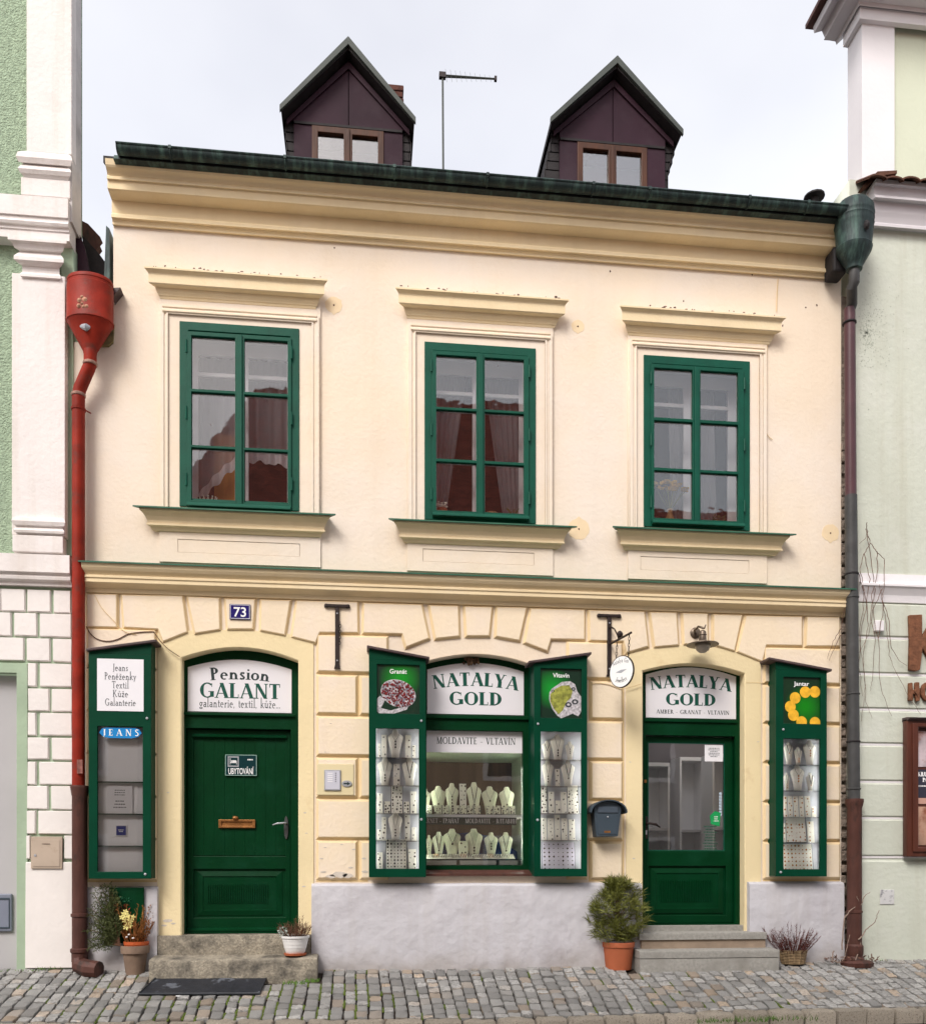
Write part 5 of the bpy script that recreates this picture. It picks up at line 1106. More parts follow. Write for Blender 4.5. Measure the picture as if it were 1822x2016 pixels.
def card(x, y, z, w, h, label, group=None, m=None, dots=5, lean=.25, amb=False, frame=True, cat='earring card', name='earring_card'):
    """upright display card, leaning back, with small jewels pinned on it"""
    e = empty(name, (x, y, z), label=label, cat=cat, group=group); m = m or VELV
    def T(u, v, o=0): return (x + u, y + lean * v - o, z + v)
    mb = MB(); a = [T(-w / 2, 0), T(w / 2, 0), T(w / 2, h), T(-w / 2, h)]; b = [(p[0], p[1] + .006, p[2]) for p in a]
    mb.add(a + b, [(0, 1, 2, 3), (7, 6, 5, 4), (0, 4, 5, 1), (1, 5, 6, 2), (2, 6, 7, 3), (3, 7, 4, 0)]).build('card_board', m, e)
    if frame:
        fb = MB(); t = .0035
        for u0, u1, v0, v1 in ((-w / 2 - t, w / 2 + t, -.001, t), (-w / 2 - t, -w / 2, t, h), (w / 2, w / 2 + t, t, h)):
            fb.add([T(u0, v0, .002), T(u1, v0, .002), T(u1, v1, .002), T(u0, v1, .002)], [(0, 1, 2, 3)])
        fb.build('card_edge', NAVY, e, recalc=False)
    jm = MB(); cols = max(1, round(math.sqrt(dots * w / h))); rows = max(1, math.ceil(dots / cols)); k = 0
    for i in range(rows):
        for j in range(cols):
            if k >= dots: break
            k += 1; u = (j + .5 + U(-.3, .3) * (dots < 40)) / cols * w - w / 2; v = (i + .5 + U(-.25, .25) * (dots < 40)) / rows * h; s_ = min(.0075, w / cols * .33) * U(.5, 1.35)
            p = T(u, v, .003); jm.add([(p[0] - s_, p[1], p[2]), (p[0], p[1], p[2] - s_ * 1.2), (p[0] + s_, p[1], p[2]), (p[0], p[1], p[2] + s_ * 1.2), (p[0], p[1] - s_ * .6, p[2])], [(0, 1, 4), (1, 2, 4), (2, 3, 4), (3, 0, 4)])
    jm.build('jewels', (AMB if amb else JEWD), e, kind='stuff')
    return e
# --- main window, upper shelf
Y0 = .26; L_ = 'shelf of the arched shop window'
up = [(832, 849.5, 1550), (847.9, 879, 1545.8), (877, 904, 1540), (919.8, 949, 1538.4), (949.5, 981.5, 1546.7), (984, 1014.5, 1547.6)]
for i, (a, b, t) in enumerate(up):
    x0, x1 = PX(a, -Y0), PX(b, -Y0); z = zA; h = PZ((a + b) / 2, t, -Y0) - z
    w_ = x1 - x0; xc = (x0 + x1) / 2
    if i == 0: w_ = .12; xc = x1 - .06
    bust(xc, Y0 + .06, z, w_, h, VELG, f'lime-cream necklace bust, {ORD[i]} from the pension side, upper shop window shelf', i, 'necklace busts on the upper shelf of the shop window')
a, b = PX(905.6, -Y0), PX(918.8, -Y0); card((a + b) / 2, Y0 + .03, zA + .075, b - a, PZ(912, 1541, -Y0) - zA - .075, 'tall narrow stand hung with pendants among the upper necklace busts', m=VELV, dots=10, cat='pendant stand', name='pendant_stand', frame=False)
cs = [(838, 850), (854.5, 869), (871, 883.5), (889.5, 904), (905, 918.5), (919.8, 930.5), (932.8, 945.5), (958, 970), (972, 985), (986.7, 1000.5), (1001.5, 1014)]
for i, (a, b) in enumerate(cs):
    x0, x1 = PX(a, -.2), PX(b, -.2)
    card((x0 + x1) / 2, .2, zA, x1 - x0, .083, f'small cream earring card, {(ORD + ["eleventh"])[i]} from the pension side, upper shop window shelf', 'earring cards on the upper shelf of the shop window', VELG, 7)
lo = [(838, 851.5, 1643.5), (851.5, 876.4, 1637), (873, 908, 1630.6), (916, 951, 1630.6), (954, 981, 1638), (983, 1010.6, 1638)]
for i, (a, b, t) in enumerate(lo):
    x0, x1 = PX(a, -.36), PX(b, -.36); h = PZ((a + b) / 2, t, -.36) - zB
    bust((x0 + x1) / 2, .40, zB, x1 - x0, h, VELG, f'lime-cream necklace bust, {ORD[i]} from the pension side, lower shop window shelf', (i + 2) % 4, 'necklace busts on the lower shelf of the shop window')
card(PX(912, -.33), .33, zB + .01, .09, .16, 'short crown-shaped earring stand between the two widest lower necklace busts', m=VELG, dots=4, frame=False, cat='earring stand', name='earring_stand')
for i in range(13):
    a = 839 + i * 13.5; x0, x1 = PX(a, -.2), PX(a + 12.5, -.2); rt = empty('ring_tray', ((x0 + x1) / 2, .2, zB), label=f'shallow ring tray, {(ORD + ["eleventh", "twelfth", "thirteenth"])[i]} from the pension side in the shop window', cat='ring tray', group='ring trays in the shop window')
    mb = MB(); mb.add([(x0, .195, zB), (x1, .195, zB), (x1, .30, zB + .045), (x0, .30, zB + .045), (x0, .195, zB - .002), (x1, .195, zB - .002), (x1, .30, zB), (x0, .30, zB)], [(0, 1, 2, 3), (0, 4, 5, 1), (1, 5, 6, 2), (2, 6, 7, 3), (3, 7, 4, 0)]).build('tray', VELV, rt)
    jm = MB()
    for u in range(4):
        for v in range(3): p = (x0 + (u + .5) / 4 * (x1 - x0), .215 + v * .03, zB + .014 + v * .0125); s_ = .006; jm.add([(p[0] - s_, p[1], p[2]), (p[0] + s_, p[1], p[2]), (p[0], p[1] + s_, p[2] + .003), (p[0], p[1], p[2] + .012)], [(0, 1, 3), (1, 2, 3), (2, 0, 3)])
    jm.build('rings', [JEWS, AMB, JEWD, JEWS][i % 4], rt, kind='stuff')
# --- cabinets
CN = {'B': 'garnet cabinet', 'C': 'moldavite cabinet', 'D': 'amber cabinet'}
SN = ['top', 'upper', 'middle', 'lower', 'bottom']
def fill(nm, rows, m=VELV):
    C = CABS[nm]; d = .085
    for r_, items in enumerate(rows):
        zf = C['shelves'][r_] if r_ < 4 else C['zb'] + .045
        ytop_shelf = C['shelves'][r_ - 1] if r_ else C['gl'][2][1]
        for k, it in enumerate(items):
            kind, a, b, ht = it[:4]; x0, x1 = PX(a, d), PX(b, d); xc = (x0 + x1) / 2; w_ = x1 - x0
            where = f'{SN[r_]} shelf of the {CN[nm]}'; nth = ORD[k]
            if kind == 'b':
                e = bust(xc, -d, zf + .001, w_, ht, m, f'cream necklace bust standing {nth} in the row on the {where}', (k + r_) % 4, f'necklace busts in the {CN[nm]}', lean=.05)
                if nm == 'D':
                    for ch in e.children:
                        if ch.name.startswith('pendant'): ch.data.materials[0] = AMB
            elif kind == 's': card(xc, -d, zf + .001, w_, ht, f'slim cream earring stand, {nth} in the row on the {where}', f'earring stands in the {CN[nm]}', m, it[4] if len(it) > 4 else 6, .12, nm == 'D', False, 'earring stand', 'earring_stand')
            elif kind == 'p': card(xc, -d + .01, zf + .001, w_, ht, f'jewel board, {nth} in the row on the {where}', None, m if nm != 'C' or r_ < 4 else mat('lilac_board', (.66, .63, .72), .6, .03), it[4], .14, nm == 'D', True, 'jewel board', 'jewel_board')
fill('B', [
 [('s', 744, 749, .13, 3), ('s', 750.5, 761, .21, 3), ('b', 763, 793, .255), ('s', 797.5, 809, .21, 3), ('s', 811.5, 818, .12, 3)],
 [('b', 743, 772, .25), ('s', 774, 787, .20, 6), ('b', 791, 821, .25)],
 [('s', 742, 753, .18, 4), ('p', 756, 768, .11, 7), ('p', 770, 792, .25, 26), ('p', 794.5, 806, .11, 7), ('s', 808, 820, .2, 4)],
 [('s', 742, 750, .10, 3), ('s', 751, 760, .21, 5), ('b', 764, 792, .26), ('s', 797, 807, .23, 5), ('s', 810, 820, .12, 3)],
 [('s', 742, 753, .17, 6), ('p', 760, 800, .29, 60), ('s', 804, 819, .2, 8)]])
fill('C', [
 [('b', 1066, 1085, .175), ('b', 1083, 1110.5, .235), ('b', 1112, 1130, .17)],
 [('b', 1066, 1089, .24), ('s', 1093, 1102, .16, 4), ('b', 1104, 1131, .235)],
 [('p', 1066, 1077, .24, 14), ('s', 1080, 1091, .2, 4), ('s', 1093, 1103, .12, 2), ('s', 1104, 1116, .2, 4), ('p', 1118, 1139, .26, 22)],
 [('s', 1066, 1076, .20, 5), ('s', 1078, 1090.5, .2, 6), ('s', 1092, 1103, .23, 3), ('s', 1105, 1117, .2, 7), ('s', 1120, 1132, .19, 6)],
 [('p', 1068, 1132, .26, 48)]])
fill('D', [
 [('b', 1542, 1561, .215), ('b', 1562, 1578.5, .17), ('b', 1580, 1605, .235)],
 [('b', 1542, 1554, .17), ('b', 1555, 1583, .24), ('b', 1586, 1602, .17)],
 [('s', 1543, 1550, .2, 4), ('s', 1552, 1561, .2, 5), ('s', 1563, 1572, .2, 5), ('s', 1574, 1583, .2, 5), ('s', 1585, 1596, .2, 5), ('s', 1598, 1606, .1, 3)],
 [('s', 1542, 1547, .18, 3), ('p', 1549, 1588, .235, 26), ('s', 1590, 1603, .2, 5)],
 [('p', 1543, 1601, .255, 54)]])
# ================================================================== neighbours, pipes, ground
# ---- green and white house on the pension side
LD = .05
lh = empty('sage_house', (0, 0, 0), label='sage green house with white pilasters and white block courses beside the red downpipe', cat='house')
def LX(px, d=LD): return PX(px, d)
def LZ(px, py, d=LD): return PZ(px, py, d)
XB = LX(141); XW = XB - 3.6
zt_ = LZ(60, -120)
# walls: rough stucco above, smooth ground floor
poly('upper_wall', SAGEB, rect(XW, XB - .02, LZ(60, 1092), zt_), [], LD - .05, -.30, lh)
poly('upper_strip', SAGE, rect(LX(118), XB, LZ(60, 1092), LZ(60, 470)), [], LD - .03, -.12, lh)
poly('ground_wall', SAGE, rect(XW, XB, -.4, LZ(60, 1088)), [rect(XW + .4, LX(32), -.5 + .11, LZ(20, 1325))], LD - .03, -.30, lh)
MB().box(XW + .4, LX(32) , .06, .10, -.38, LZ(20, 1325)).build('passage_door', mat('grey_door', (.45, .44, .45), .7, .04, 2), lh)
MB().box(LX(1) - .3, LX(15.5), .03, .0595, LZ(10, 1835), LZ(10, 1760)).build('meter_box', mat('blue_grey_box', (.20, .22, .28), .5, .08, 3), lh, bevel=.01)
poly('meter_box_lid', BOXN, rect(LX(1) - .2, LX(11.5), LZ(10, 1829), LZ(10, 1768)), [rect(LX(1) - .18, LX(10), LZ(10, 1826), LZ(10, 1771))], -.024, -.031, lh)
# pilasters
def profx(pts, y0px): return [(d_, LZ(80, y, d_)) for d_, y in pts]
MB().box(LX(23, .1), LX(128, .1), -.10, .0, LZ(80, 1054, .1), LZ(80, 540, .1)).build('pilaster', WHITE, lh, bevel=.006)
MB().box(LX(24, .115), LX(124, .115), -.115, .0, LZ(80, 1088, .1), LZ(80, 1055, .1)).build('pilaster_base_block', WHITE, lh, bevel=.006)
MB().mold([(.105, LZ(80, 1017, .12)), (.13, LZ(80, 1019, .13)), (.14, LZ(80, 1026, .14)), (.13, LZ(80, 1034, .13)), (.11, LZ(80, 1037, .11)), (.115, LZ(80, 1040, .115)), (.13, LZ(80, 1044, .13)), (.125, LZ(80, 1049, .12)), (.105, LZ(80, 1051, .105))], LX(22, .14) + .14, LX(128, .14) - .14, mitre=True).build('pilaster_base_moulding', WHITE, lh)
cap_ = [(.19, 470), (.19, 475), (.17, 480), (.16, 484), (.15, 491), (.125, 495), (.12, 498), (.135, 501), (.155, 506), (.155, 513), (.13, 520), (.115, 523), (.105, 525), (.105, 537), (.12, 540), (.12, 545), (.10, 549)]
MB().mold([(d_, LZ(80, y, d_)) for d_, y in cap_], LX(15, .19) + .19, LX(131, .19) - .19, mitre=True).build('capital', WHITE, lh)
MB().mold([(.15, LZ(80, 386, .15)), (.15, LZ(80, 424, .15)), (.135, LZ(80, 427, .13)), (.135, LZ(80, 434, .13)), (.15, LZ(80, 436, .15)), (.14, LZ(80, 442, .14)), (.12, LZ(80, 446, .12)), (.12, LZ(80, 452, .12)), (.11, LZ(80, 454, .11)), (.11, LZ(80, 470, .11))], XW, LX(136, .12), back=-.05).build('entablature', WHITE, lh)
MB().box(LX(41, .12), LX(138, .12), -.12, .0, LZ(80, 385, .12), LZ(80, 350, .12)).build('attic_base_block', WHITE, lh, bevel=.006)
MB().mold([(.12, LZ(80, 299, .12)), (.155, LZ(80, 302, .15)), (.165, LZ(80, 311, .16)), (.15, LZ(80, 321, .15)), (.12, LZ(80, 324, .12)), (.14, LZ(80, 328, .14)), (.155, LZ(80, 334, .15)), (.14, LZ(80, 342, .14)), (.13, LZ(80, 345, .13)), (.12, LZ(80, 350, .12))], LX(31, .165) + .165, LX(142, .165) - .165, mitre=True).build('attic_moulding', WHITE, lh)
MB().box(LX(52, .12), LX(141, .12), -.12, .0, LZ(80, 299, .12), zt_).build('attic_pilaster', WHITE, lh, bevel=.006)
MB().box(LX(141, .12) - .06, LX(141, .12) - .002, -.10, .145, LZ(140, 452, 0), zt_).build('attic_return', mat('weathered_white', (.60, .57, .55), .9, .1, 3, .4, 25, dirt=(.42, .40, .38), dscale=2, dlo=.5, dhi=.7), lh)
MB().mold([(.13, LZ(60, 1090, .13)), (.13, LZ(60, 1125, .13)), (.11, LZ(60, 1128, .11)), (.10, LZ(60, 1131, .10)), (.11, LZ(60, 1134, .11)), (.105, LZ(60, 1140, .10)), (.08, LZ(60, 1144, .08)), (.07, LZ(60, 1146, .07)), (.07, LZ(60, 1152, .07)), (.05, LZ(60, 1153, .05))], XW, LX(139, .1), back=-.02).build('band_moulding', WHITE, lh)
poly('door_band', SAGE, [(XW, LZ(30, 1305)), (LX(53), LZ(53, 1305)), (LX(53), -.3), (LX(31.5), -.3), (LX(31.5), LZ(30, 1324)), (XW, LZ(30, 1324))], [], LD - .01, LD - .031, lh, bevel=.004)
# white block courses
rows = [(1160, 1202.6, [(-60, 0), (1.3, 47.7), (53, 98), (104.5, 138)]), (1206.5, 1250.4, [(-40, 20.6), (27, 71), (77.5, 139)]), (1255.6, 1299.4, [(-45, 45), (51.6, 97), (103, 140)]),
        (1305, 1348.5, [(54, 70), (77.5, 140)]), (1355, 1397.5, [(54, 95.5), (101, 141)]), (1402.7, 1445, [(54, 69.7), (77.5, 141)]), (1451.7, 1493, [(53.5, 94), (100.7, 142)]), (1499.5, 1542, [(53.5, 69), (76, 142)]),
        (1547, 1591, [(52.5, 93), (99.5, 143)]), (1596, 1640, [(51.5, 68), (74.5, 143.5)]), (1645, 1690, [(50.5, 58.5), (125.5, 143.5)])]
for a, b, bl in rows:
    za, zb_ = LZ(80, a, LD), LZ(80, b, LD)
    for x0, x1 in bl: pad('block', WHITB, [(LX(x0 + .8) + U(-.003, .003), zb_ + U(-.004, .004)), (LX(x1 - .8), zb_ + U(-.004, .004)), (LX(x1 - .8) + U(-.003, .003), za - .004), (LX(x0 + .8), za - .004)], LD - .031, LD - .006, .008, lh)
poly('foot_render', WHITB, [(LX(49), GZ(-3)), (LX(146) , GZ(-3)), (LX(144.5), LZ(140, 1697)), (LX(50), LZ(60, 1697))], [], LD - .002, LD - .031, lh, bevel=.006)
ub = poly('utility_box', mat('beige_metal', (.47, .38, .30), .6, .06, 6, dirt=(.38, .29, .22), dscale=7, dlo=.55, dhi=.7), rect(LX(61.5), LX(123), LZ(90, 1710), LZ(90, 1647)), [], LD + .012, LD - .02, lh, bevel=.003)
poly('box_door', MC['beige_metal'], rect(LX(66), LX(119), LZ(90, 1706), LZ(90, 1653)), [], LD + .017, LD + .0125, ub, bevel=.002)
MB().lathe((LX(71), -LD - .017, LZ(71, 1684)), [(.012, 0), (.01, .005)], 10, 'y').build('lock', STEEL, ub)
MB().box(LX(84), LX(100), -LD - .019, -LD - .0175, LZ(90, 1662), LZ(90, 1661)).build('box_slot', IRON, ub)
# ---- low roof and flashing between the two houses
gp = empty('valley_roof', (0, 0, 0), label='dark sheet flashing and slates wedged behind the red hopper', cat='roof')
def zprism(pts, y0, y1, nm, m, **k): return MB().prism([P(x, y, -(y0 + y1) / 2) for x, y in pts], y0, y1).build(nm, m, gp, **k)
zprism([(147, 437), (155, 455), (168, 490), (176, 530), (178, 575), (146, 575), (142, 500)], .10, .14, 'valley_sheet', PURP)
zprism([(160, 438), (176, 446), (200, 472), (193, 480), (199, 488), (190, 500), (165, 470)], .42, .50, 'slate_edge', CAST)
zprism([(165, 470), (191, 498), (201, 510), (217, 532), (225, 600), (178, 600), (170, 520)], .30, .40, 'dark_slates', DARK)
zprism([(216, 461), (222.5, 467), (223, 560), (216, 590), (212, 560)], -.02, .2, 'gable_flashing', COPPER)
zprism([(222, 575), (241, 574), (224, 594)], -.10, .02, 'kicked_sheet', ROOFC)
zprism([(180, 640), (226, 640), (224, 676), (215, 684), (180, 684)], -.03, .04, 'mortar_stub', mat('mossy_mortar', (.20, .16, .07), .95, .4, 14, .8, 30))
# ---- red hopper and downpipe
rd = empty('red_downpipe', (PX(157, .12), -.12, 0), label='red downpipe with a large cone hopper between the sage and the peach house', cat='downpipe')
hc = PX(177.5, .15); yh = -.15; zt2 = PZ(177, 553, .15)
r1 = (PX(223, .15) - PX(132, .15)) / 2
zb2, zc2 = PZ(177, 636, .15), PZ(177, 692, .15)
rp_ = .052
MB().lathe((hc, yh, 0), [(r1 * .96, zt2), (r1 * 1.0, zt2 - .012), (r1 * 1.0, zt2 - .03), (r1 * .975, zt2 - .035), (r1 * .975, zt2 - .055), (r1, zt2 - .06), (r1 * 1.0, zb2 + .02), (r1 * 1.025, zb2 + .012), (r1 * 1.025, zb2 - .002), (r1 * .98, zb2 - .006), (rp_ * 1.1, zc2), (rp_ * 1.05, zc2 - .02)], 32, sy=.72).build('hopper', REDP, rd, auto=True)
fy = yh - r1 * .72 - .01; mb = MB(); cxx, czz = PX(160, .3), PZ(160, 588, .3)
for dx, dz, r_ in ((-.02, .0, .022), (.022, .01, .026), (.0, .03, .016), (-.025, -.045, .02), (.012, -.05, .018), (.035, -.045, .02), (.0, -.025, .014)): mb.lathe((cxx + dx, fy + .024, czz + dz), [(r_, 0), (r_ * .9, .012), (r_ * .3, .02)], 9, 'y')
mb.build('flower_ornament', mat('worn_ornament', (.42, .22, .14), .7, .4, 30), rd, kind='stuff')
MB().tube([(hc - .05, fy + .07, PZ(160, 632, .3)), (hc + .0, fy + .045, PZ(160, 634, .3) - .01), (hc + .02, fy + .06, PZ(160, 634, .3))], [.02, .03, .018], 10).build('worn_patch', STEEL, rd)
px_, pz_ = PX(154.5, .11), None
path = [(hc, yh, zc2 + .01), (hc, yh, PZ(174, 716, .15)), (hc - .012, yh + .01, PZ(174, 724, .13)), (px_ + .012, -.115, PZ(160, 766, .11)), (px_, -.11, PZ(155, 778, .11)), (px_, -.11, PZ(155, 1548, .11))]
MB().tube(path, rp_, 16).build('pipe', REDP, rd, auto=True)
for p_, a_ in ((path[1], .0), (path[4], 0)): MB().lathe((p_[0], p_[1], p_[2] - .012), [(rp_ + .003, 0), (rp_ + .007, .005), (rp_ + .007, .02), (rp_ + .003, .026)], 16).build('pipe_joint', mat('worn_joint', (.30, .17, .13), .6, .35, 30), rd)
MB().lathe((px_, -.11, PZ(155, 808, .11)), [(rp_ + .006, 0), (rp_ + .008, .02)], 16).tube([(px_ + rp_, -.10, PZ(155, 805, .11)), (px_ + rp_ + .03, -.05, PZ(155, 805, .11))], .006, 5).build('pipe_clip', REDP, rd)
r2 = .062; zz_ = lambda y: PZ(157, y, .11); xo = PX(157, .11)
MB().lathe((xo, -.11, 0), [(r2 + .012, zz_(1547)), (r2 + .014, zz_(1550)), (r2 + .012, zz_(1552)), (r2 + .004, zz_(1565)), (r2, zz_(1568)), (r2, zz_(1798)), (r2 + .01, zz_(1799)), (r2 + .01, zz_(1804)), (r2, zz_(1806)), (r2, zz_(1866)), (r2 + .014, zz_(1868)), (r2 + .014, zz_(1874)), (r2 + .004, zz_(1877)), (r2 + .004, zz_(1893))], 20).build('cast_pipe', CAST, rd, auto=True)
zf = GZ(-3.3, .15); MB().tube([(xo, -.11, zz_(1885)), (xo + .01, -.13, zf + .07), (xo + .10, -.19, zf + .045), (xo + .19, -.22, zf + .04)], [r2 + .002, r2 + .012, r2 + .015, r2 + .01], 10).build('pipe_shoe', CAST, rd)
MB().box(PX(151, .18), PX(162, .18), -.176, -.168, zz_(1524), zz_(1497)).build('sticker_remains', mat('sticker_remains', (.25, .10, .08), .8, .4, 30), rd)
# ---- copper hopper and far downpipe
cp = empty('copper_downpipe', (PX(1675, .12), -.12, 0), label='copper green barrel hopper on a plum and slate downpipe beside the mint house', cat='downpipe')
hc = PX(1684, .3); yh = -.27; Zc = lambda y: PZ(1684, y, .27); r1 = (PX(1721, .27) - PX(1648, .27)) / 2
MB().lathe((hc, yh, 0), [(r1 * .35, Zc(396)), (r1 * .75, Zc(401)), (r1 * .97, Zc(412)), (r1, Zc(424)), (r1 * 1.01, Zc(425)), (r1, Zc(428)), (r1 * .97, Zc(432)), (r1 * 1.0, Zc(436)), (r1 * .96, Zc(440)), (r1 * .985, Zc(445)), (r1 * .95, Zc(449)), (r1 * .86, Zc(487)), (r1 * .90, Zc(490)), (r1 * .86, Zc(496)), (r1 * .80, Zc(500)), (r1 * .5, Zc(520)), (r1 * .42, Zc(524)), (r1 * .40, Zc(531)), (.048, Zc(533))], 28, sy=.9).build('hopper', COPPER, cp, auto=True)
MB().lathe((hc + .03, yh - r1 * .86, Zc(466)), [(.03, -.0), (.02, .02), (.004, .03)], 8, 'y', sy=1.6).build('rosette', DARK, cp)
MB().box(PX(1640, .2), PX(1668, .2), -.20, -.02, PZ(1650, 548, .1), PZ(1650, 500, .1)).build('hopper_bracket', DARK, cp, bevel=.02)
xq = PX(1671, .11)
pa = [(hc, yh, Zc(531)), (hc, yh, Zc(556)), (hc - .01, yh + .02, Zc(562)), (xq + .015, -.13, PZ(1670, 601, .11)), (xq, -.115, PZ(1670, 612, .11))]
MB().tube(pa, .048, 16).build('pipe_bend', PIPEG, cp, auto=True)
MB().tube([(xq, -.115, PZ(1670, 608, .11)), (PX(1674, .115), -.115, PZ(1672, 980, .11))], .051, 16).build('upper_pipe', PIPEP, cp, auto=True)
MB().tube([(PX(1674, .115), -.115, PZ(1672, 976, .11)), (PX(1680, .115), -.115, PZ(1680, 1575, .11))], .056, 16).build('middle_pipe', PIPEG, cp, auto=True)
for y in (638, 1178, 1368, 1462, 1555, 1132): 
    x_ = PX(1671 + (y - 610) * .0093, .115); MB().lathe((x_, -.115, PZ(1675, y, .115)), [(.058, 0), (.063, .004), (.063, .014), (.058, .018)], 16).build('pipe_ring', DARK if y in (638, 1132, 1462) else PIPEG, cp)
Zc = lambda y: PZ(1681, y, .115); xq = PX(1681, .115); r2 = .066
MB().lathe((xq, -.115, 0), [(r2 + .016, Zc(1573)), (r2 + .016, Zc(1579)), (r2 + .010, Zc(1584)), (r2, Zc(1592)), (r2, Zc(1792)), (r2 + .006, Zc(1793)), (r2 + .006, Zc(1797)), (r2, Zc(1798)), (r2, Zc(1858)), (r2 + .014, Zc(1862)), (r2 + .014, Zc(1876)), (r2 + .006, Zc(1882)), (r2 + .03, Zc(1891))], 20).build('cast_pipe', CAST, cp, auto=True)
# ---- mint house
mh = empty('mint_house', (0, 0, 0), label='pale mint house with white cornices and grooved ground floor on the shop door side', cat='house')
RDp = .03
X0_ = PX(1664, 0); XE = X0_ + 4.2
mz = lambda y, d=RDp: PZ(1760, y, d)
XA = PX(1690, RDp)
poly('wall', MINT, [(X0_ + .02, -.4), (XE, -.4), (XE, mz(360)), (X0_ + .02, mz(360))], [], RDp, -.30, mh)
# grooves: each course is its own slab, proud of the joint
gy = [1187, 1256.5, 1328, 1397.5, 1466, 1539.5, 1610.5, 1687]
for i in range(len(gy) - 1):
    z1, z0 = mz(gy[i]) - .012, mz(gy[i + 1]) + .010
    MB().mold([(RDp + .004, z1), (RDp + .018, z1 - .014), (RDp + .018, z0 + .012), (RDp + .004, z0)], X0_ + .03, XE, back=RDp - .01).build('course', MINT, mh)
    MB().box(X0_ + .03, XE, -RDp - .0055, -RDp + .01, z0 - .0215, z0 - .0005).build('joint_line', WHITM, mh)
MB().mold([(RDp + .004, mz(1691) - .012), (RDp + .018, mz(1691) - .03), (RDp + .018, -.1)], X0_ + .03, XE, back=RDp - .01).build('base_course', MINT, mh)
MB().mold([(.05, mz(1130, .05)), (.055, mz(1147, .05)), (.10, mz(1149, .10)), (.10, mz(1153, .10)), (.085, mz(1157, .085)), (.06, mz(1169, .06)), (.055, mz(1172, .05)), (.05, mz(1178, .05)), (.045, mz(1186, .04))], PX(1690, .05), XE, back=0).build('band_moulding', WHITM, mh)
# middle cornice with tiled coping
LAVW = mat('lilac_white', (.64, .61, .63), .85, .03, 2)
mc_ = [(.20, mz(354, .2)), (.20, mz(362, .2)), (.165, mz(368, .165)), (.16, mz(385, .16)), (.185, mz(387, .185)), (.185, mz(391, .18)), (.13, mz(397, .13)), (.12, mz(412, .12)), (.115, mz(418, .115)), (.10, mz(428, .1)), (.085, mz(440, .085)), (.095, mz(442, .09)), (.095, mz(447, .09)), (.05, mz(450, .05))]
MB().mold(mc_, PX(1712, .1), XE, mitre=False, back=0).build('middle_cornice', LAVW, mh)
for i in range(26):
    x = PX(1709, .25) + i * .165 ; mb = MB()
    for j in range(9):
        a = math.pi * j / 8; mb.v += [(x + .085 - .085 * math.cos(a), -.27, mz(351, .27) + .035 * math.sin(a) + .012 * noise.noise(Vector((i * 1.7, 0, 0)))), (x + .085 - .085 * math.cos(a), .02, mz(351, .27) + .16 + .035 * math.sin(a))]
    mb.f = [(2 * j, 2 * j + 1, 2 * j + 3, 2 * j + 2) for j in range(8)]
    mb.v += [(v[0], v[1], v[2] - .014) for v in mb.v[:18]]; mb.f += [(18 + 2 * j, 18 + 2 * j + 2, 18 + 2 * j + 3, 18 + 2 * j + 1) for j in range(8)] + [(2 * j, 2 * j + 2, 20 + 2 * j, 18 + 2 * j) for j in range(8)]
    mb.build('tile', mat('coping_tile', (.10, .045, .028), .9, .4, 12, .6, 30), mh)
MB().prism([P(1699, 372, .1), P(1693, 371, .1), P(1722, 343, .1), P(1760, 341, .1), P(1760, 347, .1), P(1728, 351, .1)], -.14, -.05).build('coping_edge', MC['coping_tile'], mh)
# attic storey
za = mz(352, 0); ztop = mz(-140, 0)
AY = .20
poly('attic_wall', mat('attic_mint', (.62, .66, .52), .9, .04, 1.5, .3, 20), rect(PX(1667, -AY) + .02, XE, za - .3, ztop), [], -.02, -AY, mh)
MB().box(PX(1696, .03), PX(1760, .03), -.03, .019, za - .3, PZ(1700, 38, .03)).build('attic_pilaster', WHITM, mh)
MB().box(PX(1696, .03), PX(1696, .03) + .12, .0191, AY + .02, za - .35, PZ(1700, 38, .03)).build('attic_return', WHITM, mh)
def rmold(prof, x0, name, m, yb=.55):
    """cornice that turns the corner and runs back along the side of the attic"""
    mb = MB(); n = len(prof)
    for x, y, sx, sy in ((XE, 0, 0, -1), (x0, 0, -1, -1), (x0, yb, -1, 0)):
        for d_, z in prof: mb.v.append((x + sx * d_, y + sy * d_, z))
    for k in range(2): mb.f += [(k * n + i, k * n + i + 1, (k + 1) * n + i + 1, (k + 1) * n + i) for i in range(n - 1)]
    mb.v.append((x0 + .3, yb, prof[0][1])); mb.v.append((x0 + .3, yb, prof[-1][1])); mb.f.append(tuple(2 * n + i for i in range(n)) + (3 * n + 1, 3 * n))
    mb.v.append((XE, yb, prof[0][1])); mb.f.append((0, n, 2 * n, 3 * n + 2)); return mb.build(name, m, mh)
zq = lambda y, d: PZ(1700, y, d); xr = PX(1698, .0)
rmold([(.075, zq(12, .075)), (.075, zq(36, .075)), (.03, zq(46, .03))], xr, 'attic_band', WHITM, .22)
rmold([(.34, zq(-75, .34)), (.33, zq(-60, .33)), (.25, zq(-48, .25)), (.22, zq(-28, .22)), (.23, zq(-25, .23)), (.17, zq(-12, .17)), (.11, zq(2, .11)), (.10, zq(11, .1)), (.0, zq(12, .0))], xr, 'attic_cornice', LAVW, .30)
mb = MB(); z_ = zq(-78, .34); mb.box(xr - .40, XE, -.42, .34, z_, z_ + .04).build('attic_roof_edge', CAST, mh)
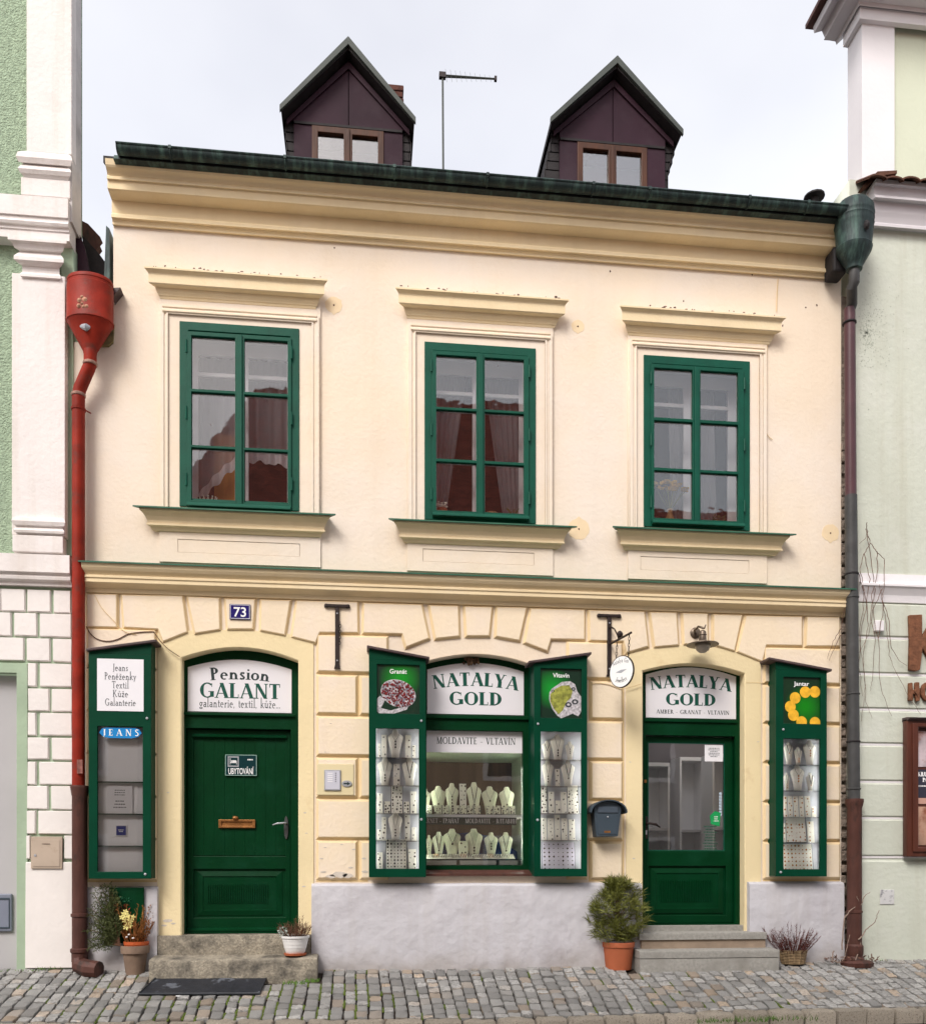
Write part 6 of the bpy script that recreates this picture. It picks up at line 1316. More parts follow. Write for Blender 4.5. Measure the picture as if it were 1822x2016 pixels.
# junction cover and box on the wall
pc = P(1745, 1766, .05); jb = empty('junction_cover', (pc[0], -.05, pc[1] - .08), label='white junction cover with dark scuffs low on the mint wall', cat='cover plate')
MB().box(pc[0] - .072, pc[0] + .072, -.056, -.046, pc[1] - .07, pc[1] + .07).build('cover', mat('scuffed_white', (.60, .60, .60), .6, .06, 4, dirt=(.20, .20, .22), dscale=14, dlo=.52, dhi=.62), jb, bevel=.006)
pc = P(1727, 1233, .05); MB().box(pc[0] - .045, pc[0] + .045, -.085, -.045, pc[1] - .05, pc[1] + .05).build('sensor_box', WHITM, label='small white box on the mint wall behind the hanging vines', cat='wall box', bevel=.006)
mb = MB()
for k in range(520):                              # speckled damp stain beside the downpipe
    a = U(0, 6.28); r_ = abs(random.gauss(0, 1.0)); px, py = 1706 + 34 * r_ * math.cos(a), 655 + 60 * r_ * math.sin(a) + (px - 1706 if 0 else 0)
    if px < 1690: continue
    c = P(px, py, .031); s_ = U(.0015, .005); mb.prism([(c[0] + s_ * math.cos(q), c[1] + s_ * 1.3 * math.sin(q)) for q in (0, 1.3, 2.5, 3.8, 5.1)], -.0316, -.029)
mb.build('damp_specks', mat('damp_speck', (.42, .455, .385), .95, .2, 20), mh, kind='stuff')
# wooden letters
def wood(name, pts, holes, label, d=.085):
    poly(name, RUST, [P(x, y, d) for x, y in pts], [[P(x, y, d) for x, y in h] for h in holes], d, .052, None, bevel=.006, label=label, cat='letter')
wood('wooden_letter', [(1789.5, 1210), (1815, 1209), (1815, 1252), (1840, 1209), (1868, 1212), (1833, 1262), (1870, 1322), (1842, 1324), (1816, 1275), (1811, 1318), (1802, 1320.5), (1789.5, 1318), (1791, 1260)], [], 'big rusty brown letter K on the mint wall')
wood('wooden_letter', [(1789.5, 1344), (1796, 1343), (1797, 1357), (1802, 1357), (1802, 1342.5), (1809.5, 1342.5), (1811, 1379), (1803, 1380.5), (1802, 1366), (1797, 1366), (1797.5, 1379), (1789, 1378.5)], [], 'small rusty brown letter H under the big letter on the mint wall')
o_ = [(1826 + 13 * math.cos(k * .3927), 1361 + 19 * math.sin(k * .3927)) for k in range(16)]; i_ = [(1826 + 5.5 * math.cos(k * .3927), 1361 + 11 * math.sin(k * .3927)) for k in range(16)]
wood('wooden_letter', o_, [i_], 'round rusty brown letter cut by the frame edge, beside the small letter H')
# menu case
cs_ = empty('menu_case', (PX(1850, .12), -.12, PZ(1850, 1687, .1)), label='mahogany wall case with posters, hanging on the mint wall', cat='display case')
x0, x1, z0, z1 = PX(1785, .13), PX(1785, .13) + .9, PZ(1790, 1686.5, .13), PZ(1790, 1414, .13)
poly('case_frame', CASE, rect(x0, x1, z0, z1), [rect(x0 + .115, x1 - .1, z0 + .09, z1 - .085)], .13, .055, cs_, bevel=.008)
poly('inner_frame', CASE, rect(x0 + .05, x1 - .05, z0 + .045, z1 - .045), [rect(x0 + .105, x1 - .1, z0 + .085, z1 - .08)], .145, .1305, cs_, bevel=.006)
MB().mold([(.12, z1 + .014), (.17, z1 + .004), (.16, z1 - .01), (.13, z1 - .02)], x0 - .0, x1, back=.05).build('case_top', ROOFC, cs_)
MB().box(x0 + .1, x1 - .09, -.085, -.08, z0 + .08, z1 - .08).build('backing', CASE, cs_)
xa, xb = x0 + .118, x1 - .12; H_ = z1 - z0
def pst(zf0, zf1, m, nm='poster'): return MB().box(xa, xb, -.090, -.0855, z0 + zf0 * H_, z0 + zf1 * H_).build(nm, m, cs_)
pst(.655, .915, mat('skin_poster', (.48, .40, .42), .5, .45, 5, dirt=(.33, .12, .07), dscale=4, dlo=.5, dhi=.6)); pst(.43, .635, mat('dark_poster', (.035, .035, .055), .4, .1, 3)); pst(.385, .428, mat('peach_poster', (.55, .32, .25), .4, .1, 3)); pst(.085, .365, mat('tan_poster', (.46, .28, .20), .5, .35, 4, dirt=(.25, .09, .05), dscale=5, dlo=.5, dhi=.65))
serif('KRU', .042, xa + .062, z0 + .585 * H_, .0905, LETW, cs_, T=.3); serif('PO', .040, xa + .095, z0 + .545 * H_, .0905, LETW, cs_, T=.3)
tinylines(MB(), xa + .01, xa + .12, z0 + .505 * H_, z0 + .525 * H_, .0912, 1).build('small_print', LETW, cs_, kind='stuff')
# ---- street furniture on the facade
def tbracket(px, yt, yb, label, arm=False):
    d = .035; x = PX(px, d); z1, z0 = PZ(px, yt, d), PZ(px, yb, d)
    e = empty('iron_bracket', (x, -.03, z0), label=label, cat='bracket', group='iron sign brackets')
    MB().box(x - .018, x + .018, -.05, -.018, z0 + .02, z1 - .028).build('post', IRON, e, bevel=.004)
    MB().box(x - .10, x + .10, -.055, -.016, z1 - .028, z1 - .006).lathe((x - .095, -.035, z1 - .032), [(.018, 0), (.02, .015), (.014, .03)], 8).lathe((x + .095, -.035, z1 - .032), [(.018, 0), (.02, .015), (.014, .03)], 8).build('crossbar', IRON, e)
    MB().prism([(x - .026, z0), (x + .026, z0), (x + .018, z0 + .03), (x - .018, z0 + .03)], -.052, -.016).build('foot', IRON, e)
    for k in (.12, .85): MB().lathe((x, -.05, z0 + (z1 - z0) * k), [(.008, 0), (.006, .005)], 8, 'y').build('rivet', STEEL, e)
    return e, x, z0, z1
def chain(p, q, n, name, e):
    mb = MB(); p, q = Vector(p), Vector(q)
    for i in range(n):
        c = p.lerp(q, (i + .5) / n); L_ = (q - p).length / n * .62; ax = Vector((1, 0, 0)) if i % 2 else Vector((0, 1, 0)); t = (q - p).normalized()
        mb.tube([c + t * L_ * math.cos(a) + ax * .008 * math.sin(a) for a in [k * math.pi / 4 for k in range(9)]], .0026, 4, caps=False)
    mb.build(name, IRON, e)
e, x, z0, z1 = tbracket(663.5, 1189, 1316, 'bare black iron sign bracket between the pension door and the garnet cabinet')
chain((x + .028, -.055, z1 - .16), (x + .022, -.055, z1 - .36), 8, 'chain', e)
e, x, z0, z1 = tbracket(1198.5, 1208.5, 1331.5, 'black iron sign bracket with an arm that carries the oval sign')
za_ = PZ(1200, 1267, .05); L_ = .50
MB().tube([(x + .01, -.05, za_), (x + .05, -.05 - L_, za_ - .03)], .010, 8).build('arm', IRON, e)
MB().tube([(x, -.05, PZ(1202, 1233, .05)), (x + .02, -.14, PZ(1202, 1240, .1)), (x + .028, -.22, za_ + .03), (x + .03, -.25, za_ + .002)], [.010, .006, .008, .012], 7).lathe((x + .032, -.27, za_ - .0), [(.012, 0), (.026, .012), (.030, .03), (.02, .05), (.006, .06)], 10).build('scroll', IRON, e)
sx, sy = x + .045, -.05 - L_ * .66
top = Vector((x + .045, -.05 - L_ * .93, za_ - .03)); t2 = Vector((x + .02, -.05 - L_ * .36, za_ - .01))
# oval sign hung from two chains, turned a little towards the street
ov = empty('oval_sign', (0, 0, 0), label='white oval sign with grey script, hanging on chains from the iron bracket', cat='sign')
cen = (top + t2) / 2; zc_ = PZ(1223.6, 1319.5, .40); cen = Vector((PX(1223.6, .35), -.35, zc_)); ang = math.radians(-52)
U_ = Vector((math.cos(ang), math.sin(ang), 0)); Nn = Vector((math.sin(ang), -math.cos(ang), 0)) 
if Nn.dot(CAM - cen) < 0: Nn = -Nn
def O(u, v, o): p = cen + U_ * u + Nn * o; return (p.x, p.y, p.z + v)
RX, RZ = .128, .142
mb = MB(); n = 32
for r_, o in ((1, .008), (1, -.008)): mb.v += [O(RX * r_ * math.cos(2 * math.pi * k / n), RZ * r_ * math.sin(2 * math.pi * k / n), o) for k in range(n)]
mb.f = [(k, (k + 1) % n, n + (k + 1) % n, n + k) for k in range(n)] + [tuple(range(n)), tuple(range(2 * n - 1, n - 1, -1))]
mb.build('rim', IRON, ov)
mb = MB(); mb.v = [O(RX * .95 * math.cos(2 * math.pi * k / n), RZ * .95 * math.sin(2 * math.pi * k / n), .0095) for k in range(n)]; mb.f = [tuple(range(n))]
mb.build('sign_face', mat('sign_pure_white', (.85, .85, .84), .4, .02), ov, recalc=False)
serif('Natalya Gold', .040, 0, .058, .0105, LETG, ov, width=.17, bow=.022, T=.13, basis=lambda a, b_, dd: O(a, b_ + .058, dd))
serif('Jewellery', .040, 0, -.085, .0105, LETG, ov, width=.13, bow=-.02, T=.13, basis=lambda a, b_, dd: O(a, b_ - .075, dd))
poly_ = MB(); poly_.v = [O(-.06, .0, .011), O(0, -.012, .011), O(.06, .012, .011), O(.0, .016, .011)]; poly_.f = [(0, 1, 2, 3)]; poly_.build('emblem', STEEL, ov, recalc=False)
chain(O(-.06, RZ * .9, 0), t2, 6, 'chain', ov); chain(O(.07, RZ * .86, 0), (top.x, top.y, top.z), 7, 'chain', ov)
# lamp over the shop door
Ld = .20; lx = PX(1382.5, Ld); la = empty('wall_lamp', (lx, -Ld / 2, PZ(1382, 1283, Ld)), label='antique brass wall lamp with a flat brim and pale globe over the shop door', cat='lamp')
ABR = mat('dull_bronze', (.13, .10, .075), .4, .3, 20, metal=.5)
MB().lathe((PX(1368, .03), -.028, PZ(1368, 1246, .03)), [(.05, 0), (.05, .01), (.038, .02), (.02, .028)], 18, 'y').build('rosette', ABR, la, auto=True)
z_ = PZ(1382, 1240, Ld); MB().tube([(PX(1368, .05), -.05, PZ(1368, 1246, .05)), (lx - .04, -.10, z_ + .02), (lx - .02, -.15, z_ + .045), (lx + .0, -Ld, z_ + .02), (lx + .015, -Ld, z_ + .015), (lx + .03, -Ld, z_ + .05)], [.010, .010, .010, .010, .008, .004], 8).build('lamp_arm', ABR, la, smooth=True)
Zl = lambda y: PZ(1382, y, Ld); MB().lathe((lx, -Ld, 0), [(.01, Zl(1240)), (.028, Zl(1243)), (.036, Zl(1250)), (.030, Zl(1251)), (.034, Zl(1257)), (.034, Zl(1260)), (.045, Zl(1263)), (.06, Zl(1264)), (.07, Zl(1266))], 20).build('lamp_neck', ABR, la, auto=True)
MB().lathe((lx, -Ld, 0), [(.05, Zl(1264.5)), (.14, Zl(1268)), (.143, Zl(1269.5)), (.07, Zl(1269.3))], 28).build('lamp_shade', ABR, la, auto=True)
MB().lathe((lx, -Ld, 0), [(.07, Zl(1268.5)), (.068, Zl(1274)), (.055, Zl(1280)), (.03, Zl(1284)), (.006, Zl(1285))], 20).build('globe', mat('frosted_glass', (.42, .37, .31), .35, .05), la, smooth=True)
# house number
x0, x1, z0, z1 = PX(451.5, .04), PX(492.8, .04), PZ(472, 1219, .04), PZ(472, 1189, .04)
hn = empty('house_number', ((x0 + x1) / 2, -.04, z0), label='dark blue enamel plate with the white number 73 on the keystone', cat='number plate')
MB().box(x0, x1, -.042, -.030, z0, z1).build('plate', ENAM, hn, bevel=.004)
poly('white_border', LETW, rect(x0 + .006, x1 - .006, z0 + .006, z1 - .006), [rect(x0 + .0095, x1 - .0095, z0 + .0095, z1 - .0095)], .0428, .0421, hn)
sans('73', .085, (x0 + x1) / 2, z0 + (z1 - z0) / 2 - .0425, .0424, LETW, hn, bold=.0022)
# intercom
x0, x1, z0, z1 = PX(623.5, .03), PX(696, .03), PZ(660, 1565, .03), PZ(660, 1504, .03)
ic = empty('intercom', ((x0 + x1) / 2, -.03, z0), label='grey intercom panel with an oval badge on a straw coloured board', cat='intercom')
MB().box(x0, x1, -.036, -.0285, z0, z1).build('board', mat('straw_board', (.72, .62, .38), .8, .04, 4), ic, bevel=.003)
a0, a1, b0, b1 = PX(638, .04), PX(670.5, .04), PZ(655, 1556, .04), PZ(655, 1515.5, .04)
MB().box(a0, a1, -.048, -.0365, b0, b1).build('panel', STEEL, ic, bevel=.003)
MB().box(a0 + .01, a1 - .01, -.0495, -.0485, b0 + .01, b1 - .01).build('panel_face', mat('pale_lilac_panel', (.55, .55, .62), .4, .03), ic)
for k in range(5):
    z = b1 - .03 - k * .018; MB().box(a0 + .03, a0 + .075, -.0505, -.05, z - .006, z + .003).build('name_label', PAPER, ic); MB().lathe((a0 + .10, -.05, z), [(.004, 0), (.004, .003)], 8, 'y').build('button', IRON, ic)
pc = P(682.5, 1542.5, .04); poly('badge', STEEL, oval(pc[0], pc[1], .045, .028, 20), [], .045, .0365, ic, bevel=.002); poly('badge_mark', LETD, [(pc[0] - .028, pc[1] - .006), (pc[0] + .004, pc[1] - .006), (pc[0] + .004, pc[1] - .016), (pc[0] + .03, pc[1]), (pc[0] + .004, pc[1] + .016), (pc[0] + .004, pc[1] + .006), (pc[0] - .028, pc[1] + .006)], [], .0462, .0452, ic)
# letterbox with an arched lid
mbx = empty('letterbox', (PX(1194, .12), -.1, PZ(1194, 1647, .12)), label='slate blue letterbox with an arched lid beside the shop door', cat='letterbox')
dF = .17; Xf = lambda p: PX(p, dF); Zf = lambda y: PZ(1195, y, dF)
fr = [(Xf(1174), Zf(1647)), (Xf(1216), Zf(1646)), (Xf(1222.5), Zf(1594)), (Xf(1222), Zf(1588)), (Xf(1212), Zf(1580)), (Xf(1195), Zf(1576.5)), (Xf(1178), Zf(1580)), (Xf(1169), Zf(1588)), (Xf(1168.5), Zf(1594))]
MB().prism(fr, -dF, -.028).build('box_body', BOXN, mbx, bevel=.004)
mb = MB(); n = 16; cxl = Xf(1196.5); rw = (Xf(1232.5) - Xf(1160.5)) / 2
o1 = [(cxl - rw * math.cos(math.pi * k / n), Zf(1599) + (Zf(1574.5) - Zf(1599)) * math.sin(math.pi * k / n)) for k in range(n + 1)]; i1 = [(x * .0 + cxl + (x - cxl) * .955, z - .010) for x, z in o1]
mb.prism(o1 + i1[::-1], -dF - .04, -.026); mb.build('lid', BOXN, mbx, auto=True)
MB().box(Xf(1176), Xf(1216), -dF - .008, -dF - .0005, Zf(1600), Zf(1588)).build('slot_flap', mat('slate_blue_metal_light', (.07, .09, .115), .35, .05), mbx, bevel=.003)
MB().prism([(Xf(1177), Zf(1643)), (Xf(1213.5), Zf(1642.5)), (Xf(1217), Zf(1604)), (Xf(1173.5), Zf(1604))], -dF - .005, -dF - .0005).build('front_door', BOXN, mbx, bevel=.002)
MB().lathe((Xf(1195.5), -dF - .005, Zf(1608)), [(.009, 0), (.007, .006)], 10, 'y').build('lock', STEEL, mbx)
MB().box(Xf(1188.5), Xf(1201), -dF - .0065, -dF - .0052, Zf(1639.5), Zf(1635.5)).build('name_plate', BRASS, mbx)
# cables along the facade
def cable(pts, label, r=.0035, m=None, d=.034):
    q = [PP(x, y, d) for x, y in pts]; sm = []
    for i in range(len(q) - 1):
        for t in range(4):
            p0 = q[max(i - 1, 0)]; p1, p2 = q[i], q[i + 1]; p3 = q[min(i + 2, len(q) - 1)]; u = t / 4
            sm.append(.5 * ((2 * p1) + (p2 - p0) * u + (2 * p0 - 5 * p1 + 4 * p2 - p3) * u * u + (3 * p1 - p0 - 3 * p2 + p3) * u ** 3))
    sm.append(q[-1]); MB().tube(sm, r, 5).build('cable', m or TWIGB, label=label, cat='cable')
cable([(170, 1233), (178, 1247), (192, 1258), (212, 1262), (232, 1258), (252, 1248), (278, 1244), (302, 1243)], 'loose brown cable sagging above the empty cabinet', .004)
cable([(187, 1172), (200, 1196), (222, 1220), (245, 1243), (268, 1249)], 'thin cable slanting down from the string course to the sagging cable', .0025, JOINT)
cable([(302, 1243), (316, 1262), (332, 1278), (354, 1293)], 'cable running from the empty cabinet to the pension door arch', .0035)
cable([(1163, 1346), (1180, 1345), (1200, 1348), (1222, 1356), (1243, 1352), (1262, 1346)], 'thin sagging cable between the moldavite cabinet and the shop door', .003, JOINT)
cable([(1531, 548), (1529, 575), (1528, 612)], 'short thin cable under the top cornice at the far end', .0035, JOINT, .01)
cable([(1530, 622), (1520, 645), (1512, 665), (1509, 700), (1508.5, 800), (1508, 850), (1520, 865)], 'long thin cable down beside the last upper window', .003, JOINT, .01)
cable([(1468, 1344), (1490, 1344), (1512, 1345)], 'short thin cable from the shop door to the amber cabinet', .003, JOINT, .01)
# ================================================================== ground
pv = MB(); nx = 60
KD = 1.085
xs = [-5.6 + 11.6 * i / nx for i in range(nx + 1)]
for x in xs: pv.v += [(x, .3, GZ(x) - .035), (x, 0, GZ(x) - .035), (x, -KD, GZ(x, KD) - .03)]
pv.f = [(i * 3 + j, i * 3 + j + 1, (i + 1) * 3 + j + 1, (i + 1) * 3 + j) for i in range(nx) for j in range(2)]
pave = pv.build('pavement', SOIL, org=(0, 0, 0), kind='structure')
def stone_mesh(seed, m, nm, sx=1, sy=1, sz=1, rough=.06):
    rnd = random.Random(seed); mb = MB(); n = 12; j = lambda a=rough: rnd.uniform(-a, a)
    base = []
    for k in range(n):
        a = 2 * math.pi * (k + .5) / n; c, s_ = math.cos(a), math.sin(a); q = (abs(c) ** 14 + abs(s_) ** 14) ** (-1 / 14); base.append((c * q / 2 * (1 + j(.05)), s_ * q / 2 * (1 + j(.05))))
    for sc, z in ((1.0, -1), (1.0, -.14), (.965, -.04), (.88, .0)): mb.v += [(x * sc * sx, y * sc * sy, (z + (j(.05) if z > -.5 else 0)) * sz) for x, y in base]
    mb.v.append((j(.1) * sx, j(.1) * sy, .01 * sz))
    for r_ in range(3): mb.f += [(r_ * n + k, r_ * n + (k + 1) % n, (r_ + 1) * n + (k + 1) % n, (r_ + 1) * n + k) for k in range(n)]
    mb.f += [(3 * n + k, 3 * n + (k + 1) % n, 4 * n) for k in range(n)]
    me = mb.mesh(nm, m); me.polygons.foreach_set('use_smooth', [True] * len(me.polygons)); me.set_sharp_from_angle(angle=math.radians(50)); return me
VAR = [stone_mesh(s_, COB, 'cobble') for s_ in range(10)]
slots = []
x = -5.3
while x < 5.6:
    w_ = U(.088, .112); y = -.006 if R() < .5 else -.03; lean = 0
    while y > -KD + .015:
        l_ = U(.085, .15)
        if y - l_ < -KD - .005: l_ = y + KD + .005
        if l_ > .04:
            mx_ = x + w_ / 2 + .022 * noise.noise(Vector((x * .9, y * 2.3, 0))); my = y - l_ / 2
            slots.append((mx_, my, w_ - .011, l_ - .010, GZ(mx_, -my) + U(-.006, .004)))
        y -= l_
    x += w_
STEPX = [(PX(290, .45), PX(627, .45), .34), (PX(1244, .35), PX(1537, .35), .20)]
def hidden(s_): return any(a - .02 < s_[0] < b + .02 and -s_[1] < dd for a, b, dd in STEPX)
slots = [s_ for s_ in slots if not hidden(s_)]
vis = lambda s_: (s_[2] * s_[3]) / ((Vector((s_[0], s_[1], s_[4])) - CAM).length ** 3) * (1 if -4.15 < s_[0] < 4.55 else .05)
slots.sort(key=vis, reverse=True)
tilt = math.atan(.26)
def place(me, s_, rz=0): 
    M = Matrix.Translation((s_[0], s_[1], s_[4])) @ Matrix.Rotation(tilt + U(-.03, .03), 4, 'X') @ Matrix.Rotation(U(-.04, .04), 4, 'Y') @ Matrix.Rotation(rz + U(-.05, .05), 4, 'Z') @ Matrix.Diagonal((s_[2], s_[3] * 1.03, .11, 1)); return M
for s_ in slots[:300]:
    ob = bpy.data.objects.new('cobble', random.choice(VAR)); COL.objects.link(ob); ob.parent = pave; ob.matrix_local = place(None, s_, math.pi * (R() < .5))
rest = MB()
for s_ in slots[300:]:
    me = random.choice(VAR); M = place(None, s_, math.pi * (R() < .5)); rest.add([M @ v.co for v in me.vertices], [tuple(p.vertices) for p in me.polygons])
rest.build('cobbles', COB, pave, auto=True, kind='stuff')
# kerb
kb = MB().box(-5.6, 6, -KD - .12, -KD - .005, -.6, -.38).build('kerb', SOIL, org=(0, 0, 0), kind='structure')
KV = [stone_mesh(50 + s_, KERBM, 'kerb_stone', rough=.03) for s_ in range(8)]
x = -5.3
while x < 5.8:
    w_ = U(.23, .31); s_ = (x + w_ / 2, -KD - .062, w_ - .010, .118, GZ(x, KD) + U(-.014, .0))
    ob = bpy.data.objects.new('kerb_stone', random.choice(KV)); COL.objects.link(ob); ob.parent = kb
    ob.matrix_local = Matrix.Translation((s_[0], s_[1], s_[4])) @ Matrix.Rotation(.10 + U(-.05, .05), 4, 'X') @ Matrix.Rotation(U(-.02, .02), 4, 'Y') @ Matrix.Diagonal((s_[2], s_[3], .22, 1)); x += w_
# road: falls gently away to the far side of the street
rd_ = MB(); rd_.add([(-60, -1.2, -.41), (60, -1.2, -.41), (60, -16, -1.15), (-60, -16, -1.15)], [(3, 2, 1, 0)]); rd_.build('road', ROADM, org=(0, 0, 0), kind='structure')
gd = MB(); gd.add([(-200, -200, -1.6), (200, -200, -1.6), (200, 200, -1.6), (-200, 200, -1.6)], [(0, 1, 2, 3)]); gd.build('ground', ROADM, org=(0, 0, 0), kind='structure', recalc=False)
# grass and moss in the joints
mo = MB()
def tuft(x, y, z, n, h, s_=.03):
    for k in range(n):
        a = U(0, 6.28); b = Vector((x + U(-s_, s_), y + U(-s_, s_) * .6, z)); t = b + Vector((.4 * h * math.cos(a), .3 * h * math.sin(a), h * U(.5, 1))); w_ = Vector((.004, 0, 0)); mo.add([b - w_, b + w_, t], [(0, 1, 2)])
for px, d, n, h, sp in ((664, .015, 60, .05, .08), (580, .40, 60, .04, .09), (615, .36, 60, .04, .06), (95, .02, 50, .03, .12), (60, .05, 40, .02, .2), (1480, 1.20, 120, .05, .2), (1400, 1.20, 80, .045, .15), (1560, 1.2, 80, .045, .2), (1700, .05, 20, .03, .2)):
    x = PX(px, d); tuft(x, -d, GZ(x, d) - (.06 if d > 1.1 else .0), n, h, sp)
mo.build('grass', mat('grass_green', (.09, .17, .03), .8, .4, 30), kind='stuff')
ms = MB()
for s_ in slots:
    u = PX(700, .6); dens = math.exp(-((s_[0] - PX(560, .7)) / .75) ** 2) * (1 if -s_[1] > .35 else .4) + .25 * (noise.noise(Vector((s_[0] * .9, s_[1], 4))) > .1) + .04
    if R() < dens * .75:
        xx = s_[0] + s_[2] / 2 + .006
        for k in range(int(s_[3] / .012)): yy = s_[1] - s_[3] / 2 + k * .012; q = U(.006, .011) * (1.4 if dens > .6 else 1); ms.lathe((xx + U(-.005, .005), yy, GZ(xx, -yy) - .018), [(q * .8, 0), (q, .007), (q * .4, .016)], 5)
ms.build('moss', MOSS, kind='stuff')
# ================================================================== far side of the street (shows as reflections in the panes)
def far_house(x0, x1, y0, ez, rz, ry, label, wm, hipl=0, hipr=0):
    e = empty('opposite_house', ((x0 + x1) / 2, y0, -1.2), label=label, cat='house')
    MB().box(x0, x1, y0 - 7, y0, -1.6, ez).build('wall', wm, e)
    MB().add([(x0 - .1, y0 + .35, ez - .1), (x1 + .1, y0 + .35, ez - .1), (x1 - hipr, ry, rz), (x0 + hipl, ry, rz), (x0 - .1, 2 * ry - y0, ez - .1), (x1 + .1, 2 * ry - y0, ez - .1)], [(0, 1, 2, 3), (3, 2, 5, 4), (0, 3, 4), (1, 5, 2)]).build('roof', TILEO, e)
    n = max(2, int((x1 - x0) / 2.1))
    for i in range(n):
        x = x0 + (i + .5) * (x1 - x0) / n
        for z in (.0, 2.7, 5.2):
            if z + 1.5 < ez: 
                f = MB().box(x - .55, x + .55, y0 + .001, y0 + .03, z - .05, z + 1.55).build('window_frame', WHITM, e); MB().box(x - .45, x + .45, y0 + .031, y0 + .035, z + .05, z + 1.45).build('pane', mat('opposite_window', (.05, .06, .07), .15, .1), f)
    return e
far_house(-4.9, 3.4, -9.4, 7.3, 11.9, -12.8, 'tall street house with a steep red-brown roof, mirrored in the first two upper windows', WALLO, hipl=1.5)
far_house(3.6, 14, -9.4, 6.0, 9.4, -12.4, 'lower street house with a red-brown roof, mirrored in the last upper window', mat('far_grey_wall', (.36, .33, .31), .9, .1, 1))
far_house(-16, -5.2, -9.8, 4.6, 7.6, -12.6, 'low street house at the pension end, across the street', mat('far_tan_wall', (.42, .33, .24), .9, .1, 1))
# ================================================================== steps, mat, pots and plants
def slab(name, m, x0, x1, d0, d1, z0, z1, parent, wob=.006, nx=24, bev=.014, drop=.0, wear=0.0):
    """worn stone slab between x0 and x1, from d0 (wall) to d1 (front)"""
    mb = MB(); prof = [(d0, z1), (d0 + (d1 - d0) * .5, z1 - drop * .5), (d1 - bev, z1 - drop), (d1 - bev * .3, z1 - drop - bev * .3), (d1, z1 - drop - bev), (d1, (z0 + z1) / 2), (d1 + .002, z0)]; n = len(prof)
    for i in range(nx + 1):
        t = i / nx; x = x0 + (x1 - x0) * t
        for j, (d, z) in enumerate(prof):
            q = noise.noise(Vector((x * 4, d * 6, z * 7))); mb.v.append((x, -d - q * wob * (j > 1), z + (q * wob - wear * math.sin(t * math.pi)) * (0 < j < 5)))
    mb.f = [(i * n + j, i * n + j + 1, (i + 1) * n + j + 1, (i + 1) * n + j) for i in range(nx) for j in range(n - 1)]
    o = len(mb.v); mb.v += [(x0, -d0, z0), (x1, -d0, z0)]; mb.f += [tuple(range(n)) + (o,), tuple(nx * n + j for j in range(n)) + (o + 1,)]
    return mb.build(name, m, parent, auto=True)
s = empty('stone_steps', (PX(460), -.2, 0), label='two worn sandstone steps in front of the plank door', cat='steps')
d1, d2 = .06, .31
zt1 = PZ(460, 1841, d1); zt2 = PZ(460, 1887.5, d2)
slab('step', STONE, PX(308.5, d1), PX(612, d1), -.19, d1, zt2 - .02, zt1, s, .004, bev=.010)
slab('step', STONE, PX(293, d2), PX(623.5, d2), .0, d2, -.25, zt2 + .018, s, .009, bev=.024, drop=.022, wear=.008)
s = empty('granite_steps', (PX(1380), -.2, 0), label='two thin grey granite steps in front of the glazed shop door', cat='steps')
d1, d2 = .125, .27
za = PZ(1385, 1837, d1); zb = PZ(1385, 1849.5, d1)
slab('slab', GRAN, PX(1258, d1), PX(1508.5, d1), -.21, d1, zb, za + .016, s, .0015, bev=.006, drop=.012)
zc_ = PZ(1385, 1862, d1 - .02)
MB().box(PX(1262, .11), PX(1506, .11), -.11, .0, zc_ - .05, zb - .001).build('riser', mat('beige_riser', (.30, .23, .17), .9, .15, 8, .4, 40), s)
z1, z2, z3 = PZ(1395, 1872.5, d2), PZ(1395, 1886, d2), PZ(1395, 1903, d2)
slab('slab', GRAN, PX(1258.5, d2), PX(1533.8, d2), .0, d2, z2 + .002, z1 + .018, s, .0015, bev=.005, drop=.014)
slab('slab', GRAN, PX(1258.5, d2) + .004, PX(1533.8, d2) - .004, .0, d2 - .003, -.2, z2 - .002, s, .0015, bev=.003)
# door mat lying on the cobbles
d0, d1 = contact(420, 1923), contact(400, 1960); xa0, xa1, xb0, xb1 = PX(312, d0), PX(527, d0), PX(273, d1), PX(511, d1)
def mz_(x, d): return GZ(x, d) + .014
mt = empty('door_mat', (PX(400, .6), -.6, mz_(-2, .6)), label='black rubber mat lying on the cobbles below the sandstone steps', cat='mat')
mb = MB(); nn = 12
for i in range(nn + 1):
    for j in range(5):
        t, u = i / nn, j / 4; x = (xa0 + (xa1 - xa0) * t) * (1 - u) + (xb0 + (xb1 - xb0) * t) * u; d = d0 + (d1 - d0) * u; mb.v.append((x, -d, mz_(x, d) + .003 * noise.noise(Vector((x * 5, d * 5, 1)))))
top_n = len(mb.v); mb.f = [(i * 5 + j, i * 5 + j + 1, (i + 1) * 5 + j + 1, (i + 1) * 5 + j) for i in range(nn) for j in range(4)]
mb.v += [(a, b, c - .012) for a, b, c in mb.v]; ring = [j for j in range(5)] + [i * 5 + 4 for i in range(1, nn + 1)] + [nn * 5 + j for j in (3, 2, 1, 0)] + [i * 5 for i in range(nn - 1, 0, -1)]
mb.f += [(ring[k], ring[(k + 1) % len(ring)], ring[(k + 1) % len(ring)] + top_n, ring[k] + top_n) for k in range(len(ring))]
mb.build('mat_sheet', RUB, mt)
cs_ = [(xa0, d0), (xa1, d0), (xb1, d1), (xb0, d1), (xa0, d0)]
MB().tube([(x, -d, mz_(x, d) + .002) for x, d in cs_], .009, 6).build('mat_border', mat('rubber_border', (.03, .034, .04), .5, .2, 10), mt)
MB().lathe((PX(350, .68), -.68, mz_(-2.4, .68)), [(.012, 0), (.01, .004)], 8, sx=1.5).build('bottle_cap', LETW, label='small white scrap lying on the black rubber mat', cat='litter')
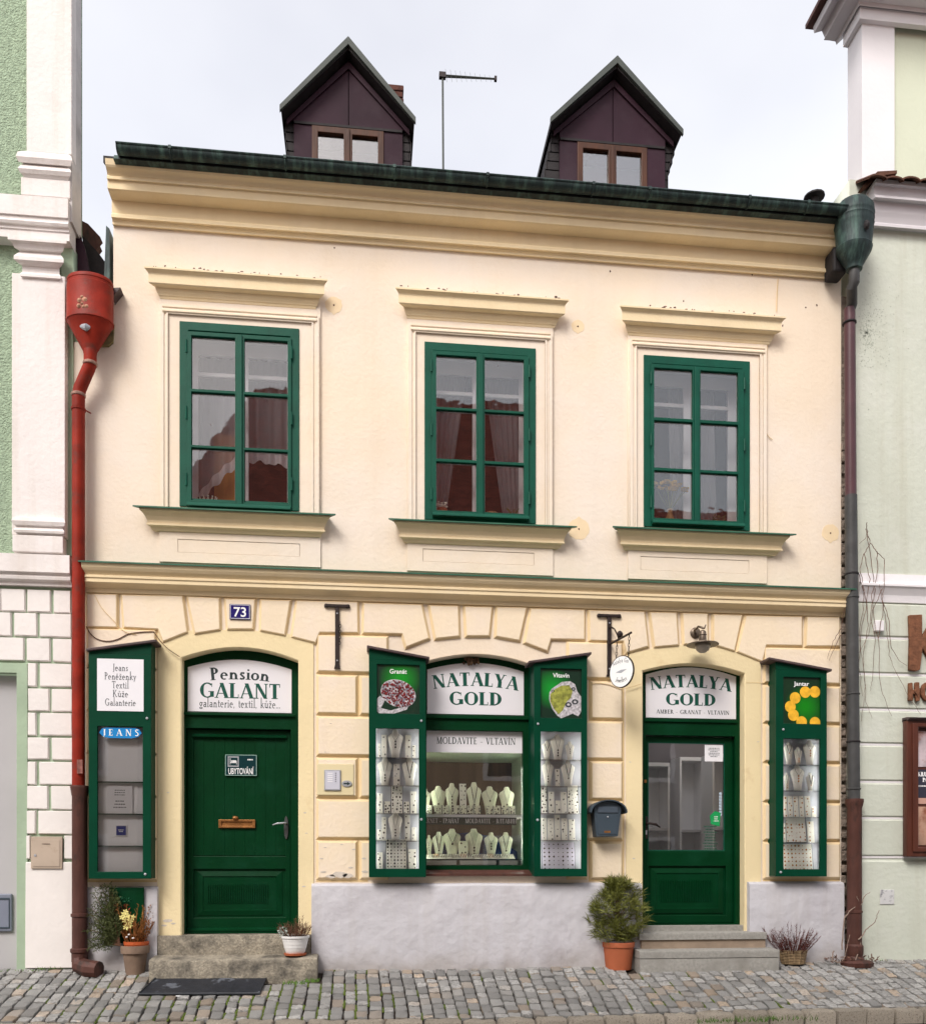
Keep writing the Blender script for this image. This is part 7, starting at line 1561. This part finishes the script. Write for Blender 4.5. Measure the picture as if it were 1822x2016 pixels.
# green panel in the plinth behind the plants
x0, x1, z0, z1 = PX(215, .085), PX(283.5, .085), PZ(250, 1857, .085), PZ(250, 1747, .085)
MB().box(x0, x1, -.095, -.075, z0, z1).build('plinth_cover', GRN, house, bevel=.003)
# ---- potted plants
def flower_pot(c, r, h, m, prof, name, label, cat='potted plant'):
    e = empty(name, c, label=label, cat=cat); MB().lathe(c, [(a * r, b * h) for a, b in prof], 26).build('pot', m, e, auto=True)
    return e
RIMP = [(.72, 0), (.90, .72), (.905, .74), (1.0, .75), (1.02, .98), (1.0, 1.0), (.9, 1.0), (.88, .9)]
def blade(mb, p, dvec, l, w_):
    q = p + dvec * l; sd = dvec.cross(Vector((U(-1, 1), U(-1, 1), U(-1, 1)))).normalized() * w_ / 2; m_ = p.lerp(q, .45) + Vector((0, 0, .08 * l)); mb.add([p - sd * .4, p + sd * .4, m_ + sd, m_ - sd, q], [(0, 1, 2, 3), (3, 2, 4)])
def rnd_dir(zmin=-.4):
    while True:
        v = Vector((U(-1, 1), U(-1, 1), U(-1, 1)))
        if .1 < v.length < 1 and v.z / v.length > zmin: return v.normalized()
# terracotta pot with needle-leaved shrub
d = contact(1216, 1901); c = (PX(1216.5, d), -d, PZ(1216, 1908, d)); r = (PX(1247.5, d) - PX(1186, d)) / 2; h = PZ(1216, 1854, d) - c[2]
e = flower_pot(c, r, h, TERR, [(.80, 0), (.93, .72), (.935, .80), (1.0, .82), (1.02, .97), (1.0, 1.0), (.9, 1.0), (.88, .9)], 'potted_shrub', 'terracotta pot with a tall shaggy green shrub beside the granite steps')
MB().lathe((c[0], c[1], c[2] + h * .9), [(r * .88, 0), (r * .86, .01)], 16).build('soil', EARTH, e)
lf = MB(); tw = MB(); zb = c[2] + h; Ht = PZ(1216, 1737, d) - zb
for k in range(260):
    t = U(.02, 1) ** .9; z = zb + Ht * t; wid = .25 * math.sin(math.pi * (t * .74 + .2)) ** .85; a = U(0, 6.28); rr = wid * math.sqrt(U(.15, 1.05)) * (1 + .5 * noise.noise(Vector((math.cos(a) * 1.5, math.sin(a) * 1.5, t * 5))))
    p = Vector((c[0] - .012 + rr * math.cos(a), c[1] + .75 * rr * math.sin(a), z + U(-.02, .02))); base = Vector((c[0] + U(-.02, .02), c[1], zb + Ht * t * .55))
    if k % 3 == 0: tw.tube([base, base.lerp(p, .6) + Vector((0, 0, .01)), p], [.005, .003, .0015], 4)
    out_ = Vector((math.cos(a), math.sin(a), .25 + t)).normalized()
    for q in range(24):
        dv = (out_ * .55 + rnd_dir(-.7) * .8).normalized(); blade(lf, p + rnd_dir(-1) * U(0, .03), dv, U(.05, .12), U(.0035, .007))
tw.build('twigs', TWIGB, e, kind='stuff'); lf.build('foliage', LEAF, e, kind='stuff', recalc=False)
# white pot with heather on the sandstone step
d = .165; c = (PX(581, d), -d, PZ(581, 1887.5, .31) + .036); r = (PX(608, d) - PX(554, d)) / 2; h = .15
e = flower_pot(c, r, h, POTW, [(.66, .0), (.74, .1), (.80, .3), (.82, .31), (.86, .5), (.88, .51), (.92, .70), (.94, .71), (.96, .86), (1.04, .88), (1.05, 1.0), (.95, 1.0), (.92, .9)], 'potted_heather', 'ridged white pot of wine-brown heather standing on the sandstone step')
MB().lathe((c[0], c[1], c[2] - .018), [(r * .80, 0), (r * .84, .018)], 20).build('saucer', TERR, e); MB().lathe((c[0], c[1], c[2] + h * .9), [(r * .92, 0), (r * .9, .01)], 16).build('soil', EARTH, e)
def heather(e, c, zb, r, ht, n, m, nm='twigs', spread=1.0, leafm=None, thin=.0018, lsz=1.0):
    mb = MB(); lm = MB()
    for k in range(n):
        a = U(0, 6.28); rr = r * math.sqrt(R()); p = Vector((c[0] + rr * math.cos(a), c[1] + rr * .8 * math.sin(a), zb)); l = ht * U(.5, 1) * (1.1 - .35 * rr / r)
        dv = Vector((math.cos(a) * rr / r * .9 * spread + U(-.2, .2), math.sin(a) * rr / r * .8 * spread, 1)).normalized(); m_ = p + dv * l * .5 + Vector((U(-.012, .012), 0, 0)); q = p + dv * l + Vector((U(-.012, .012), 0, .01))
        mb.tube([p, m_, q], [thin * 1.3, thin, thin * .5], 3)
        for s_ in range(4): t = U(.3, .95); b = p.lerp(q, t); o = (dv * .8 + rnd_dir(-.2) * .6).normalized(); mb.tube([b, b + o * U(.02, .05)], [thin, thin * .5], 3)
        for s_ in range(16): t = U(.2, 1); b = p.lerp(q, t) + rnd_dir(-1) * .008; blade(lm, b, (dv + rnd_dir(-1) * .8).normalized(), U(.006, .014) * lsz, .004 * lsz)
    mb.build(nm, m, e, kind='stuff'); lm.build('foliage', leafm or m, e, kind='stuff', recalc=False)
heather(e, c, c[2] + h * .9, r * .85, .15, 55, TWIGB, leafm=mat('heather_bloom', (.17, .07, .045), .8, .5, 50, isl=.19)); heather(e, (c[0] + .05, c[1], c[2]), c[2] + h * .9, r * .25, .23, 7, TWIGB, 'tall_twigs', .3, leafm=TWIGO)
lm = MB()
for k in range(90): p = Vector((c[0] - r * .85 + U(-.045, .04), c[1] - .04 + U(-.03, .03), c[2] + h + U(-.01, .07))); blade(lm, p, rnd_dir(-.2), U(.015, .03), .008)
lm.build('silver_leaves', mat('silver_leaf', (.42, .46, .42), .8, .1, 20), e, kind='stuff', recalc=False)
# weathered clay pot by the red downpipe
d = contact(266, 1913); c = (PX(266, d), -d, PZ(266, 1918.5, d)); r = (PX(294, d) - PX(238, d)) / 2; h = PZ(266, 1861, d) - c[2]
e = flower_pot(c, r, h, TERG, [(.64, 0), (.84, .70), (.85, .73), (.98, .74), (1.02, .97), (1.0, 1.0), (.9, 1.0), (.88, .9)], 'clay_flowerpot', 'weathered grey-brown clay pot with yellow flowers, beside the red downpipe', 'potted plant')
MB().lathe((c[0] + .01, c[1], c[2] + h * .8), [(r * .78, 0), (r * .84, .05), (r * .88, .06), (r * .88, .085), (r * .8, .085), (r * .78, .06)], 20).build('inner_pot', mat('orange_plastic', (.45, .09, .025), .5, .1, 9), e)
MB().lathe((c[0], c[1], c[2] + h * .9), [(r * .76, 0), (r * .75, .03)], 16).build('soil', EARTH, e)
zb = c[2] + h
heather(e, (c[0] - .01, c[1] + .02, c[2]), zb, r * .8, .44, 44, TWIGO, 'orange_twigs', .36, leafm=TWIGO, thin=.0024, lsz=2.0)
heather(e, (c[0] + .0, c[1], c[2]), zb, r * .5, .30, 30, TWIGO, 'side_twigs', .7, lsz=1.8, leafm=mat('russet_leaf', (.24, .085, .03), .8, .4, 40, isl=.19), thin=.002)
fl = MB()
for px, py in ((247, 1795), (243, 1800), (251, 1802), (240, 1806), (246, 1812), (253, 1808), (250, 1818), (256, 1822), (248, 1826), (257, 1814), (262, 1806)):
    q = PP(px, py, d + .06)
    for k in range(5): a = k * 1.257 + U(-.2, .2); p1 = q + Vector((.028 * math.cos(a), -.004, .028 * math.sin(a))); p2 = q + Vector((.016 * math.cos(a + .5), -.001, .016 * math.sin(a + .5))); p3 = q + Vector((.016 * math.cos(a - .5), -.001, .016 * math.sin(a - .5))); fl.add([q, p3, p1, p2], [(0, 1, 2, 3)])
fl.build('yellow_flowers', YELF, e, kind='stuff', recalc=False)
fl = MB()
for px, py in ((249, 1846), (254, 1841), (262, 1848)): q = PP(px, py, d + .07); fl.lathe((q.x, q.y, q.z), [(.009, 0), (.012, .006), (.004, .012)], 7)
fl.build('white_buds', LETW, e, kind='stuff')
q = PP(241, 1788, d); fl = MB()
for k in range(60): p = q + Vector((U(-.06, .06), U(-.03, .03), U(-.07, .03))); blade(fl, p, rnd_dir(-.3), U(.02, .04), .009)
fl.build('red_leaves', mat('red_leaf', (.24, .04, .02), .7, .3, 30), e, kind='stuff', recalc=False)
fl = MB()
for k in range(36): p = q + Vector((U(-.05, .07), U(-.03, .03), U(.05, .09))); blade(fl, p, rnd_dir(-.3), U(.02, .03), .008)
fl.build('mint_leaves', mat('teal_leaf', (.03, .16, .08), .7, .3, 30), e, kind='stuff', recalc=False)
# fir branches leaning in the corner
fb = empty('fir_branches', (PX(222, .14), -.14, 0), label='cut fir branches leaning against the plinth between the red downpipe and the clay pot', cat='branches')
wd = MB(); nd = MB()
root0 = PP(236, 1862, .17)
for px, py, dd in ((178, 1800, .13), (186, 1762, .12), (203, 1752, .12), (220, 1756, .13), (176, 1830, .16), (181, 1862, .2), (210, 1790, .15), (228, 1775, .14), (196, 1822, .16), (224, 1812, .18), (194, 1778, .12), (186, 1846, .19), (182, 1790, .13), (196, 1752, .11), (206, 1768, .12), (212, 1748, .12), (226, 1764, .12), (200, 1800, .14), (212, 1812, .15), (188, 1818, .15), (204, 1838, .17), (218, 1835, .16), (190, 1868, .2), (208, 1858, .18)):
    tip = PP(px, py, dd); m_ = root0.lerp(tip, .5) + Vector((0, 0, .03)); wd.tube([root0, m_, tip], [.006, .004, .002], 4)
    for s_ in range(9):
        t = .25 + .75 * s_ / 8; b = root0.lerp(tip, t) + Vector((0, 0, .03 * math.sin(t * math.pi))); dv = (tip - root0).normalized()
        for sd in (-1, 1):
            side = (dv * .8 + Vector((-dv.z, 0, dv.x)) * sd * .75 + Vector((0, -.2, 0))).normalized(); L_ = U(.05, .10) * (1.1 - .5 * t)
            for k in range(int(L_ / .0035)):
                p = b + side * (k * .0035); dn = (side * .5 + rnd_dir(-1) * .7).normalized(); blade(nd, p, dn, U(.016, .028), .006)
wd.build('wood', TWIGB, fb, kind='stuff'); nd.build('needles', LEAFD, fb, kind='stuff', recalc=False)
# wicker basket with dry heather
d = contact(1560, 1893) + .05; c = (PX(1560, d), -d, PZ(1560, 1897, d)); r = (PX(1586, d) - PX(1534, d)) / 2; h = PZ(1560, 1872, d) - c[2]
e = empty('wicker_basket', c, label='low wicker basket of wine-red heather next to the granite steps', cat='basket')
for i in range(9):
    t = i / 8; rr = r * (.80 + .2 * t); MB().tube([(c[0] + (rr + .004 * (-1) ** k) * math.cos(k * math.pi / 14), c[1] + (rr + .004 * (-1) ** k) * .75 * math.sin(k * math.pi / 14), c[2] + h * t + .004) for k in range(29)], .006, 5, caps=False).build('wicker_ring', WICK, e)
for k in range(14): a = k * math.pi / 7; MB().tube([(c[0] + r * .8 * math.cos(a), c[1] + r * .6 * math.sin(a), c[2]), (c[0] + r * 1.0 * math.cos(a), c[1] + r * .75 * math.sin(a), c[2] + h + .01)], .004, 4).build('upright', WICK, e)
MB().lathe((c[0], c[1], c[2]), [(r * .74, 0), (r * .9, h * .8)], 16, sy=.75).build('lining', EARTH, e)
heather(e, c, c[2] + h * .85, r * .95, .29, 130, TWIGR, 'twigs', 1.15, leafm=TWIGR, thin=.002); heather(e, (c[0] - .19, c[1], c[2]), c[2] + h + .08, .03, .20, 7, TWIGR, 'side_twigs', .6, leafm=TWIGR)
# ---- climbing vine, bare in winter
def vine(paths, label, m, name='bare_vine', d=.07, r=.0035):
    e = empty(name, PP(*paths[0][-1], d), label=label, cat='vine'); 
    for p in paths:
        q = [PP(x, y, d + U(0, .04)) for x, y in p]; sm = []
        for i in range(len(q) - 1):
            for t in range(5): v = q[i].lerp(q[i + 1], t / 5) + Vector((U(-.006, .006), U(-.004, .004), 0)); sm.append(v)
        sm.append(q[-1]); n = len(sm); MB().tube(sm, [r * (1 - .6 * i / n) for i in range(n)], 5).build('stem', m, e)
V1 = [[(1705, 1028), (1706, 1045), (1703, 1060), (1690, 1070)], [(1706, 1045), (1712, 1068), (1725, 1085), (1739, 1100), (1741, 1150), (1735, 1180), (1742, 1210), (1745, 1245), (1750, 1290), (1757, 1310), (1790, 1375), (1812, 1406)],
      [(1712, 1068), (1700, 1090), (1692, 1120), (1700, 1160), (1698, 1200), (1690, 1250), (1700, 1330), (1704, 1380), (1716, 1414)], [(1725, 1085), (1728, 1120), (1715, 1170), (1720, 1215), (1728, 1260), (1732, 1350), (1745, 1390), (1755, 1410)],
      [(1700, 1090), (1712, 1140), (1705, 1180), (1708, 1230), (1698, 1290), (1702, 1350), (1695, 1420)], [(1739, 1150), (1727, 1180), (1718, 1200), (1708, 1250), (1690, 1285)], [(1735, 1180), (1750, 1220), (1752, 1270), (1768, 1300), (1785, 1310)],
      [(1704, 1040), (1714, 1100), (1722, 1160), (1712, 1210), (1722, 1260), (1716, 1340), (1712, 1360)], [(1690, 1130), (1706, 1190), (1694, 1240), (1690, 1310), (1697, 1370)], [(1728, 1260), (1738, 1200), (1730, 1150)]]
vine(V1, 'tangle of bare brown vine stems hanging on the mint wall', mat('vine_bark', (.16, .085, .06), .8, .3, 40))
vine([[(1655, 1236), (1640, 1262), (1628, 1296)], [(1655, 1250), (1645, 1270), (1632, 1300)], [(1668, 1160), (1660, 1205), (1655, 1236)]], 'short vine shoots reaching over the amber cabinet roof', MC['vine_bark'], d=.06)
vine([[(1684, 1890), (1692, 1860), (1690, 1790), (1700, 1765), (1712, 1756)], [(1690, 1850), (1705, 1830), (1722, 1815), (1730, 1792)], [(1657, 1870), (1660, 1810), (1670, 1795), (1690, 1780), (1686, 1764)], [(1640, 1872), (1637, 1890), (1652, 1896), (1664, 1882), (1672, 1840)]], 'thick pale vine stems wound round the foot of the copper downpipe', mat('pale_vine_bark', (.26, .19, .15), .8, .3, 40), d=.16, r=.006)
q = PP(1690, 1893, .2); mb = MB()
for k in range(110): p = Vector((q.x + U(-.28, .22), -U(.03, .22), GZ(4, .1) + U(0, .05))); blade(mb, p, rnd_dir(-.1), U(.03, .06), .012)
mb.build('fallen_leaves', mat('dead_leaf', (.11, .055, .035), .9, .4, 20), kind='stuff', recalc=False)
# stone at the foot of the copper downpipe
q = PP(1688, 1893, .18); MB().lathe((q.x, -.16, GZ(4, .16) - .02), [(.15, 0), (.16, .04), (.13, .06), (.05, .065)], 12, sy=.7).build('splash_stone', CAST, label='dark round splash stone under the copper downpipe', cat='stone')
